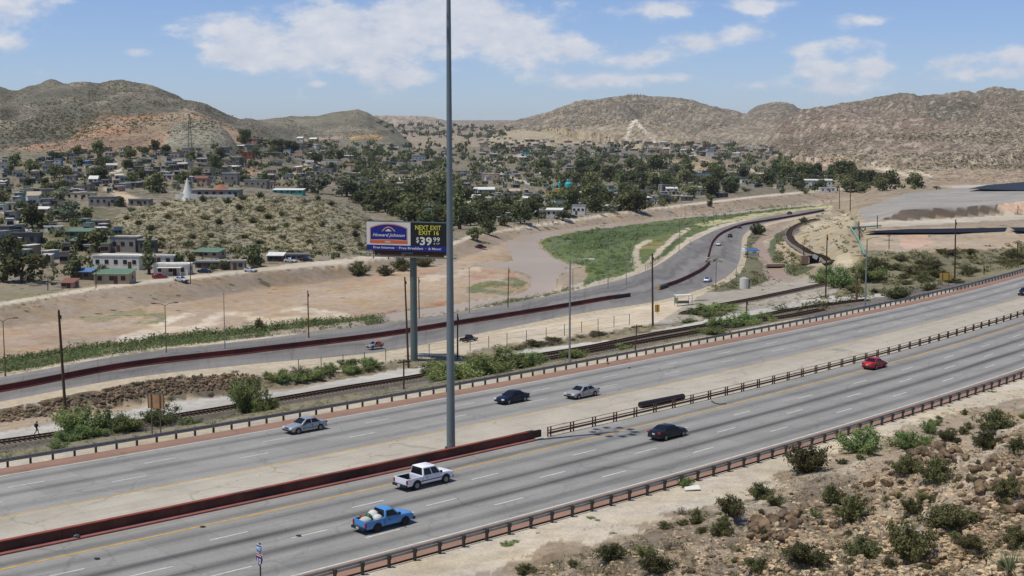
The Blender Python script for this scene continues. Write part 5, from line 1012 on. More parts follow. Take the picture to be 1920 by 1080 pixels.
WP = [(110, 582, 124, 792, 'tall dark wooden pole with a small lamp standing beside the dirt track at the left', 0, .22), (759, 520, 766, 690, 'dark leaning wooden pole just left of the billboard post', 0, .18), (858, 588, 858, 672, 'short wooden pole right of the mast beside the fence', 0, .16), (757, 674, 757, 730, 'short pole with a crossarm beside the rails below the billboard', 1, .13), (1223, 476, 1224, 611, 'tall black wooden pole left of the bus shelter', 0, .22), (1400, 560, 1400, 603, 'short dark pole beside the gravel track right of the bus shelter', 0, .15),
      (1194, 608, 1191, 658, 'thin short leaning pole beside the rails', 1, .10), (1551, 440, 1548, 557, 'dark pole standing in green shrubs left of the grey lamp pole', 0, .18), (1606, 513, 1606, 568, 'stout pole with a rust coloured foot beside the freeway rail', 0, .24), (1792, 412, 1790, 522, 'tall dark pole beside the yellow sign', 0, .2), (1908, 455, 1908, 492, 'short dark pole in the scrub near the right edge', 0, .15), (1667, 440, 1667, 467, 'small pole with crossarm in front of the pit bank', 1, .14),
      (1595, 322, 1594, 396, 'tall brown pole on top of the knoll', 0, .3), (1574, 352, 1574, 392, 'pole left of the tall brown one on the knoll', 0, .25), (1610, 415, 1612, 455, 'dark pole at the upper end of the aqua pipe', 0, .2), (1645, 404, 1645, 428, 'small pole standing by the upper end of the dark pond', 0, .18), (1909, 385, 1908, 402, 'small pole before the pink bank at the right edge', 0, .15), (1507, 461, 1507, 490, 'short dark post left of the railway underpass', 0, .22), (1845, 498, 1845, 514, 'short dark post beside the dark conveyor strip', 0, .15),
      (785, 520, 786, 600, 'reddish wooden pole right of the billboard post', 0, .14), (954, 502, 952, 580, 'reddish pole with a lamp on the road verge above the mud bar', 0, .14), (577, 545, 579, 640, 'reddish pole with a small twin lamp head on the river bank', 0, .15)]
for q in WP: wood_pole(q[0], q[1], q[2], q[3], q[4], q[5], q[6], M_WOODR if 'red' in q[4] or 'brown' in q[4] else None)
def lamp_pole(ut, vt, ub, vb, label, heads=2, arm=1.6, r=.11, m=None, name='street_lamp', rz=None):
    p = P(ub, vb); H = float(top_at(p, ut, vt)[2] - p[2]); t = thing(name, label, 'street lamp', p, rz if rz is not None else 0.35)
    MB().tube((0, 0, -.4), (0, 0, H - .35), r, r * .6, 10).tube((0, 0, -.4), (0, 0, .35), r * 1.7, r * 1.6, 8).build('shaft', m or M_LAMPG, t, angle=50)
    for sg in ((-1, 1) if heads == 2 else (1,)):
        MB().path([(0, 0, H - .5), (sg * arm * .45, 0, H - .12), (sg * arm, 0, H)], .05, 6).build('arm', m or M_LAMPG, t); MB().box((sg * (arm + .3), 0, H + .0), (.8, .3, .16)).build('lamp_head', M_WHITEP if heads == 1 else (m or M_LAMPG), t)
LP = [(8, 597, 10, 705, 'street lamp pole with twin heads at the left edge of the lower road', 2, M_WOODR), (310, 568, 312, 668, 'twin headed street lamp beside the lower road left of the grey single one', 2, M_WOODR), (422, 545, 422, 660, 'grey single armed street lamp beside the lower road on the left', 1, None), (880, 498, 880, 592, 'thin grey lamp pole right of the mast on the river bank', 1, None),
      (1073, 484, 1068, 681, 'tall grey lamp pole behind the freeway guardrail', 1, None), (1077, 502, 1074, 548, 'thin lamp pole at the river bank behind the tall grey one', 2, None), (1142, 455, 1140, 545, 'grey lamp pole on the meadow edge of the lower road', 2, None), (1175, 480, 1174, 538, 'thin lamp pole beside the meadow track', 1, None), (1273, 410, 1273, 474, 'lamp pole on the verge above the outer bend', 2, M_WOODR), (1284, 385, 1284, 432, 'dark lamp pole behind the outer bend', 2, None), (1299, 388, 1299, 426, 'lamp pole right of the dark one behind the outer bend', 1, None),
      (1338, 385, 1338, 419, 'lamp pole at the far straight of the lower road', 1, None), (1294, 448, 1294, 462, 'short lamp post on the verge inside the bend', 1, None), (1622, 445, 1622, 578, 'tall grey lamp pole behind the guardrail at the right', 1, None), (1454, 490, 1454, 537, 'brown lamp pole on the scrubby triangle', 1, M_WOODR), (1353, 392, 1353, 414, 'small lamp pole before the levee at the far road', 1, None), (1368, 378, 1368, 408, 'thin pole before the levee right of the small lamp', 1, None)]
LP[14] = (1341, 488, 1342, 545, 'brown lamp pole on the scrubby triangle at the bend', 1, M_WOODR); LP.append((1381, 497, 1380, 536, 'grey lamp pole left of the white tank', 1, None))
for q in LP: lamp_pole(q[0], q[1], q[2], q[3], q[4], q[5], 1.6 if q[0] != 1073 else 2.6, .10 if q[0] not in (1073, 1622) else .15, q[6], rz=0.35 if q[0] not in (1073,) else -.4)
# high mast
pm = Pz(845.5, 841); Ym = pm[1]; t = thing('high_mast', 'tall grey steel light mast rising from the median past the top of the picture', 'light mast', pm)
HM = 43.0; zs = [0, 9.5, 19, 28.5, 38, 42.4]; rs = [.40, .35, .30, .25, .21, .18]
M_MAST = mat('grey_mast_steel', C(126, 138, 146), .5, .25, noise=(.5, .08))
for i in range(5): MB().tube((0, 0, zs[i] - (.3 if i else 0)), (0, 0, zs[i + 1]), rs[i], rs[i + 1] - .004, 20).build('shaft_section', M_MAST, t, angle=40)
MB().box((0, 0, .04), (1.1, 1.1, .08)).build('base_plate', M_DKSTEEL, t)
bb = MB()
for i in range(8): a = i * math.pi / 4; bb.tube((.48 * math.cos(a), .48 * math.sin(a), .08), (.48 * math.cos(a), .48 * math.sin(a), .2), .03, .03, 6)
bb.build('anchor_bolts', M_DKSTEEL, t); MB().box((.0, -.39, 1.1), (.22, .06, .5)).build('hand_hole_cover', M_MAST, t)
ring = [(1.55 * math.cos(a), 1.55 * math.sin(a), HM - .6) for a in np.linspace(0, 2 * math.pi, 25)]; MB().path(ring, .06, 6).build('lamp_ring', M_LAMPG, t)
for i in range(4): a = i * math.pi / 2; MB().tube((0, 0, HM - .6), (1.55 * math.cos(a), 1.55 * math.sin(a), HM - .6), .04, .04, 6).build('spoke', M_LAMPG, t)
MB().tube((0, 0, HM - .9), (0, 0, HM + .1), .24, .2, 14).build('head_frame', M_LAMPG, t)
for i in range(10):
    a = i * math.pi / 5; MB().tube((2.05 * math.cos(a), 2.05 * math.sin(a), HM - 1.0), (2.05 * math.cos(a), 2.05 * math.sin(a), HM - .45), .40, .16, 12).build('luminaire', M_LAMPG, t)
# ================================================================ lettering
def text_mesh(txt, m, w, h, shear=0.0, bold=0.0, ext=.012):
    cu = bpy.data.curves.new('lettering', 'FONT'); cu.body = txt; cu.extrude = ext; cu.offset = bold; cu.shear = shear; cu.size = 1; cu.align_x = 'LEFT'; cu.resolution_u = 2
    o = bpy.data.objects.new('lettering', cu); COL.objects.link(o); dg = bpy.context.evaluated_depsgraph_get(); me = bpy.data.meshes.new_from_object(o.evaluated_get(dg)); bpy.data.objects.remove(o); bpy.data.curves.remove(cu); me.name = 'lettering'
    co = np.zeros(len(me.vertices) * 3, np.float32); me.vertices.foreach_get('co', co); co = co.reshape(-1, 3); lo, hi = co[:, :2].min(0), co[:, :2].max(0)
    co[:, :2] = (co[:, :2] - (lo + hi) / 2) / (hi - lo) * [w, h]; me.vertices.foreach_set('co', co.ravel()); me.materials.clear(); me.materials.append(m); me.update(); return me
def flat(pts, m, name, parent, y, th=.012):
    n = len(pts); V = [(x, y, z) for x, z in pts] + [(x, y + th, z) for x, z in pts]; b = MB().add(V, [tuple(range(n)), tuple(range(2 * n - 1, n - 1, -1))] + [(i, n + i, n + (i + 1) % n, (i + 1) % n) for i in range(n)]); return b.build(name, m, parent)
def lettering(txt, parent, x, z, y, m, w, h, shear=0.0, bold=0.0, label=None):
    o = link('lettering', text_mesh(txt, m, w, h, shear, bold), parent, (x, y, z)); o.rotation_euler = (math.pi / 2, 0, 0)
    return o
# ================================================================ billboard
pb = P(774.5, 678); Yb = pb[1]; S_ = Yb / (F * CP + 90 * SP)
def zat(v): return CAMH + ray(774, v)[1] * Yb - pb[2]
ztop, zbot = zat(417.5), zat(470.5); FH = ztop - zbot; FWD = 15.0; yaw = math.radians(-20)
t = thing('billboard', 'large motel billboard on a single steel post beside the lower road', 'billboard', pb, yaw)
M_TEAL = mat('grey_green_steel', C(104, 124, 124), .6, .2, noise=(1.5, .1), two=C(116, 118, 112))
MB().tube((-.2, .9, -.5), (-.2, .9, zbot - .9), .62, .58, 20).build('post', M_TEAL, t, angle=40)
M_BB_W = mat('sign_white', C(226, 226, 230), .55); M_BB_B = mat('sign_blue', C(30, 40, 140), .5); M_BB_K = mat('sign_black', (.012, .012, .012), .5); M_BB_Y = mat('sign_yellow', C(226, 218, 70), .5); M_BB_O = mat('sign_orange', C(222, 106, 64), .5); M_BB_OL = mat('sign_pale_orange', C(214, 150, 118), .5); M_SKIRT = mat('brown_skirt', C(84, 54, 42), .8, noise=(1, .2))
X0 = -8.5; bx = lambda f: X0 + f * FWD; bz = lambda f: ztop - f * FH
MB().box((X0 + FWD / 2, .18, zbot + FH / 2), (FWD + .08, .3, FH + .08)).build('panel', mat('sign_backing', C(120, 120, 118), .7), t)
flat([(bx(0), bz(0)), (bx(.548), bz(0)), (bx(.548), bz(.815)), (bx(0), bz(.815))], M_BB_W, 'white_face', t, .0)
flat([(bx(.548), bz(0)), (bx(1), bz(0)), (bx(1), bz(.815)), (bx(.548), bz(.815))], M_BB_K, 'black_face', t, .0)
flat([(bx(0), bz(.815)), (bx(1), bz(.815)), (bx(1), bz(1)), (bx(0), bz(1))], M_BB_B, 'blue_strip', t, .0)
def arch(x0, x1, zs_, ztopc, zb, dip, n=16): 
    top = [(x0 + (x1 - x0) * i / n, zs_ + (ztopc - zs_) * (1 - (2 * i / n - 1) ** 2)) for i in range(n + 1)]; bot = [(x1 - (x1 - x0) * i / n, zb + dip * (1 - (2 * i / n - 1) ** 2)) for i in range(n + 1)]; return top + bot
flat(arch(bx(.040), bx(.512), bz(.20), bz(.045), bz(.645), .10), M_BB_OL, 'logo_border', t, -.013); flat(arch(bx(.052), bx(.500), bz(.225), bz(.085), bz(.625), .10), M_BB_B, 'logo_shield', t, -.026)
flat([(bx(.04), bz(.655)), (bx(.275), bz(.632)), (bx(.512), bz(.655)), (bx(.512), bz(.765)), (bx(.04), bz(.765))], M_BB_O, 'orange_bar', t, -.013)
flat([(bx(.225), bz(.652)), (bx(.305), bz(.652)), (bx(.305), bz(.765)), (bx(.225), bz(.765))], M_BB_OL, 'bar_label', t, -.026); lettering('INN', t, bx(.265), bz(.71), -.04, M_BB_W, FWD * .045, FH * .06)
flat(arch(bx(.190), bx(.362), bz(.325), bz(.155), bz(.33), 0.0), M_BB_OL, 'roof_emblem', t, -.039); flat(arch(bx(.208), bx(.344), bz(.325), bz(.195), bz(.332), 0.0), M_BB_B, 'roof_opening', t, -.052); flat([(bx(.232), bz(.325)), (bx(.274), bz(.235)), (bx(.318), bz(.325))], M_BB_W, 'roof_gable', t, -.065)
lettering('Howard Johnson', t, bx(.278), bz(.475), -.04, M_BB_W, FWD * .40, FH * .15, .35, .012)
lettering('NEXT EXIT', t, bx(.765), bz(.165), -.014, M_BB_Y, FWD * .315, FH * .155, 0, .012); lettering('EXIT 16', t, bx(.775), bz(.345), -.014, M_BB_Y, FWD * .245, FH * .155, 0, .012)
lettering('$', t, bx(.636), bz(.615), -.014, M_BB_W, FWD * .036, FH * .22, 0, .012); lettering('39', t, bx(.738), bz(.645), -.014, M_BB_W, FWD * .148, FH * .30, 0, .03); lettering('99', t, bx(.868), bz(.575), -.014, M_BB_W, FWD * .082, FH * .16, 0, .015); lettering('& UP', t, bx(.868), bz(.72), -.014, M_BB_W, FWD * .075, FH * .06)
lettering('Free Internet', t, bx(.215), bz(.905), -.014, M_BB_W, FWD * .265, FH * .085, 0, .015); lettering('Free Breakfast', t, bx(.555), bz(.905), -.014, M_BB_W, FWD * .295, FH * .085, 0, .015); lettering('& More!', t, bx(.845), bz(.905), -.014, M_BB_W, FWD * .155, FH * .085, 0, .015)
for f in (.382, .735): MB().box((bx(f), -.014, bz(.905)), (.16, .012, .12)).build('dot', M_BB_OL, t)
MB().box((X0 + FWD * .52, .25, zbot - .52), (FWD * .86, .12, .9)).build('skirt', M_SKIRT, t); MB().box((X0 + FWD * .5, .18, zbot - .42), (2.2, .02, .28)).build('maker_plate', M_TEAL, t)
MB().box((X0 + FWD / 2 + .5, -.15, zbot - 1.05), (FWD + 2.0, .95, .14)).build('catwalk', M_TEAL, t); MB().box((.4, .9, zbot - .35), (13.2, .5, .7)).build('torsion_beam', M_TEAL, t)
for f in (.06, .25, .44, .63, .82, .98): MB().box((bx(f), .7, zbot + FH * .35), (.14, .12, FH * .9 + 2.2)).build('upright', M_TEAL, t)
for f in (.2, .5, .8): MB().path([(bx(f), -.5, zbot - 1.0), (bx(f), -1.4, zbot - .7)], .04, 6).box((bx(f), -1.5, zbot - .6), (.5, .2, .15)).build('flood_lamp', M_TEAL, t)
MB().box((X0 + FWD + .2, .2, zbot + FH / 2), (.14, .35, FH + .3)).build('edge_frame', M_DKSTEEL, t); MB().box((X0 + FWD / 2 + 1.5, .2, ztop + .1), (FWD - 1.5, .35, .16)).build('top_frame', M_TEAL, t)
# rear face of the wedge
rb = MB().box((X0 + FWD / 2 - 1.2, 2.0, zbot + FH / 2), (FWD - 1.5, .2, FH)).build('rear_panel', mat('sign_backing', (.3, .3, .3)), t)
# ================================================================ route marker by the near guardrail
ps = Pz(488, 1119); Ys = ps[1]; zq = lambda v: CAMH + ray(488, v)[1] * Ys
dsg = fw_dir(float(fw_so(ps[0], ps[1])[0])); t = thing('route_marker', 'blue interstate route marker on a thin post beside the near guardrail', 'road sign', ps, dsg - math.pi / 2)
MB().box((0, .05, (zq(1018)) / 2), (.09, .06, zq(1018))).build('post', M_DKSTEEL, t)
M_SB = mat('sign_bright_blue', C(52, 120, 210), .45); M_SN = mat('interstate_blue', C(28, 52, 150), .45); M_SR = mat('interstate_red', C(190, 60, 56), .45)
ws = .62; z1, z2 = zq(1036), zq(1021.5)
flat([(-ws / 2, z1), (ws / 2, z1), (ws / 2, z2), (-ws / 2, z2)], M_WHITEP, 'plate_border', t, .0); flat([(-ws / 2 + .03, z1 + .03), (ws / 2 - .03, z1 + .03), (ws / 2 - .03, z2 - .03), (-ws / 2 + .03, z2 - .03)], M_SB, 'direction_plate', t, -.013); lettering('WEST', t, 0, (z1 + z2) / 2, -.026, M_WHITEP, .44, .2, 0, .01)
z3, z4 = zq(1063), zq(1037.5); hh = z4 - z3; wd = .40
shield = [(-wd * .96, z4 - hh * .06), (-wd * .5, z4 - hh * .02), (0, z4 - hh * .06), (wd * .5, z4 - hh * .02), (wd * .96, z4 - hh * .06), (wd * 1.05, z4 - hh * .35), (wd * .8, z4 - hh * .66), (0, z3), (-wd * .8, z4 - hh * .66), (-wd * 1.05, z4 - hh * .35)]
flat(shield, M_WHITEP, 'shield_border', t, .0); cx_, cz_ = 0, (z3 + z4) / 2
flat([(x * .92, cz_ + (z - cz_) * .93) for x, z in shield], M_SN, 'shield', t, -.013); flat([(-wd * .88, z4 - hh * .085), (0, z4 - hh * .09), (wd * .88, z4 - hh * .085), (wd * .93, z4 - hh * .26), (-wd * .93, z4 - hh * .26)], M_SR, 'shield_top', t, -.026); lettering('INTERSTATE', t, 0, z4 - hh * .18, -.04, M_WHITEP, .5, .07); lettering('10', t, 0, cz_ - hh * .08, -.03, M_WHITEP, .40, hh * .42, 0, .015)
# signs seen from behind / far signs
def board_sign(u0, v0, u1, v1, ub, vb, label, m, mb, legs=2, yaw=None, name='road_sign'):
    p = P(ub, vb); Y = p[1]; wid = (u1 - u0) / px(Y); zt = CAMH + ray(ub, v0)[1] * Y - p[2]; zb_ = CAMH + ray(ub, v1)[1] * Y - p[2]; t = thing(name, label, 'road sign', p, yaw or 0)
    nb = 2 if 'tan' in label else 1
    for k in range(nb): MB().box((0, -.06, zb_ + (zt - zb_) * (k + .5) / nb), (wid, .05, (zt - zb_) / nb - .04)).build('panel', m, t)
    if 'tan' in label:
        for s_ in (-1, 1): MB().box((s_ * wid / 2, -.07, (zt + zb_) / 2), (.08, .08, zt - zb_)).build('frame', M_POST, t); MB().box((0, -.05, zt - .06), (wid + .06, .09, .13)).build('top_rail', mb, t)
    for k in range(legs): MB().box(((k - (legs - 1) / 2) * wid * .55, -.13, zt / 2 - .2), (.1, .08, zt + .3)).build('leg', M_POST, t)
board_sign(277, 738, 312, 766, 295, 816, 'tan brown backed sign on two legs behind the far guardrail', mat('orange_board', C(184, 142, 104), .7, noise=(2, .2)), M_CONC, yaw=-.35); board_sign(1761, 512, 1783, 525, 1772, 536, 'yellow striped sign panel on posts beyond the freeway at the right', mat('yellow_board', C(222, 178, 88), .6, noise=(2, .15)), mat('yellow_board', (1, 1, 1)), 2)
board_sign(1227, 571, 1236, 585, 1232, 588, 'small orange yellow warning sign left of the bus shelter', mat('warning_yellow', (1, 1, 1)), mat('warning_yellow', (1, 1, 1)), 1)
# ================================================================ shelter, tank, stall, bridge, pipe and small things
p = P(1281, 573); Y = p[1]; w = 31 / px(Y); t = thing('bus_shelter', 'open bus shelter with a flat white roof beside the lower road', 'bus shelter', p, .25)
MB().box((0, 0, 2.35), (w, 2.2, .16)).build('roof', M_WHITEP, t)
for x in (-1, 1):
    for y in (-1, 1): MB().box((x * (w / 2 - .12), y * .95, 1.15), (.09, .09, 2.3)).build('leg', M_LAMPG, t)
MB().box((0, .98, .75), (w - .3, .05, .5)).build('back_panel', mat('shelter_mesh', C(176, 170, 154), .7), t); MB().box((-w / 2 + .12, 0, 1.2), (.05, 1.7, 1.3)).build('side_panel', mat('shelter_green', C(116, 128, 108), .7), t); MB().box((0, .5, .5), (w - .6, .4, .08)).build('bench', M_LAMPG, t)
p = P(1395, 541); t = thing('water_tank', 'white cylindrical water tank on the gravel at the road bend', 'tank', p); MB().tube((0, 0, 0), (0, 0, 2.6), 1.15, 1.15, 18).build('drum', M_WHITEP, t, angle=40); MB().tube((0, 0, 2.6), (0, 0, 2.95), 1.15, .3, 18).build('lid', M_CONC, t); MB().box((1.25, 0, 1.1), (.25, .4, 2.2)).build('ladder', M_DKSTEEL, t)
p = P(1410, 482); t = thing('roadside_stall', 'roadside stall with a blue tarpaulin roof under a tree at the bend', 'stall', p, .2); MB().add([(-2.1, -1.4, 2.3), (2.1, -1.4, 2.3), (2.1, 1.4, 2.9), (-2.1, 1.4, 2.9), (-2.1, -1.4, 2.2), (2.1, -1.4, 2.2), (2.1, 1.4, 2.8), (-2.1, 1.4, 2.8)], [(0, 1, 2, 3), (7, 6, 5, 4), (0, 4, 5, 1), (1, 5, 6, 2), (2, 6, 7, 3), (3, 7, 4, 0)]).build('tarpaulin', mat('blue_tarpaulin', C(70, 112, 170), .6), t); MB().box((.4, -1.0, .7), (2.8, .5, 1.4)).build('counter', M_WHITEP, t)
for x in (-1.9, 1.9):
    for y in (-1.2, 1.2): MB().box((x, y, 1.1), (.1, .1, 2.4)).build('leg', M_DKSTEEL, t)
p = P(1396, 478); t = thing('parked_van', 'white box van parked beside the blue roofed stall', 'van', p, 1.2); MB().box((0, 0, 1.3), (3.0, 1.9, 1.7)).build('body', M_WHITEP, t); MB().box((-1.9, 0, .95), (1.0, 1.8, 1.1)).build('cab', M_WHITEP, t)
for x in (-1.6, .9):
    for y in (-.9, .9): MB().tube((x, y - .1, .36), (x, y + .1, .36), .36, .36, 12).build('wheel', M_BLACK, t)
p = P(1453, 505); t = thing('canal_culvert', 'concrete culvert with a dark slot where the canal passes under the track', 'culvert', p - [0, 0, .4], .12); wq = 36 / px(p[1])
for z_, m_, nm, hgt, dep in ((1.55, M_CONC, 'headwall', .5, 1.4), (2.0, mat('sill_pink', C(190, 152, 130), .9), 'lip', .3, 1.6)): MB().box((0, 0, z_), (wq, dep, hgt)).build(nm, m_, t)
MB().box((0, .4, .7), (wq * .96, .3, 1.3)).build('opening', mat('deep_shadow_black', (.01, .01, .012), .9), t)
for x in (-1, 1): MB().box((x * (wq / 2 + .3), -.3, .9), (.6, 2.4, 2.2)).build('abutment', M_CONC, t)
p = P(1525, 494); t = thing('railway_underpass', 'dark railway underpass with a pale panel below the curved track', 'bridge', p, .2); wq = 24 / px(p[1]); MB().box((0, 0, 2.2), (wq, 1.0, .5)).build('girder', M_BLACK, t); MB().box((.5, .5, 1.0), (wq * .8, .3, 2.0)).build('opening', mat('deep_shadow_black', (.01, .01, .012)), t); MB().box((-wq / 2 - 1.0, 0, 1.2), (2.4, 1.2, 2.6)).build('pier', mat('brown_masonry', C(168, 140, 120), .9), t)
b = MB().box((.3, -.7, 2.1), (1.6, .08, 1.3), 0, 0, Matrix.Rotation(.5, 3, 'Y')).build('loose_panel', M_WHITEP, t)
aq = mat('aqua_pipe_paint', C(122, 172, 164), .6); t = thing('aqua_pipe', 'aqua green pipe bending down from the dark pond to the scrub', 'pipe', P(1595, 432)); o_ = P(1595, 432)
pipe_pts = [P(u, v) + [0, 0, .8] for u, v in ((1652, 427), (1622, 429), (1595, 431), (1603, 443), (1611, 457), (1616, 470), (1621, 482))]; MB().path([q - o_ for q in pipe_pts[:3]], .27, 10).build('upper_run', aq, t); MB().path([q - o_ for q in pipe_pts[2:]], .27, 10).build('lower_run', aq, t)
for q in pipe_pts[1::2]: MB().box(q - o_ - np.array([0, 0, .6]), (.5, .5, .9)).build('support', M_CONC, t)
# dark lined ponds
M_POND = mat('dark_pond_water', (.018, .020, .028), .8, spec=.05)
def ground_patch(name, pts, m, dz=.12):
    q = np.array([P(u, v) for u, v in pts]); z = float(np.median(q[:, 2])) + dz; return poly_sheet(name, np.array([Pz(u, v, z) for u, v in pts])[:, :2], z, m)
ground_patch('pond_water', [(1618, 436), (1640, 432.5), (1700, 429.5), (1888, 426.5), (1884, 434), (1760, 436.5)], M_POND, .5); ground_patch('pond_water', [(1893, 426.5), (2300, 420), (2300, 428), (1905, 433)], M_POND, .5); ground_patch('pond_water', [(1815, 354), (1850, 347), (1920, 341), (2300, 330), (2300, 352), (1920, 357)], mat('blue_pond_water', C(58, 66, 80), .8, spec=.05), .9)
# things lying on the freeway
def pipe_lying():
    a, c = Pz(1200, 765), Pz(1281, 749); d = c - a; L_ = np.linalg.norm(d); t = thing('ribbed_pipe', 'black ribbed pipe lying along the median beside the steel barrier', 'pipe', a, math.atan2(d[1], d[0])); n = 14
    MB().tube((0, 0, .3), (L_, 0, .3), .24, .24, 12).build('tube', M_BLACK, t)
    rm = MB().tube((-.22, 0, 0), (.22, 0, 0), .33, .33, 12).mesh('rib', M_BLACK)
    for i in range(n): link('rib', rm, t, (L_ * (i + .5) / n, 0, .33))
pipe_lying()
p = Pz(1297, 916, .1); t = link('white_sheet', MB().add([(-.6, -.4, 0), (.65, -.45, .1), (.6, .42, .22), (-.55, .38, .04), (-.6, -.4, -.06), (.65, -.45, .04), (.6, .42, .16), (-.55, .38, -.02)], [(0, 1, 2, 3), (7, 6, 5, 4), (0, 4, 5, 1), (1, 5, 6, 2), (2, 6, 7, 3), (3, 7, 4, 0)]).mesh('white_sheet', M_WHITEP), None, (p[0], p[1], float(hz(p[0], p[1])) + .12)); tag(t, 'flat white sheet lying on the sand behind the near guardrail', 'sheet')
p = Pz(140, 1011); t = tag(MB().sphere((0, 0, .2), .30, 10, 6, sq=(1.4, .8, .75), jit=.12).sphere((-.45, .1, .25), .16, 8, 5, jit=.15).build('rubbish_bag', mat('grey_plastic', C(90, 92, 98), .4), None, p), 'grey rubbish bag at the foot of the red median wall', 'bag')
a = [Pz(u, v, .03) for u, v in ((1334, 752), (1340, 756), (1350, 758), (1362, 757))]; t = tag(MB().path([q - a[0] for q in a], .07, 6).build('tyre_strip', M_BLACK, None, a[0]), 'curled strip of black tyre rubber near the yellow line', 'tyre strip')
for u, v in ((1140, 682), (380, 988), (182, 1048), (800, 858), (560, 1005), (1180, 690)):
    q = Pz(u, v, .03); tag(MB().sphere((0, 0, .04), .14, 7, 4, sq=(1.6, 1, .35), jit=.2).build('road_scrap', M_BLACK, None, q), 'small dark scrap lying on the freeway paving', 'scrap', 'scraps on the freeway')
# fence along the lower road
def fence(pts, label, step=4.5, h=2.2):
    W_ = resample(catmull([P(u, v) for u, v in pts], 6), step); W_[:, 2] = hz(W_[:, 0], W_[:, 1]); t = thing('wire_fence', label, 'fence', W_[len(W_) // 2]); o_ = W_[len(W_) // 2]; pmm = MB().tube((0, 0, -.2), (0, 0, h), .06, .06, 6).mesh('post', M_DKSTEEL)
    for q in W_: link('post', pmm, t, q - o_)
    for z in (.15, h * .5, h - .05): MB().path([q - o_ + np.array([0, 0, z]) for q in W_], .018, 3).build('wire', M_LAMPG, t)
fence([(560, 699), (640, 690), (700, 682), (760, 674), (840, 664), (900, 655), (960, 645), (1040, 633), (1120, 619), (1180, 609)], 'wire fence with thin posts on the bank below the lower road'); fence([(1210, 508), (1232, 492), (1248, 478), (1262, 462), (1276, 448)], 'grey mesh fence along the outside of the bend', 4, 2.0)
# crumbling stone retaining wall under the lower road
BANKR = [rock_mesh(60 + i) for i in range(4)]; [m_.materials.append(mat('bank_stone', C(128, 112, 94), .95, noise=(1.2, .35), bump=(3, .9, .14), rnd=.35, two=C(88, 76, 64))) for m_ in BANKR]
def stone_bank():
    t = thing('stone_bank', 'rough brown stone bank holding up the lower road at the left', 'wall', P(350, 728)); o_ = P(350, 728); r = random.Random(9); n = 0
    for u in np.arange(205, 478, 5.2):
        vt = np.interp(u, [0, 120, 240, 350, 430, 490], [764, 744, 720, 704, 699, 704]); vb = np.interp(u, [0, 240, 440, 505], [790, 760, 738, 729])
        for k in range(4):
            v = vt + (vb - vt) * .82 * (k + .5 + r.uniform(-.3, .3)) / 4.2; p = P(u + r.uniform(-3, 3), v); s = r.uniform(.14, .36); o = link('stone', r.choice(BANKR), t, p - o_); o.scale = (s * 1.0, s * .9, s * 2.1); o.rotation_euler = (r.uniform(-.3, .3), r.uniform(-.3, .3), r.uniform(0, 6)); n += 1
stone_bank()
# ================================================================ vehicles (x forward, y left, z up, origin on the road under the middle)
def paint(name, rgb, metal=.15): return mat(name, rgb, .34, metal, .35, coat=.22)
M_GLASS = mat('dark_car_glass', (.010, .012, .014), .12, spec=.4); M_TYRE = mat('tyre_rubber', (.02, .02, .021), .85); M_RIM = mat('alloy_rim', C(150, 152, 156), .35, .7); M_CHROME = mat('chrome', C(190, 192, 196), .2, .8); M_DARKP = mat('black_plastic', (.022, .022, .024), .6); M_TAIL = mat('red_tail_lamp', (.32, .015, .015), .25); M_HEAD = mat('clear_head_lamp', (.75, .76, .78), .15); M_PLATE = mat('number_plate', C(210, 212, 214), .5)
def ring_body(x, zb, zt, w, tuck=.10, crown=.03, n=1):
    h = zt - zb
    half = [(w * .82, zb), (w * .96, zb + .10 * h), (w, zb + .42 * h), (w * .985, zb + .68 * h), (w * .93, zt - .055 * h), (w * (.93 - tuck), zt), (w * .42, zt + crown), (0, zt + crown * 1.25)]
    return [(x, y, z) for y, z in half] + [(x, -y, z) for y, z in half[-2::-1]]
def wheel(t, x, y, r, wd, rimc=None):
    s = 1 if y > 0 else -1
    w = MB().tube((0, -wd / 2, 0), (0, wd / 2, 0), r, r, 20).build('wheel', M_TYRE, t, (x, y - s * wd / 2, r), angle=40)
    b = MB().tube((0, s * (wd / 2 - .03), 0), (0, s * (wd / 2 + .006), 0), r * .66, r * .60, 14).tube((0, s * (wd / 2 - .02), 0), (0, s * (wd / 2 + .02), 0), r * .16, r * .14, 8)
    b.build('rim', rimc or M_RIM, w, angle=40)
def arch(t, x, y, r, m=None):
    s = 1 if y > 0 else -1; n = 12; V = []
    for yy in (y, y - s * .10):
        V += [(x + r * math.cos(a), yy, max(.16, r * .86 + r * math.sin(a) - .02)) for a in np.linspace(0, math.pi, n + 1)]
    k = n + 1; MB().add(V, [tuple(range(k)) if s > 0 else tuple(range(k))[::-1], tuple(range(k, 2 * k))] + [(i, i + 1, k + i + 1, k + i) for i in range(n)]).build('wheel_arch', m or M_DARKP, t)
def quadpart(t, name, pts, m, th=.012):
    a, b_, c = [Vector(p) for p in pts[:3]]; nrm = (b_ - a).cross(c - a).normalized() * th
    n = len(pts); V = [Vector(p) + nrm for p in pts] + [Vector(p) - nrm * .5 for p in pts]
    return MB().add(V, [tuple(range(n)), tuple(range(2 * n - 1, n - 1, -1))] + [(i, n + i, n + (i + 1) % n, (i + 1) % n) for i in range(n)]).build(name, m, t)
def lerp3(a, b, t): return tuple(a[i] + (b[i] - a[i]) * t for i in range(3))
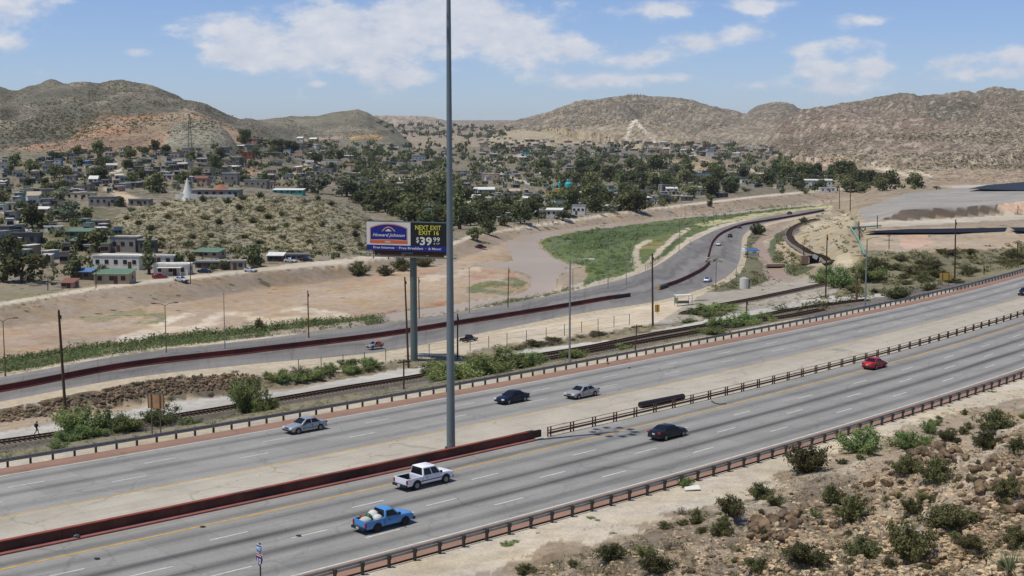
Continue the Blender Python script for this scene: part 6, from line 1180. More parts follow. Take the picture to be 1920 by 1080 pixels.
def cabin(t, body_m, x0b, x0t, x1t, x1b, zb, zr, wb, wt, doors=2, roofm=None, back_glass=True, crown=.04):
    """glasshouse: x0 = windscreen, x1 = rear; b = base, t = top"""
    R = []
    for x0, x1, z, w in ((x0b, x1b, zb, wb), (x0b + (x0t - x0b) * .55, x1b + (x1t - x1b) * .55, zb + (zr - zb) * .55, wb + (wt - wb) * .5), (x0t, x1t, zr - .03, wt), (x0t - .08, x1t + .08, zr, wt * .9)):
        R.append([(x0, w * .90, z), (x0 - .06, w, z), (x1 + .06, w, z), (x1, w * .90, z), (x1, -w * .90, z), (x1 + .06, -w, z), (x0 - .06, -w, z), (x0, -w * .90, z)])
    top = R[-1]; MB().loft(R, caps=False).add([(p[0] * .97 + .03 * (x0t + x1t) / 2, p[1] * .8, p[2] + crown) for p in top] + top, [tuple(range(8)), ] + [(8 + i, 8 + (i + 1) % 8, (i + 1) % 8, i) for i in range(8)]).build('cabin', roofm or body_m, t, angle=50)
    def face(xb, xt, e0, e1, name):
        a = (xb + (xt - xb) * e0, wb + (wt - wb) * e0, zb + (zr - zb) * e0); c = (xb + (xt - xb) * e1, wb + (wt - wb) * e1, zb + (zr - zb) * e1)
        pts = [(a[0], a[1] * .88, a[2]), (a[0], -a[1] * .88, a[2]), (c[0], -c[1] * .84, c[2]), (c[0], c[1] * .84, c[2])]
        if (Vector(pts[1]) - Vector(pts[0])).cross(Vector(pts[2]) - Vector(pts[0])).x * (1 if xb > 0 and name == 'windscreen' else -1) < 0: pts = pts[::-1]
        quadpart(t, name, pts, M_GLASS, .02)
    face(x0b, x0t, .08, .93, 'windscreen')
    if back_glass: face(x1b, x1t, .10, .92, 'rear_window')
    for s in (1, -1):
        def pt(f, g):   # f along rear..front, g up
            xb = x1b + .16 + (x0b - .16 - x1b - .16) * f; xt = x1t + .10 + (x0t - .10 - x1t - .10) * f; return (xb + (xt - xb) * g, s * (wb + (wt - wb) * g) * 1.0, zb + (zr - zb) * g)
        for i in range(doors):
            f0, f1 = i / doors + (.03 if i else 0), (i + 1) / doors - .03
            pts = [pt(f0, .10), pt(f1, .10), pt(f1, .86), pt(f0, .86)]
            if s > 0: pts = pts[::-1]
            quadpart(t, 'side_window', pts, M_GLASS, .022)
def details(t, L, W_, zf, zr, hl=.30, tl=.28, plate=True, grille=True):
    for s in (1, -1):
        MB().box((L / 2 - .10, s * (W_ * .36), zf), (.18, W_ * .2, .14)).build('headlight', M_HEAD, t); MB().box((-L / 2 + .08, s * (W_ * .38), zr), (.16, W_ * .17, .18)).build('tail_light', M_TAIL, t)
        MB().box((.62, s * (W_ / 2 + .07), zf + .30), (.12, .16, .11)).build('wing_mirror', M_DARKP, t)
    MB().box((L / 2 - .05, 0, .40), (.14, W_ * .86, .16)).build('front_bumper', M_DARKP, t); MB().box((-L / 2 + .05, 0, .40), (.14, W_ * .86, .16)).build('rear_bumper', M_DARKP, t)
    if grille: MB().box((L / 2 - .03, 0, zf - .02), (.10, W_ * .34, .10)).build('grille', M_DARKP, t)
    if plate: MB().box((-L / 2 - .02, 0, zr - .14), (.03, .34, .16)).build('number_plate', M_PLATE, t)
def sedan(name, label, m, L=4.6, W_=1.78, H=1.42, deck=.98, hood=.84, coupe=False, rim=None, cat='car', fast=0.0):
    t = thing(name, label, cat); w = W_ / 2; hl = L / 2
    st = [(-hl, .42, .74, w * .78), (-hl + .06, .30, deck - .14, w * .9), (-hl + .28, .24, deck - .02, w * .97), (-hl + .75, .20, deck, w), (-hl + 1.35, .18, deck + .0, w), (0, .17, deck - .02, w), (hl - 1.75, .17, deck - .04, w), (hl - 1.25, .18, hood + .05, w), (hl - .65, .20, hood - .02, w * .98), (hl - .25, .24, hood - .10, w * .93), (hl - .06, .30, hood - .2, w * .84), (hl, .40, hood - .32, w * .72)]
    MB().loft([ring_body(*q) for q in st]).build('body', m, t, angle=38)
    cabin(t, m, hl - 1.28, hl - 2.0 - fast, -hl + 1.45 - (.1 if coupe else 0), -hl + .72, deck - .05, H, w * .93, w * .70, 1 if coupe else 2)
    r = .32
    for x in (hl - .86, -hl + .92):
        for y in (w + .012, -w - .012): arch(t, x, y - math.copysign(.006, y), r * 1.2); wheel(t, x, y + math.copysign(.01, y), r, .21, rim)
    details(t, L, W_, hood - .19, deck - .16)
    for s in (1, -1):
        for x_ in ((.72, -.35, -1.2) if not coupe else (.72, -.75)): MB().box((x_, s * (w + .0), .62), (.022, .02, .5)).build('door_gap', M_DARKP, t)
    for s in (1, -1): MB().box((-.1, s * (w + .004), .50), (L * .42, .02, .035)).build('side_strip', M_DARKP, t); MB().box((-.25, s * (w + .008), deck - .17), (.17, .03, .035)).build('door_handle', M_DARKP, t)
    return t
def pickup(name, label, m, L=5.4, W_=1.95, H=1.82, belt=1.12, hood=1.14, bed=1.72, r=.39, clear=.38, load=False, rim=None, strip=True):
    t = thing(name, label, 'pickup truck'); w = W_ / 2; hl = L / 2; xb = -hl + bed + .10
    st = [(xb + .02, clear, belt, w), (hl - 1.9, clear, belt, w), (hl - 1.45, clear, hood, w), (hl - .7, clear, hood - .03, w * .985), (hl - .2, clear, hood - .08, w * .95), (hl - .04, clear + .06, hood - .18, w * .9), (hl, clear + .12, hood - .30, w * .84)]
    MB().loft([ring_body(*q, .06, .025) for q in st]).build('body', m, t, angle=38)
    cabin(t, m, hl - 1.42, hl - 2.0, xb + .16, xb + .06, belt - .03, H, w * .95, w * .78, 1 if L < 5.2 else 2, back_glass=True)
    bw = MB(); zt = belt - .02
    for s in (1, -1):
        prof = [(w - .10, zt), (w - .02, zt), (w, zt - .12), (w, clear + .22), (w * .93, clear + .04), (w - .10, clear + .04)]
        bw.loft([[(x, s * y, z) for y, z in (prof if s > 0 else prof[::-1])] for x in (-hl + .10, xb)])
    bw.build('bed_sides', m, t); MB().box((( -hl + xb) / 2, 0, clear + .22), (bed - .05, W_ - .2, .06)).build('bed_floor', M_DARKP, t); MB().box((xb - .03, 0, (zt + clear) / 2 + .05), (.06, W_ - .2, zt - clear - .1)).build('bed_front', m, t)
    MB().box((-hl + .09, 0, (zt + clear) / 2 + .08), (.08, W_ - .06, zt - clear - .14)).build('tailgate', m, t); MB().box((-hl - .06, 0, clear + .10), (.2, W_ * .96, .2)).build('rear_bumper', M_DARKP, t)
    for s_ in (1, -1): MB().box(((-hl + xb) / 2 + .03, s_ * (w - .125), (zt + clear) / 2 + .08), (bed - .2, .03, zt - clear - .22)).build('bed_shade_panel', M_DARKP, t)  # black floor and side panels put the bed's inner shade into colour
    for s in (1, -1):
        MB().box((-hl + .06, s * (w - .09), belt - .28), (.12, .15, .34)).build('tail_light', M_TAIL, t); MB().box((hl - .06, s * w * .72, hood - .24), (.14, .3, .18)).build('headlight', M_HEAD, t); MB().box((hl - 1.62, s * (w + .12), belt + .14), (.13, .2, .2)).build('wing_mirror', M_DARKP, t)
        MB().box((xb + .5, s * (w + .006), belt - .2), (.2, .03, .04)).build('door_handle', M_DARKP, t)
        if strip: MB().box((-.1, s * (w + .006), clear + .32), (L * .6, .02, .07)).build('side_strip', M_DARKP, t)
        MB().box(((xb + .02), s * (w + .004), belt * .78), (.03, .012, .62)).build('panel_gap', M_DARKP, t)
    MB().box((hl - .0, 0, clear + .12), (.2, W_ * .94, .2)).build('front_bumper', M_CHROME if strip else M_DARKP, t); MB().box((hl - .03, 0, hood - .26), (.1, W_ * .5, .22)).build('grille', M_DARKP, t); MB().box((-hl - .17, 0, clear + .12), (.02, .34, .15)).build('number_plate', M_PLATE, t)
    for x in (hl - .95, -hl + 1.15):
        for y in (w + .012, -w - .012): arch(t, x, y - math.copysign(.006, y), r * 1.30); wheel(t, x, y + math.copysign(.01, y), r, .26, rim)
    return t
def drive(t, u, v, sgn, k=1.0, road='fw', rz=None, z=.012):
    if road == 'fw':
        p = Pz(u, v, 0); s, o = fw_so(p[0], p[1]); a = fw_dir(float(s)); p[2] = z
    else:
        p = P(u, v); p[2] += z; mid = (PN + PF) / 2; i = int(np.argmin((mid[:, 0] - p[0]) ** 2 + (mid[:, 1] - p[1]) ** 2)); i = min(max(i, 1), len(mid) - 2); d = mid[i + 1] - mid[i - 1]; a = math.atan2(d[1], d[0])
        if PAIS_POLY.inside(np.array([p[0]]), np.array([p[1]]))[0]: p[2] = mid[i, 2] - .09
    t.location = p; t.rotation_euler = (0, 0, (a if rz is None else rz) + (0 if sgn > 0 else math.pi)); t.scale = (k, k, k); return t
silver = paint('silver_car_paint', C(176, 182, 192), .35); champ = paint('pale_silver_car_paint', C(186, 186, 186), .35); navy = paint('navy_car_paint', (.008, .010, .022)); redp = paint('red_car_paint', C(200, 36, 40)); black = paint('black_car_paint', (.012, .013, .015)); white = paint('white_car_paint', (.80, .81, .82), .0); bluep = paint('sky_blue_car_paint', C(92, 160, 232), .05); dkblue = paint('dark_blue_car_paint', (.01, .014, .03))
drive(sedan('silver_sedan', 'silver four door sedan driving left in the far lanes on the left', silver, 4.55), 572, 808, -1, .93)
drive(sedan('navy_coupe', 'dark navy coupe driving left in the far lanes right of the mast', navy, 4.4, 1.72, 1.36, .96, .82, True), 960, 754, -1, .92)
drive(sedan('silver_saloon', 'pale silver saloon driving left close to the yellow line behind the navy coupe', champ, 4.75, 1.8, 1.4, .97, .83), 1091, 744, -1, .90)
drive(sedan('red_sedan', 'bright red car driving right in the near lanes at the right', redp, 4.35, 1.72, 1.42, 1.0, .84), 1640, 690, 1, .93)
drive(sedan('black_coupe', 'black coupe with red tail lamps driving right in the near lanes', black, 4.65, 1.82, 1.38, 1.02, .88, True, fast=.1), 1252, 820, 1, .92)
drive(pickup('white_pickup', 'white pickup truck with a dark empty bed driving right', white, 5.5, 1.98, 1.86), 795, 909, 1, .90)
bt = drive(pickup('blue_pickup', 'sky blue pickup truck with bags piled in its bed', bluep, 4.8, 1.74, 1.60, 1.02, 1.0, 1.72, .33, .32, strip=False, rim=M_DARKP), 720, 988, 1, .93)
drive(sedan('dark_blue_hatchback', 'dark blue car cut off by the right edge of the picture', dkblue, 4.2, 1.72, 1.46), 1921, 553, -1, .9)
# load in the blue pickup
def on_bed(name, label, cat, mb, m, lx, ly, lz, smooth=True, **k):
    o = mb.build(name, m, None, smooth=smooth); a = bt.rotation_euler.z; c, s = math.cos(a), math.sin(a); q = .93; o.location = (bt.location.x + (lx * c - ly * s) * q, bt.location.y + (lx * s + ly * c) * q, bt.location.z + lz * q); o.rotation_euler = (0, 0, a); return tag(o, label, cat, 'load in the blue pickup')
M_SACK = mat('white_sack', C(222, 224, 226), .8, bump=(6, .5, .05)); random.seed(11)
on_bed('white_sack', 'big white sack standing against the cab of the blue pickup', 'sack', MB().sphere((0, 0, .42), .46, 12, 8, sq=(.95, 1.05, 1.05), jit=.08), M_SACK, -.95, .15, .55)
on_bed('white_sack', 'smaller white sack in front of the big one on the blue pickup', 'sack', MB().sphere((0, 0, .3), .33, 12, 8, sq=(1.1, 1, .9), jit=.1), M_SACK, -.95, -.45, .65)
on_bed('pale_bundle', 'pale bundle at the tailgate of the blue pickup', 'bundle', MB().sphere((0, 0, .3), .42, 12, 8, sq=(1.1, 1.05, .75), jit=.12), mat('pale_grey_cloth', C(196, 200, 200), .85), -1.85, -.1, .55)
on_bed('green_bag', 'dark green bag between the pale bundles on the blue pickup', 'bag', MB().sphere((0, 0, .35), .32, 12, 8, sq=(.8, 1.1, 1.15), jit=.12), mat('dark_green_plastic', C(50, 96, 88), .5), -1.50, .0, .62)
on_bed('brown_box', 'brown box on top of the load of the blue pickup', 'box', MB().box((0, 0, .15), (.42, .4, .3)), mat('brown_cardboard', C(146, 96, 66), .8), -1.62, .48, .85, False)
# lower road
grey = paint('grey_car_paint', C(150, 156, 170), .2); M_ORG = mat('orange_panel', C(226, 92, 44), .5)
oc = drive(sedan('grey_wagon', 'grey car with an orange front half on the lower road left of the billboard post', grey, 4.5, 1.75, 1.5), 703, 657, -1, .78, 'lo', z=.1)
MB().box((-.75, .9, .95), (1.0, .06, .8)).box((-.75, -.9, .95), (1.0, .06, .8)).box((-.7, 0, 1.52), (.9, 1.3, .06)).build('orange_door', M_ORG, oc)
drive(pickup('dark_pickup', 'dark pickup with a white front parked on the sandy verge right of the mast', black, 4.9, 1.8, 1.7, 1.06, 1.05, 1.7, .35, .34, strip=False), 879, 641, 1, .78, 'lo', z=.05)
wp = [o for o in COL.objects if o.name.startswith('dark_pickup')][0]; MB().box((1.55, 0, 1.085), (1.5, 1.66, .03)).box((1.4, -.915, .85), (1.3, .02, .34)).build('white_bonnet', M_WHITEP, wp)
drive(sedan('white_car', 'small white car rounding the bend of the lower road', white, 4.3), 1347, 463, 1, .92, 'lo', z=.1); drive(sedan('dark_car', 'dark car ahead of the white one on the bend', black, 4.3), 1369, 447, 1, .92, 'lo', z=.1); drive(sedan('blue_car', 'dark blue car at the far end of the bend beside the curved divider', dkblue, 4.4), 1386, 430, 1, .95, 'lo', z=.1)
drive(sedan('pale_blue_car', 'white and blue car at the inner edge of the bend near the shelter', white, 4.6, 1.78, 1.45), 1327, 532, 1, .92, 'lo', z=.1); drive(sedan('distant_dark_car', 'dark car on the far straight of the lower road', black, 4.4), 1480, 403.5, -1, 1.0, 'lo', z=.1)
pc = [o for o in COL.objects if o.name == 'pale_blue_car'][0]; MB().box((-.2, 0, 1.49), (1.5, 1.2, .03)).build('blue_roof', mat('light_blue_paint', C(110, 150, 210), .4), pc)
drive(sedan('maroon_car', 'maroon car raising dust on the levee road', mat('maroon_paint', C(96, 42, 44), .5), 4.6, 1.8, 1.6), 901, 466, 1, 1.0, 'lo', rz=.4, z=.05)
# ================================================================ the walker
def person(p, rz, label):
    J = {'pelvis': (0, 0, .93), 'belly': (.01, 0, 1.12), 'chest': (.04, 0, 1.34), 'neck': (.07, 0, 1.50), 'head': (.10, 0, 1.60), 'crown': (.10, 0, 1.72), 'hl': (0, .09, .88), 'kl': (.24, .10, .50), 'al': (.30, .10, .09), 'tl': (.47, .11, .04), 'hr': (0, -.09, .88), 'kr': (-.10, -.10, .49), 'ar': (-.42, -.10, .14), 'tr': (-.34, -.11, .02), 'sl': (.04, .19, 1.42), 'el': (-.13, .25, 1.18), 'wl': (-.04, .24, .95), 'fl': (.0, .23, .86), 'sr': (.04, -.19, 1.42), 'er': (.10, -.26, 1.16), 'wr': (.30, -.22, 1.02), 'fr': (.38, -.2, 1.0)}
    E = [('pelvis', 'belly'), ('belly', 'chest'), ('chest', 'neck'), ('neck', 'head'), ('head', 'crown'), ('pelvis', 'hl'), ('hl', 'kl'), ('kl', 'al'), ('al', 'tl'), ('pelvis', 'hr'), ('hr', 'kr'), ('kr', 'ar'), ('ar', 'tr'), ('chest', 'sl'), ('sl', 'el'), ('el', 'wl'), ('wl', 'fl'), ('chest', 'sr'), ('sr', 'er'), ('er', 'wr'), ('wr', 'fr')]
    R = {'pelvis': .145, 'belly': .13, 'chest': .155, 'neck': .06, 'head': .10, 'crown': .075, 'hl': .10, 'kl': .07, 'al': .05, 'tl': .04, 'hr': .10, 'kr': .07, 'ar': .05, 'tr': .04, 'sl': .07, 'el': .05, 'wl': .036, 'fl': .036, 'sr': .07, 'er': .05, 'wr': .036, 'fr': .036}
    ks = list(J); me = bpy.data.meshes.new('person'); me.from_pydata([J[k] for k in ks], [(ks.index(a), ks.index(b)) for a, b in E], []); o = link('person', me)
    sk = o.modifiers.new('skin', 'SKIN'); o.modifiers.new('sub', 'SUBSURF').levels = 2
    for i, k in enumerate(ks): me.skin_vertices[0].data[i].radius = (R[k], R[k]); me.skin_vertices[0].data[i].use_root = (k == 'pelvis')
    dg = bpy.context.evaluated_depsgraph_get(); m2 = bpy.data.meshes.new_from_object(o.evaluated_get(dg)); o.modifiers.clear(); o.data = m2
    cl = [mat('dark_clothes', (.018, .02, .024), .9), mat('skin', C(150, 104, 78), .6), mat('dark_trousers', (.014, .014, .018), .9)]
    m2.materials.clear(); [m2.materials.append(c) for c in cl]
    for f in m2.polygons:
        c = f.center; f.material_index = 1 if (c.z > 1.47 or (c.x > .26 and 0.9 < c.z < 1.1) or (c.y > .19 and c.z < .95)) else (2 if c.z < .95 else 0); f.use_smooth = True
    o.location = [float(q) for q in p]; o.rotation_euler = (0, 0, rz); tag(o, label, 'person')
    MB().sphere((.085, 0, 1.655), .112, 12, 8, sq=(1.0, .95, .95)).build('hair', mat('black_hair', (.01, .009, .008), .7), o, smooth=True)
    MB().sphere((-.17, 0, 1.24), .2, 12, 8, sq=(.62, .85, 1.25)).build('backpack', mat('teal_backpack', C(40, 70, 76), .8), o, smooth=True); MB().box((.20, .035, 1.615), (.02, .02, .012)).box((.20, -.035, 1.615), (.02, .02, .012)).build('eyes', M_BLACK, o); MB().box((.215, 0, 1.585), (.04, .025, .04)).build('nose', cl[1], o)
pp = P(69, 815); person(pp - [0, 0, .0], seg_dir(P(20, 822), P(120, 806)), 'person in dark clothes with a backpack walking right along the dirt track')
# ================================================================ the town across the river
random.seed(21)
PAL = {'white': (226, 224, 220), 'grey': (150, 146, 142), 'dark grey': (104, 102, 102), 'tan': (190, 166, 138), 'pink': (196, 152, 136), 'cream': (218, 206, 178), 'pale blue': (150, 172, 190), 'pale green': (150, 180, 160), 'brown': (128, 104, 88), 'brick red': (150, 84, 70), 'yellow': (214, 172, 76), 'turquoise': (90, 180, 170)}
ROOFC = {'white': (230, 230, 228), 'grey': (160, 160, 160), 'green': (96, 140, 116), 'rust red': (150, 92, 76), 'dark': (82, 80, 82), 'tan': (196, 178, 152), 'pale': (206, 200, 190), 'blue': (84, 132, 196)}
_ds = lambda c: tuple(sum(c) / 3 + (x - sum(c) / 3) * .72 for x in c)
PAL = {k: (v if k in ('yellow', 'turquoise') else _ds(v)) for k, v in PAL.items()}; ROOFC = {k: _ds(v) for k, v in ROOFC.items()}
WM = {k: mat('%s_plaster' % k.replace(' ', '_'), C(*v), .9, noise=(.8, .14)) for k, v in PAL.items()}; RM = {k: mat('%s_roof' % k.replace(' ', '_'), C(*v), .8, noise=(.9, .16)) for k, v in ROOFC.items()}
M_PANE = mat('dark_window', (.02, .022, .026), .3); M_DOOR = mat('dark_door', C(92, 66, 52), .7)
WIN = MB().box((0, 0, 0), (1, .16, 1)).mesh('window', M_PANE); DOOR = MB().box((0, 0, .5), (1, .16, 1)).mesh('door', M_DOOR); PARA = {}
used = {}
def house(p, w, d, h, rz, wall, roof, label, group, nwin=3, style='flat', name='house', tank=False, low=2.0, porch=False):
    t = thing(name, label, 'house' if name == 'house' else 'building', p, rz, group)
    MB().box((0, 0, (h - low) / 2), (w, d, h + low)).build('walls', WM[wall], t)
    if style == 'flat':
        MB().box((0, 0, h + .09), (w + .35, d + .35, .18)).box((0, -d / 2 - .0, h + .3), (w + .36, .22, .26)).build('roof', RM[roof], t)
    elif style == 'shed':
        V = [(-w / 2 - .3, -d / 2 - .4, h - .1), (w / 2 + .3, -d / 2 - .4, h - .1), (w / 2 + .3, d / 2 + .3, h + .7), (-w / 2 - .3, d / 2 + .3, h + .7)]; MB().add(V + [(a, b, c - .14) for a, b, c in V], [(0, 1, 2, 3), (7, 6, 5, 4), (0, 4, 5, 1), (1, 5, 6, 2), (2, 6, 7, 3), (3, 7, 4, 0)]).build('roof', RM[roof], t)
    else:
        e = .35; V = [(-w / 2 - e, -d / 2 - e, h - .05), (w / 2 + e, -d / 2 - e, h - .05), (w / 2 + e, 0, h + d * .24), (-w / 2 - e, 0, h + d * .24), (-w / 2 - e, d / 2 + e, h - .05), (w / 2 + e, d / 2 + e, h - .05)]; V2 = [(a, b, c - .16) for a, b, c in V]
        MB().add(V + V2, [(0, 1, 2, 3), (3, 2, 5, 4), (6, 9, 8, 7), (9, 10, 11, 8), (0, 6, 7, 1), (4, 5, 11, 10), (0, 3, 9, 6), (3, 4, 10, 9), (1, 7, 8, 2), (2, 8, 11, 5)]).add([(-w / 2, -d / 2, h), (-w / 2, d / 2, h), (-w / 2, 0, h + d * .22), (w / 2, -d / 2, h), (w / 2, d / 2, h), (w / 2, 0, h + d * .22)], [(0, 2, 1), (3, 4, 5)], 1).build('roof', [RM[roof], WM[wall]], t)
    dx = random.choice([-.18, .12, .3]) * w; do = link('door', DOOR, t, (dx, -d / 2 - .02, .05)); do.scale = (1.0, 1, min(2.1, h * .8))
    for i in range(nwin):
        x = -w / 2 + w * (i + .5) / nwin
        if abs(x - dx) < .9: x += .9 * (1 if x >= dx else -1)
        x = max(-w / 2 + .7, min(w / 2 - .7, x))
        o = link('window', WIN, t, (x, -d / 2 - .02, h * .56)); o.scale = (1.15, 1, min(1.2, h * .42))
    for sx in (-1, 1): o = link('window', WIN, t, (sx * (w / 2 + .02), random.uniform(-.2, .2) * d, h * .56)); o.rotation_euler = (0, 0, math.pi / 2); o.scale = (1.1, 1, 1.0)
    if tank: MB().tube((0, 0, h + .2), (0, 0, h + 1.35), .55, .5, 10).build('roof_tank', mat('black_tank', (.02, .02, .022), .6), t, (w * .25, d * .15, 0))
    if porch: MB().box((0, -d / 2 - 1.2, h * .8), (w * .7, 2.4, .14)).box((-w * .33, -d / 2 - 2.2, h * .35), (.14, .14, h * .9)).box((w * .33, -d / 2 - 2.2, h * .35), (.14, .14, h * .9)).build('porch', RM[roof], t)
    return t
HREF0 = []
def house_px(u, v, wpx, hpx, wall, roof, label, group, style='flat', nwin=3, rz=None, depth=.7, **k):
    HREF0.append((u, v, label)); p = P(u, v, 330); s = px(p[1]); w = wpx / s; house(p + np.array([0, w * depth * .3, 0]), w, max(3.5, w * depth if w < 12 else 7), hpx / s, rz if rz is not None else random.uniform(-.12, .12) - .08, wall, roof, label, group, nwin, style, **k)
VG = 'houses of the near village'
for q in [(222, 504, 92, 24, 'white', 'white', 'long low white house behind the dark cypress in the near village', 'flat', 5, {}), (212, 532, 66, 20, 'tan', 'green', 'tan house with a green roof beside the levee road', 'shed', 3, {}), (158, 524, 34, 16, 'brown', 'blue', 'small shed with a blue tarpaulin roof left of the green roofed house', 'shed', 1, {}), (322, 516, 64, 20, 'white', 'white', 'white house with a pillared porch beside the levee road', 'flat', 3, {'porch': True}),
          (235, 472, 50, 28, 'grey', 'pale', 'grey two storey house above the long white one', 'flat', 3, {}), (276, 474, 32, 24, 'dark grey', 'pale', 'dark grey block house joined to the two storey one', 'flat', 2, {}), (188, 426, 28, 13, 'grey', 'pale', 'small grey box house at the foot of the mound', 'flat', 1, {}), (44, 458, 54, 20, 'dark grey', 'dark', 'long dark grey house at the left edge of the village', 'flat', 3, {}), (8, 446, 30, 22, 'dark grey', 'grey', 'dark grey house cut by the left edge', 'flat', 1, {}),
          (150, 447, 44, 14, 'dark grey', 'green', 'low house with a long green roof in the near village', 'shed', 2, {}), (152, 462, 36, 12, 'tan', 'green', 'lower shed with a green roof right of the dark grey house', 'shed', 2, {}), (74, 399, 34, 8, 'tan', 'white', 'shed with a bright white roof on the left hillside', 'shed', 2, {}), (193, 386, 48, 17, 'grey', 'tan', 'grey long house with dark windows left of the chapel hill', 'flat', 4, {}), (150, 374, 50, 12, 'cream', 'tan', 'cream row house above the grey long one', 'flat', 4, {}), (60, 372, 26, 12, 'pale green', 'green', 'small house with a green front on the left hillside', 'flat', 2, {}),
          (262, 386, 38, 12, 'grey', 'grey', 'ruined grey house at the top left of the mound', 'flat', 3, {}), (391, 482, 50, 11, 'tan', 'green', 'low house with a green roof at the mound foot', 'shed', 3, {}), (446, 506, 26, 17, 'grey', 'pale', 'small pale grey house beside the levee road', 'flat', 1, {}), (398, 503, 60, 12, 'dark grey', 'grey', 'dark open shed right of the porch house', 'flat', 4, {}), (306, 496, 40, 16, 'white', 'white', 'white house wing right of the cypress', 'flat', 2, {}), (130, 540, 24, 12, 'pink', 'rust red', 'little pink hut among bushes near the levee road', 'shed', 1, {}), (212, 440, 24, 10, 'white', 'grey', 'small white shed above the green roofs', 'flat', 1, {}),
          (100, 435, 30, 10, 'white', 'white', 'white shed beside a parked truck on the left hillside', 'flat', 1, {}), (517, 490, 30, 12, 'dark grey', 'white', 'shed with a white roof in the scrap yard at the mound foot', 'shed', 2, {}), (556, 487, 40, 10, 'grey', 'grey', 'long grey scrap shed at the mound foot', 'flat', 4, {}), (540, 364, 58, 8, 'turquoise', 'white', 'long turquoise house with a white roof on the mound crest', 'shed', 5, {}), (480, 352, 44, 14, 'grey', 'pale', 'grey house with dark openings behind the mound crest', 'flat', 4, {}), (508, 353, 12, 12, 'cream', 'rust red', 'tiny cream hut with a red arched front behind the crest', 'gable', 0, {}), (432, 345, 28, 20, 'grey', 'white', 'tall house with a bright white awning behind the chapel', 'flat', 2, {}), (376, 328, 40, 14, 'tan', 'tan', 'tan long house above the chapel', 'flat', 3, {}), (378, 346, 26, 12, 'pink', 'rust red', 'round roofed pink house behind the chapel', 'gable', 2, {})]:
    house_px(q[0], q[1], q[2], q[3], q[4], q[5], q[6], VG, q[7], q[8], **q[9])
TG = 'notable buildings of the valley town'
for q in [(1040, 407, 30, 14, 'white', 'white', 'white house with a green front beside the far levee', 'shed', 3, {}), (1086, 403, 24, 18, 'white', 'pale', 'white stepped house right of the green fronted one', 'flat', 3, {}), (948, 416, 46, 8, 'white', 'grey', 'long low white shed at the near end of the town', 'flat', 5, {}), (1110, 373, 25, 11, 'yellow', 'white', 'bright yellow building among the trees', 'flat', 4, {}), (1046, 366, 36, 7, 'yellow', 'tan', 'yellow walled hall under the turquoise dome', 'flat', 4, {}), (880, 380, 46, 10, 'cream', 'white', 'hall with a wide cream white roof right of the mast', 'gable', 3, {}), (858, 372, 22, 7, 'brick red', 'rust red', 'red roofed house beside the wide cream roof', 'flat', 2, {}), (912, 363, 30, 8, 'pale blue', 'white', 'pale blue house with a white roof right of the mast', 'gable', 3, {}), (920, 338, 32, 12, 'tan', 'white', 'square tan house with a thick white roof edge', 'flat', 3, {}), (1532, 352, 60, 14, 'white', 'white', 'long white works building at the end of the town', 'shed', 6, {}), (1552, 360, 28, 8, 'white', 'white', 'low white store below the works building', 'flat', 3, {}), (1318, 337, 28, 12, 'pale blue', 'blue', 'blue and white house on the slope of the hillock', 'flat', 3, {}), (1318, 342, 7, 5, 'yellow', 'tan', 'tiny yellow house under the blue one', 'flat', 1, {}), (1335, 295, 20, 9, 'white', 'white', 'bright white house on the upper ridge', 'flat', 2, {}), (1245, 290, 16, 9, 'pink', 'rust red', 'pink two storey house above the bare hillock', 'flat', 3, {}), (1223, 285, 12, 7, 'cream', 'tan', 'cream house at the left end of the ridge row', 'flat', 2, {}), (1325, 280, 14, 9, 'brown', 'rust red', 'rust brown house at the top of the ridge', 'flat', 1, {}), (785, 302, 26, 9, 'pale blue', 'grey', 'long pale blue house left of the mast', 'flat', 4, {}), (760, 306, 28, 6, 'white', 'rust red', 'white house with a red roof edge left of the mast', 'shed', 3, {}), (620, 312, 26, 12, 'white', 'white', 'white cube house on the rise left of the mast', 'flat', 2, {}), (610, 326, 26, 10, 'grey', 'grey', 'grey blocky house under the white cube', 'flat', 2, {}), (455, 294, 40, 8, 'brick red', 'rust red', 'house with a brick red wall on the left terrace', 'flat', 4, {}), (110, 312, 12, 14, 'pale blue', 'blue', 'small bright blue tower house on the left terrace', 'flat', 1, {}), (158, 308, 16, 6, 'pale blue', 'blue', 'house with a blue roof on the left terrace', 'shed', 2, {}), (735, 368, 44, 9, 'grey', 'grey', 'long grey house in front of the tree belt', 'flat', 4, {}), (805, 364, 30, 10, 'pale green', 'green', 'pale green house in front of the tree belt', 'flat', 3, {}), (775, 358, 16, 10, 'pink', 'tan', 'pink gabled house in front of the tree belt', 'gable', 2, {}), (985, 290, 14, 5, 'turquoise', 'blue', 'small turquoise house beside the steep street', 'flat', 2, {}), (975, 282, 18, 6, 'brick red', 'green', 'red and green house beside the steep street', 'flat', 2, {}), (1005, 372, 22, 7, 'white', 'pale', 'white long house under the trees left of the yellow hall', 'flat', 3, {}), (1000, 340, 30, 6, 'white', 'rust red', 'white terrace with a red band on the valley street', 'flat', 5, {}), (1022, 332, 22, 7, 'white', 'white', 'white roofed house on the valley street', 'shed', 3, {}), (1168, 362, 26, 6, 'white', 'white', 'white flat shop right of the yellow building', 'flat', 3, {}), (1140, 338, 24, 6, 'white', 'rust red', 'white house with red eaves right of the valley street', 'flat', 3, {})]:
    house_px(q[0], q[1], q[2], q[3], q[4], q[5], q[6], TG, q[7], q[8], **q[9])
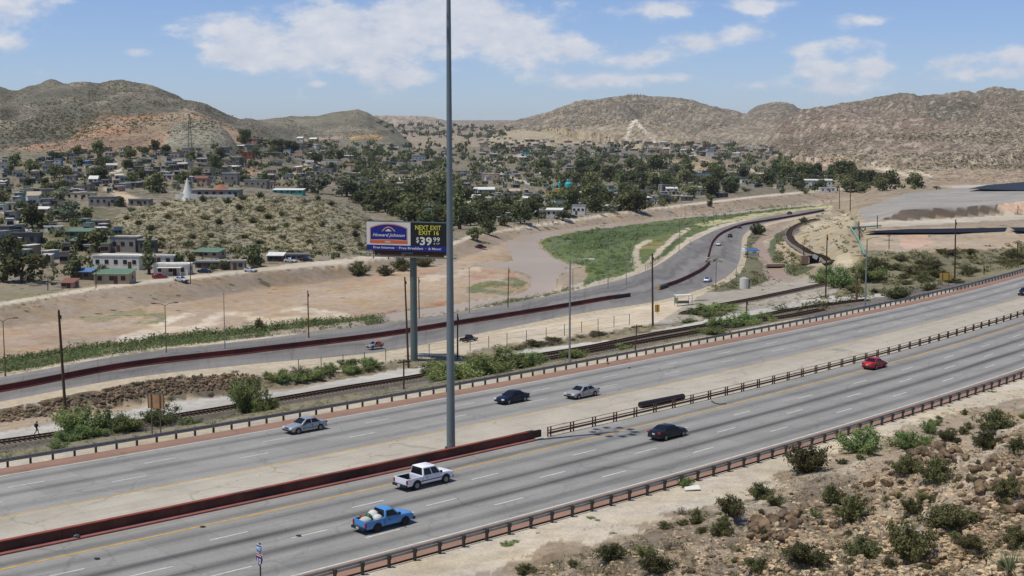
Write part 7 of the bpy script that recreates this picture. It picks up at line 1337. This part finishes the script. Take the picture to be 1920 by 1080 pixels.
# chapel on the mound
p = P(372, 371, 330); s = px(p[1]); t = thing('hilltop_house', 'long pink and grey house with a white wall on top of the mound', 'building', p + np.array([4, 6, 0]), -.05)
MB().box((2, 0, .6), (20, 7, 5.0)).build('walls', WM['pink'], t); MB().box((2, 0, 3.2), (21, 8, .3)).build('roof', RM['grey'], t); MB().box((-8.5, -1, 2.9), (8, 6, .25)).build('awning', RM['grey'], t); MB().tube((3.5, 1, 3.3), (3.5, 1, 5.2), 3.2, .6, 14).build('domed_roof', mat('terracotta', C(168, 110, 86), .8), t); MB().box((9.5, -.3, .7), (5.5, 7, 4.8)).build('grey_wing', WM['grey'], t)
for x in (-4, -1, 2, 5, 8.6, 10.8): o = link('window', WIN, t, (x, -3.55 if x < 8 else -3.9, 1.5)); o.scale = (1.3, 1, 1.7)
b = MB(); arc = [(-13 + i * 2.2, -6.5 - 1.6 * math.sin(i / 11 * math.pi), 0) for i in range(12)]
for a, c in zip(arc[:-1], arc[1:]): b.box(((a[0] + c[0]) / 2, (a[1] + c[1]) / 2, -.3), (math.dist(a, c) + .1, .3, 3.4), math.atan2(c[1] - a[1], c[0] - a[0]))
b.build('terrace_wall', M_WHITEP, t)
q = p + np.array([-3.8, -2.2, -.5]); t = thing('white_cone', 'tall white cone shaped monument on top of the mound', 'monument', q); MB().tube((0, 0, -1), (0, 0, 8.6), 2.9, .12, 16).build('cone', M_WHITEP, t, angle=60); MB().box((-1.8, -.4, 1.0), (2.4, 1.6, 3.4)).build('step_wall', M_WHITEP, t); MB().box((1.2, -1.6, .8), (6, .35, 3.0)).build('front_wall', M_WHITEP, t)
# turquoise domed church
p = P(1066, 364, 330); tq = mat('turquoise_tile', C(66, 186, 200), .5); t = thing('domed_church', 'church with a big turquoise drum and small turquoise turrets among the trees', 'church', p); k = 1.15
MB().box((-3, 3, 1.5), (16, 9, 5)).build('walls', WM['yellow'], t); MB().tube((0, 2, 3.6), (0, 2, 7.4), 2.9, 2.9, 20).build('drum', tq, t, angle=40); MB().sphere((0, 2, 7.4), 2.7, 16, 8, sq=(1, 1, .55)).build('dome', tq, t, smooth=True); MB().tube((-.6, 2, 8.4), (-.6, 2, 10.2), .9, .7, 10).tube((-.6, 2, 10.2), (-.6, 2, 11.2), .9, .0, 10).build('lantern', tq, t)
for x, h in ((-6.6, 8.2), (-10.8, 6.0)): MB().tube((x, 1, 3), (x, 1, h), .85, .8, 10).tube((x, 1, h), (x, 1, h + 1.6), .95, .02, 10).build('turret', tq, t)
# lattice masts
def lattice(u, v0, v1, label, w, ymin=330):
    p = P(u, v1, ymin); H = CAMH + ray(u, v0)[1] * p[1] - p[2]; t = thing('lattice_mast', label, 'radio mast', p); n = 9
    for sx in (-1, 1):
        for sy in (-1, 1): MB().tube((sx * w, sy * w, -1), (sx * w * .18, sy * w * .18, H), .13, .09, 5).build('leg', M_DKSTEEL, t)
    b = MB()
    for i in range(n):
        z0, z1 = H * i / n, H * (i + 1) / n; k0, k1 = w * (1 - .82 * i / n), w * (1 - .82 * (i + 1) / n)
        for a in range(4):
            c0, c1 = [(-1, -1), (1, -1), (1, 1), (-1, 1)][a], [(1, -1), (1, 1), (-1, 1), (-1, -1)][a]; b.tube((c0[0] * k0, c0[1] * k0, z0), (c1[0] * k1, c1[1] * k1, z1), .06, .06, 4)
    tag(b.build('braces', M_DKSTEEL, t), kind='stuff'); MB().box((0, 0, 1.2), (4, 3, 2.6)).build('cabin', WM['pale blue'], t)
lattice(357, 214, 292, 'tall steel lattice mast at the foot of the grey knob', 1.6)
for i, (u, v0, v1) in enumerate(((1178, 176, 181), (1183, 174, 180.5), (1189, 175.5, 180.5), (1195, 174.5, 180.5), (1201, 176, 181), (1207, 175, 182))):
    p = P(u, v1 + 1.0, 1500); t = tag(MB().tube((0, 0, -2), (0, 0, 11), .5, .35, 5).box((0, 0, 8), (2.2, .5, .5)).build('summit_antenna', M_DKSTEEL, None, p), 'thin antenna standing on the summit of the central hill', 'antenna', 'antennas on the central hill')
# the many other houses
PLACES = [('on the left hillside', [(0, 305), (110, 300), (240, 278), (330, 288), (440, 285), (440, 345), (320, 350), (180, 358), (0, 410)], 44, (11, 24)), ('behind the scrub mound', [(440, 266), (620, 262), (650, 290), (640, 335), (560, 358), (440, 340)], 32, (10, 22)), ('left of the mast', [(640, 275), (700, 285), (840, 300), (840, 385), (700, 372), (640, 345)], 34, (12, 24)), ('right of the mast', [(850, 320), (960, 305), (1000, 330), (1100, 340), (1180, 350), (1180, 395), (960, 410), (850, 415)], 34, (12, 26)),
          ('by the steep street', [(870, 262), (1000, 262), (1150, 268), (1150, 310), (1000, 318), (900, 300)], 26, (8, 16)), ('on the far ridge', [(1150, 266), (1440, 272), (1480, 300), (1440, 305), (1280, 296), (1160, 296)], 30, (9, 18)), ('right of the hillock', [(1180, 330), (1330, 335), (1480, 310), (1560, 330), (1560, 350), (1440, 362), (1200, 390)], 36, (10, 22)), ('below the mesa', [(700, 228), (840, 232), (960, 236), (960, 262), (760, 262)], 6, (6, 12))]
STY = {'flat': 'flat roofed', 'shed': 'lean-to roofed', 'gable': 'gabled'}
seen = set(); random.seed(4); HREF = []
for place, poly, n, (a, b_) in PLACES:
    for i, (u, v) in enumerate(scatter(poly, n, 500 + n, 9)):
        p = P(u, v, 330)
        if p[1] > 5000 or p[1] < 380: continue
        wpx = random.uniform(a, b_); w = min(max(wpx / px(p[1]), 5), 15)
        for _ in range(80):
            wall = random.choices(['white', 'grey', 'dark grey', 'tan', 'pink', 'cream', 'pale blue', 'pale green', 'brown', 'brick red'], [24, 28, 16, 16, 5, 12, 3, 3, 6, 2])[0]; roof = random.choices(['white', 'grey', 'green', 'rust red', 'dark', 'tan', 'pale', 'blue'], [24, 26, 3, 3, 10, 14, 22, 1])[0]; st = random.choices(['flat', 'shed', 'gable'], [70, 22, 8])[0]; size = 'small' if w < 7.5 else ('mid sized' if w < 10.5 else 'long')
            tk = random.random() < .15; po = (not tk) and random.random() < .12
            lab = f"{size.replace(' ', '-')} {wall} house, {roof} {dict(flat='flat', shed='lean-to', gable='gabled')[st]} roof" + (" and tank" if tk else "") + (" and porch" if po else "") + " " + place
            if lab not in seen: break
        seen.add(lab); HREF.append((u, v, lab.replace(',', ''))); house(p, w, random.uniform(5, 8), random.uniform(2.7, 3.4) * (1.8 if random.random() < .12 else 1), random.uniform(-.5, .5), wall, roof, ' '.join(lab.replace(',', '').split()), 'houses ' + place, random.choice([1, 2, 2, 3]), st, tank=tk, porch=po, low=2.5)
# the smallest and farthest houses, sheds and yard walls, joined
fb = MB(); fm = [WM[k] for k in ('white', 'grey', 'dark grey', 'tan', 'pink', 'cream', 'pale blue')] + [RM[k] for k in ('white', 'grey', 'dark', 'pale', 'green')] + [M_PANE]; r_ = random.Random(31)
for poly, n, (a, b) in [([(0, 300), (240, 278), (440, 278), (640, 262), (640, 340), (440, 345), (180, 365), (0, 425)], 210, (5, 13)), ([(640, 272), (1000, 270), (1150, 300), (1440, 312), (1480, 345), (1200, 392), (850, 415), (680, 385)], 260, (5, 14)), ([(870, 262), (1150, 266), (1440, 274), (1480, 300), (1280, 298), (1000, 300)], 230, (4, 10)), ([(700, 230), (960, 238), (960, 262), (760, 262)], 60, (3, 7)), ([(0, 420), (140, 400), (230, 440), (180, 500), (0, 500)], 24, (7, 16))]:
    for u, v in scatter(poly, n, 1700 + n):
        p = P(u, v, 330)
        if p[1] > 5000: continue
        w = min(max(r_.uniform(a, b) / px(p[1]), 2.5), 12); d = r_.uniform(3, 7); h = r_.uniform(2.2, 3.4); rz = r_.uniform(-.5, .5)
        fb.box((p[0], p[1], p[2] + h / 2 - 1), (w, d, h + 2), rz, r_.randrange(7)); fb.box((p[0], p[1], p[2] + h + .12), (w + .5, d + .5, .22), rz, 7 + r_.randrange(5))
        for k in (-.25, .2): c, s_ = math.cos(rz), math.sin(rz); fb.box((p[0] + k * w * c + (d / 2 + .02) * s_, p[1] + k * w * s_ - (d / 2 + .02) * c, p[2] + h * .5), (1.1, .14, 1.2), rz, 12)
tag(fb.build('distant_houses', fm), kind='stuff')
HREF += HREF0
# ================================================================ trees
def tree_px(u, v, wpx, kind, label, group, hk=1.0, ymin=330):
    p = P(u, v, ymin); w = wpx / px(p[1]); pr = {'round': P_ROUND, 'wide': P_WIDE, 'cyp': P_CYP}[kind]; k = {'round': 1.05, 'wide': .85, 'cyp': 2.9}[kind] * hk
    t = thing('cypress_tree' if kind == 'cyp' else 'leafy_tree', label, 'tree', p, random.uniform(0, 6.28), group); sc = w * 1.05 / (.92 if kind == 'round' else (1.15 if kind == 'wide' else .36)); t.scale = (sc, sc, sc * (k if kind != 'cyp' else .95)); a = random.choice(pr); link('crown', a[0], t); link('trunk', a[1], t); return t
for q in [(279, 514, 30, 'cyp', 'dark cypress tree in front of the long white village house'), (40, 530, 88, 'wide', 'broad green tree at the left edge beside the levee road'), (138, 522, 40, 'round', 'round green tree left of the blue tarpaulin shed'), (190, 528, 30, 'round', 'small dark round tree in front of the green roofed house'), (472, 500, 42, 'round', 'tall tree beside the small grey house at the levee road'), (20, 488, 50, 'round', 'dark tree under the dark grey village houses'), (55, 484, 20, 'round', 'small dark tree on the bare bank in the village'), (100, 478, 40, 'wide', 'bushy tree on the bare bank in the village'), (186, 472, 46, 'round', 'olive tree left of the two storey house'), (158, 470, 34, 'round', 'dark tree among the green roofed sheds'), (60, 428, 44, 'round', 'dark tree below the white roofed shed'), (130, 415, 60, 'wide', 'yellow green spreading tree on the left hillside'), (165, 412, 24, 'round', 'green tree left of the grey box house'), (102, 380, 52, 'wide', 'dark spreading tree by the grey long house'), (225, 388, 20, 'round', 'round black green tree beside the ruined house'), (290, 362, 40, 'round', 'dense dark tree left of the chapel'), (348, 345, 24, 'round', 'yellow green tall tree behind the cone monument'), (335, 494, 22, 'round', 'tree at the left of the dark open shed'), (360, 494, 18, 'round', 'small tree in front of the dark open shed'), (400, 508, 16, 'round', 'round tree beside the levee road in front of the sheds'), (420, 506, 18, 'round', 'tree left of the small grey house'), (650, 368, 60, 'wide', 'grey green tree group above the mound crest'), (590, 362, 70, 'wide', 'wide grey olive tree behind the turquoise house'), (1055, 412, 34, 'wide', 'dark tree in front of the white green fronted house'), (995, 410, 34, 'round', 'bright green round tree at the far levee'), (915, 440, 30, 'round', 'tree at the levee corner right of the mast'), (895, 452, 40, 'wide', 'olive brush tree right of the mast at the levee'), (862, 430, 34, 'cyp', 'dark slim tree right of the mast'), (1332, 388, 12, 'round', 'bright green small tree at the far levee')]:
    tree_px(*q[:5], 'trees of the near village' if q[0] < 700 else 'trees at the levee', 1.0)
TP = [('in the dense belt below the valley town', [(640, 350), (760, 368), (840, 375), (840, 440), (760, 415), (690, 398)], 42, (24, 44)), ('in the green belt right of the mast', [(850, 385), (960, 390), (1080, 375), (1200, 378), (1200, 398), (1010, 415), (900, 428), (850, 425)], 46, (20, 38)), ('among the houses right of the valley street', [(1000, 320), (1180, 318), (1290, 322), (1480, 345), (1440, 366), (1200, 392), (1060, 372)], 84, (18, 32)), ('at the far end of the town', [(1440, 320), (1560, 325), (1680, 345), (1720, 352), (1620, 362), (1500, 360)], 36, (20, 34)), ('between the houses on the left hillside', [(0, 305), (240, 282), (440, 285), (440, 345), (180, 360), (0, 410)], 46, (14, 30)), ('on the terraces behind the scrub mound', [(440, 268), (620, 264), (650, 300), (640, 345), (560, 358), (440, 345)], 40, (14, 30)), ('in the middle of the valley town', [(650, 285), (840, 295), (840, 360), (680, 350)], 46, (16, 34)), ('around the steep street', [(880, 300), (1000, 290), (1160, 275), (1160, 315), (980, 330), (870, 325)], 40, (14, 26))]
nt_ = 0; rest = []
for place, poly, n, (a, b_) in TP:
    for u, v in scatter(poly, n, 900 + n, 8):
        if nt_ < 268: nt_ += 1; kd = random.choice(['round', 'wide', 'round']); tree_px(u, v, random.uniform(a, b_), kd, rel_label('rounded tree' if kd == 'round' else 'spreading tree', u, v, HREF, ('left of', 'right of', 'behind', 'in front of')), 'trees ' + place, random.uniform(.85, 1.15))
        else: rest.append((u, v, random.uniform(a, b_)))
for poly, n, (a, b_) in [([(1150, 268), (1440, 275), (1500, 300), (1440, 312), (1180, 300)], 90, (8, 18)), ([(700, 230), (850, 234), (960, 240), (950, 262), (760, 258)], 110, (6, 14)), ([(0, 300), (240, 275), (440, 275), (640, 262), (640, 345), (180, 365), (0, 420)], 330, (7, 17)), ([(640, 270), (1000, 275), (1440, 310), (1480, 350), (1200, 392), (850, 420), (680, 390)], 620, (9, 24)), ([(640, 345), (840, 372), (840, 440), (760, 415), (690, 398)], 70, (20, 36)), ([(850, 385), (1080, 370), (1200, 378), (1010, 414), (850, 425)], 80, (16, 30)), ([(0, 420), (140, 400), (230, 440), (180, 500), (60, 540), (0, 540)], 90, (14, 30)), ([(290, 478), (480, 470), (640, 478), (640, 488), (480, 498), (300, 500)], 40, (10, 22)), ([(1440, 315), (1700, 345), (1740, 350), (1600, 364), (1440, 364)], 70, (12, 24)), ([(1620, 350), (1740, 350), (1760, 356), (1620, 362)], 12, (10, 16))]:
    rest += [(u, v, random.uniform(a, b_)) for u, v in scatter(poly, n, 1300 + n)]
pts = [P(u, v, 330) for u, v, w in rest]; ok = [i for i, p in enumerate(pts) if p[1] < 6000]; V, Q, val = clump_cloud([pts[i] for i in ok], [rest[i][2] / px(pts[i][1]) / 1.5 for i in ok], 71, 26, 1.05, .40); tag(link('distant_trees', leaf_mesh('distant_trees', V, Q, val, M_TREE)), kind='stuff')

# town utility poles and parked cars
for u, v, h in ((140, 330, 22), (300, 300, 16), (420, 300, 16), (560, 330, 18), (700, 350, 22), (820, 345, 20), (930, 430, 40), (1010, 420, 36), (948, 405, 40), (1100, 395, 26), (1220, 385, 22), (1330, 375, 20), (475, 505, 44), (357, 532, 46), (180, 540, 34), (90, 552, 34), (1005, 300, 12), (1125, 310, 14)):
    wood_pole(u, v - h, u, v, rel_label('thin town pole', u, v, HREF, ('left of', 'right of', 'behind', 'in front of')), 1 if h > 18 else 0, .13, None, None, 330)
cars_ = [sedan('parked_car', 'parked car', paint('parked_%d_paint' % i, c), 4.3) for i, c in enumerate(((.55, .56, .58), (.02, .03, .06), (.30, .02, .02)))]; spots = [(340, 528), (385, 512), (300, 522), (470, 510), (990, 337), (1010, 343), (925, 318), (1075, 408), (1160, 390), (60, 437), (200, 350), (1240, 382), (545, 492), (575, 490)]
for i, (u, v) in enumerate(spots):
    t = cars_[i] if i < 3 else copy_tree(cars_[i % 3]); t.location = P(u, v, 330); t.rotation_euler = (0, 0, random.uniform(-.6, .6)); t['label'] = rel_label(['silver parked car', 'dark blue parked car', 'dark red parked car'][i % 3], u, v, HREF, ('left of', 'right of', 'behind', 'in front of')); t['group'] = 'cars parked in the town'
# ================================================================ the air: even thin haze round everything
hb = MB(); lo_z, hi_z = float(HZ.min()) - 1.0, float(HZ.max()) + 60
hb.box((0, 6975, (lo_z + hi_z) / 2), (24000, 14250, hi_z - lo_z)); hm = bpy.data.materials.new('thin_haze'); hm.use_nodes = True; hm.node_tree.nodes.clear()
_o = hm.node_tree.nodes.new('ShaderNodeOutputMaterial'); _v = hm.node_tree.nodes.new('ShaderNodeVolumePrincipled'); _v.inputs['Color'].default_value = (.80, .86, .95, 1); _v.inputs['Density'].default_value = 3.2e-5; _v.inputs['Anisotropy'].default_value = .3
hm.node_tree.links.new(_v.outputs['Volume'], _o.inputs['Volume']); tag(hb.build('haze', hm), kind='stuff')
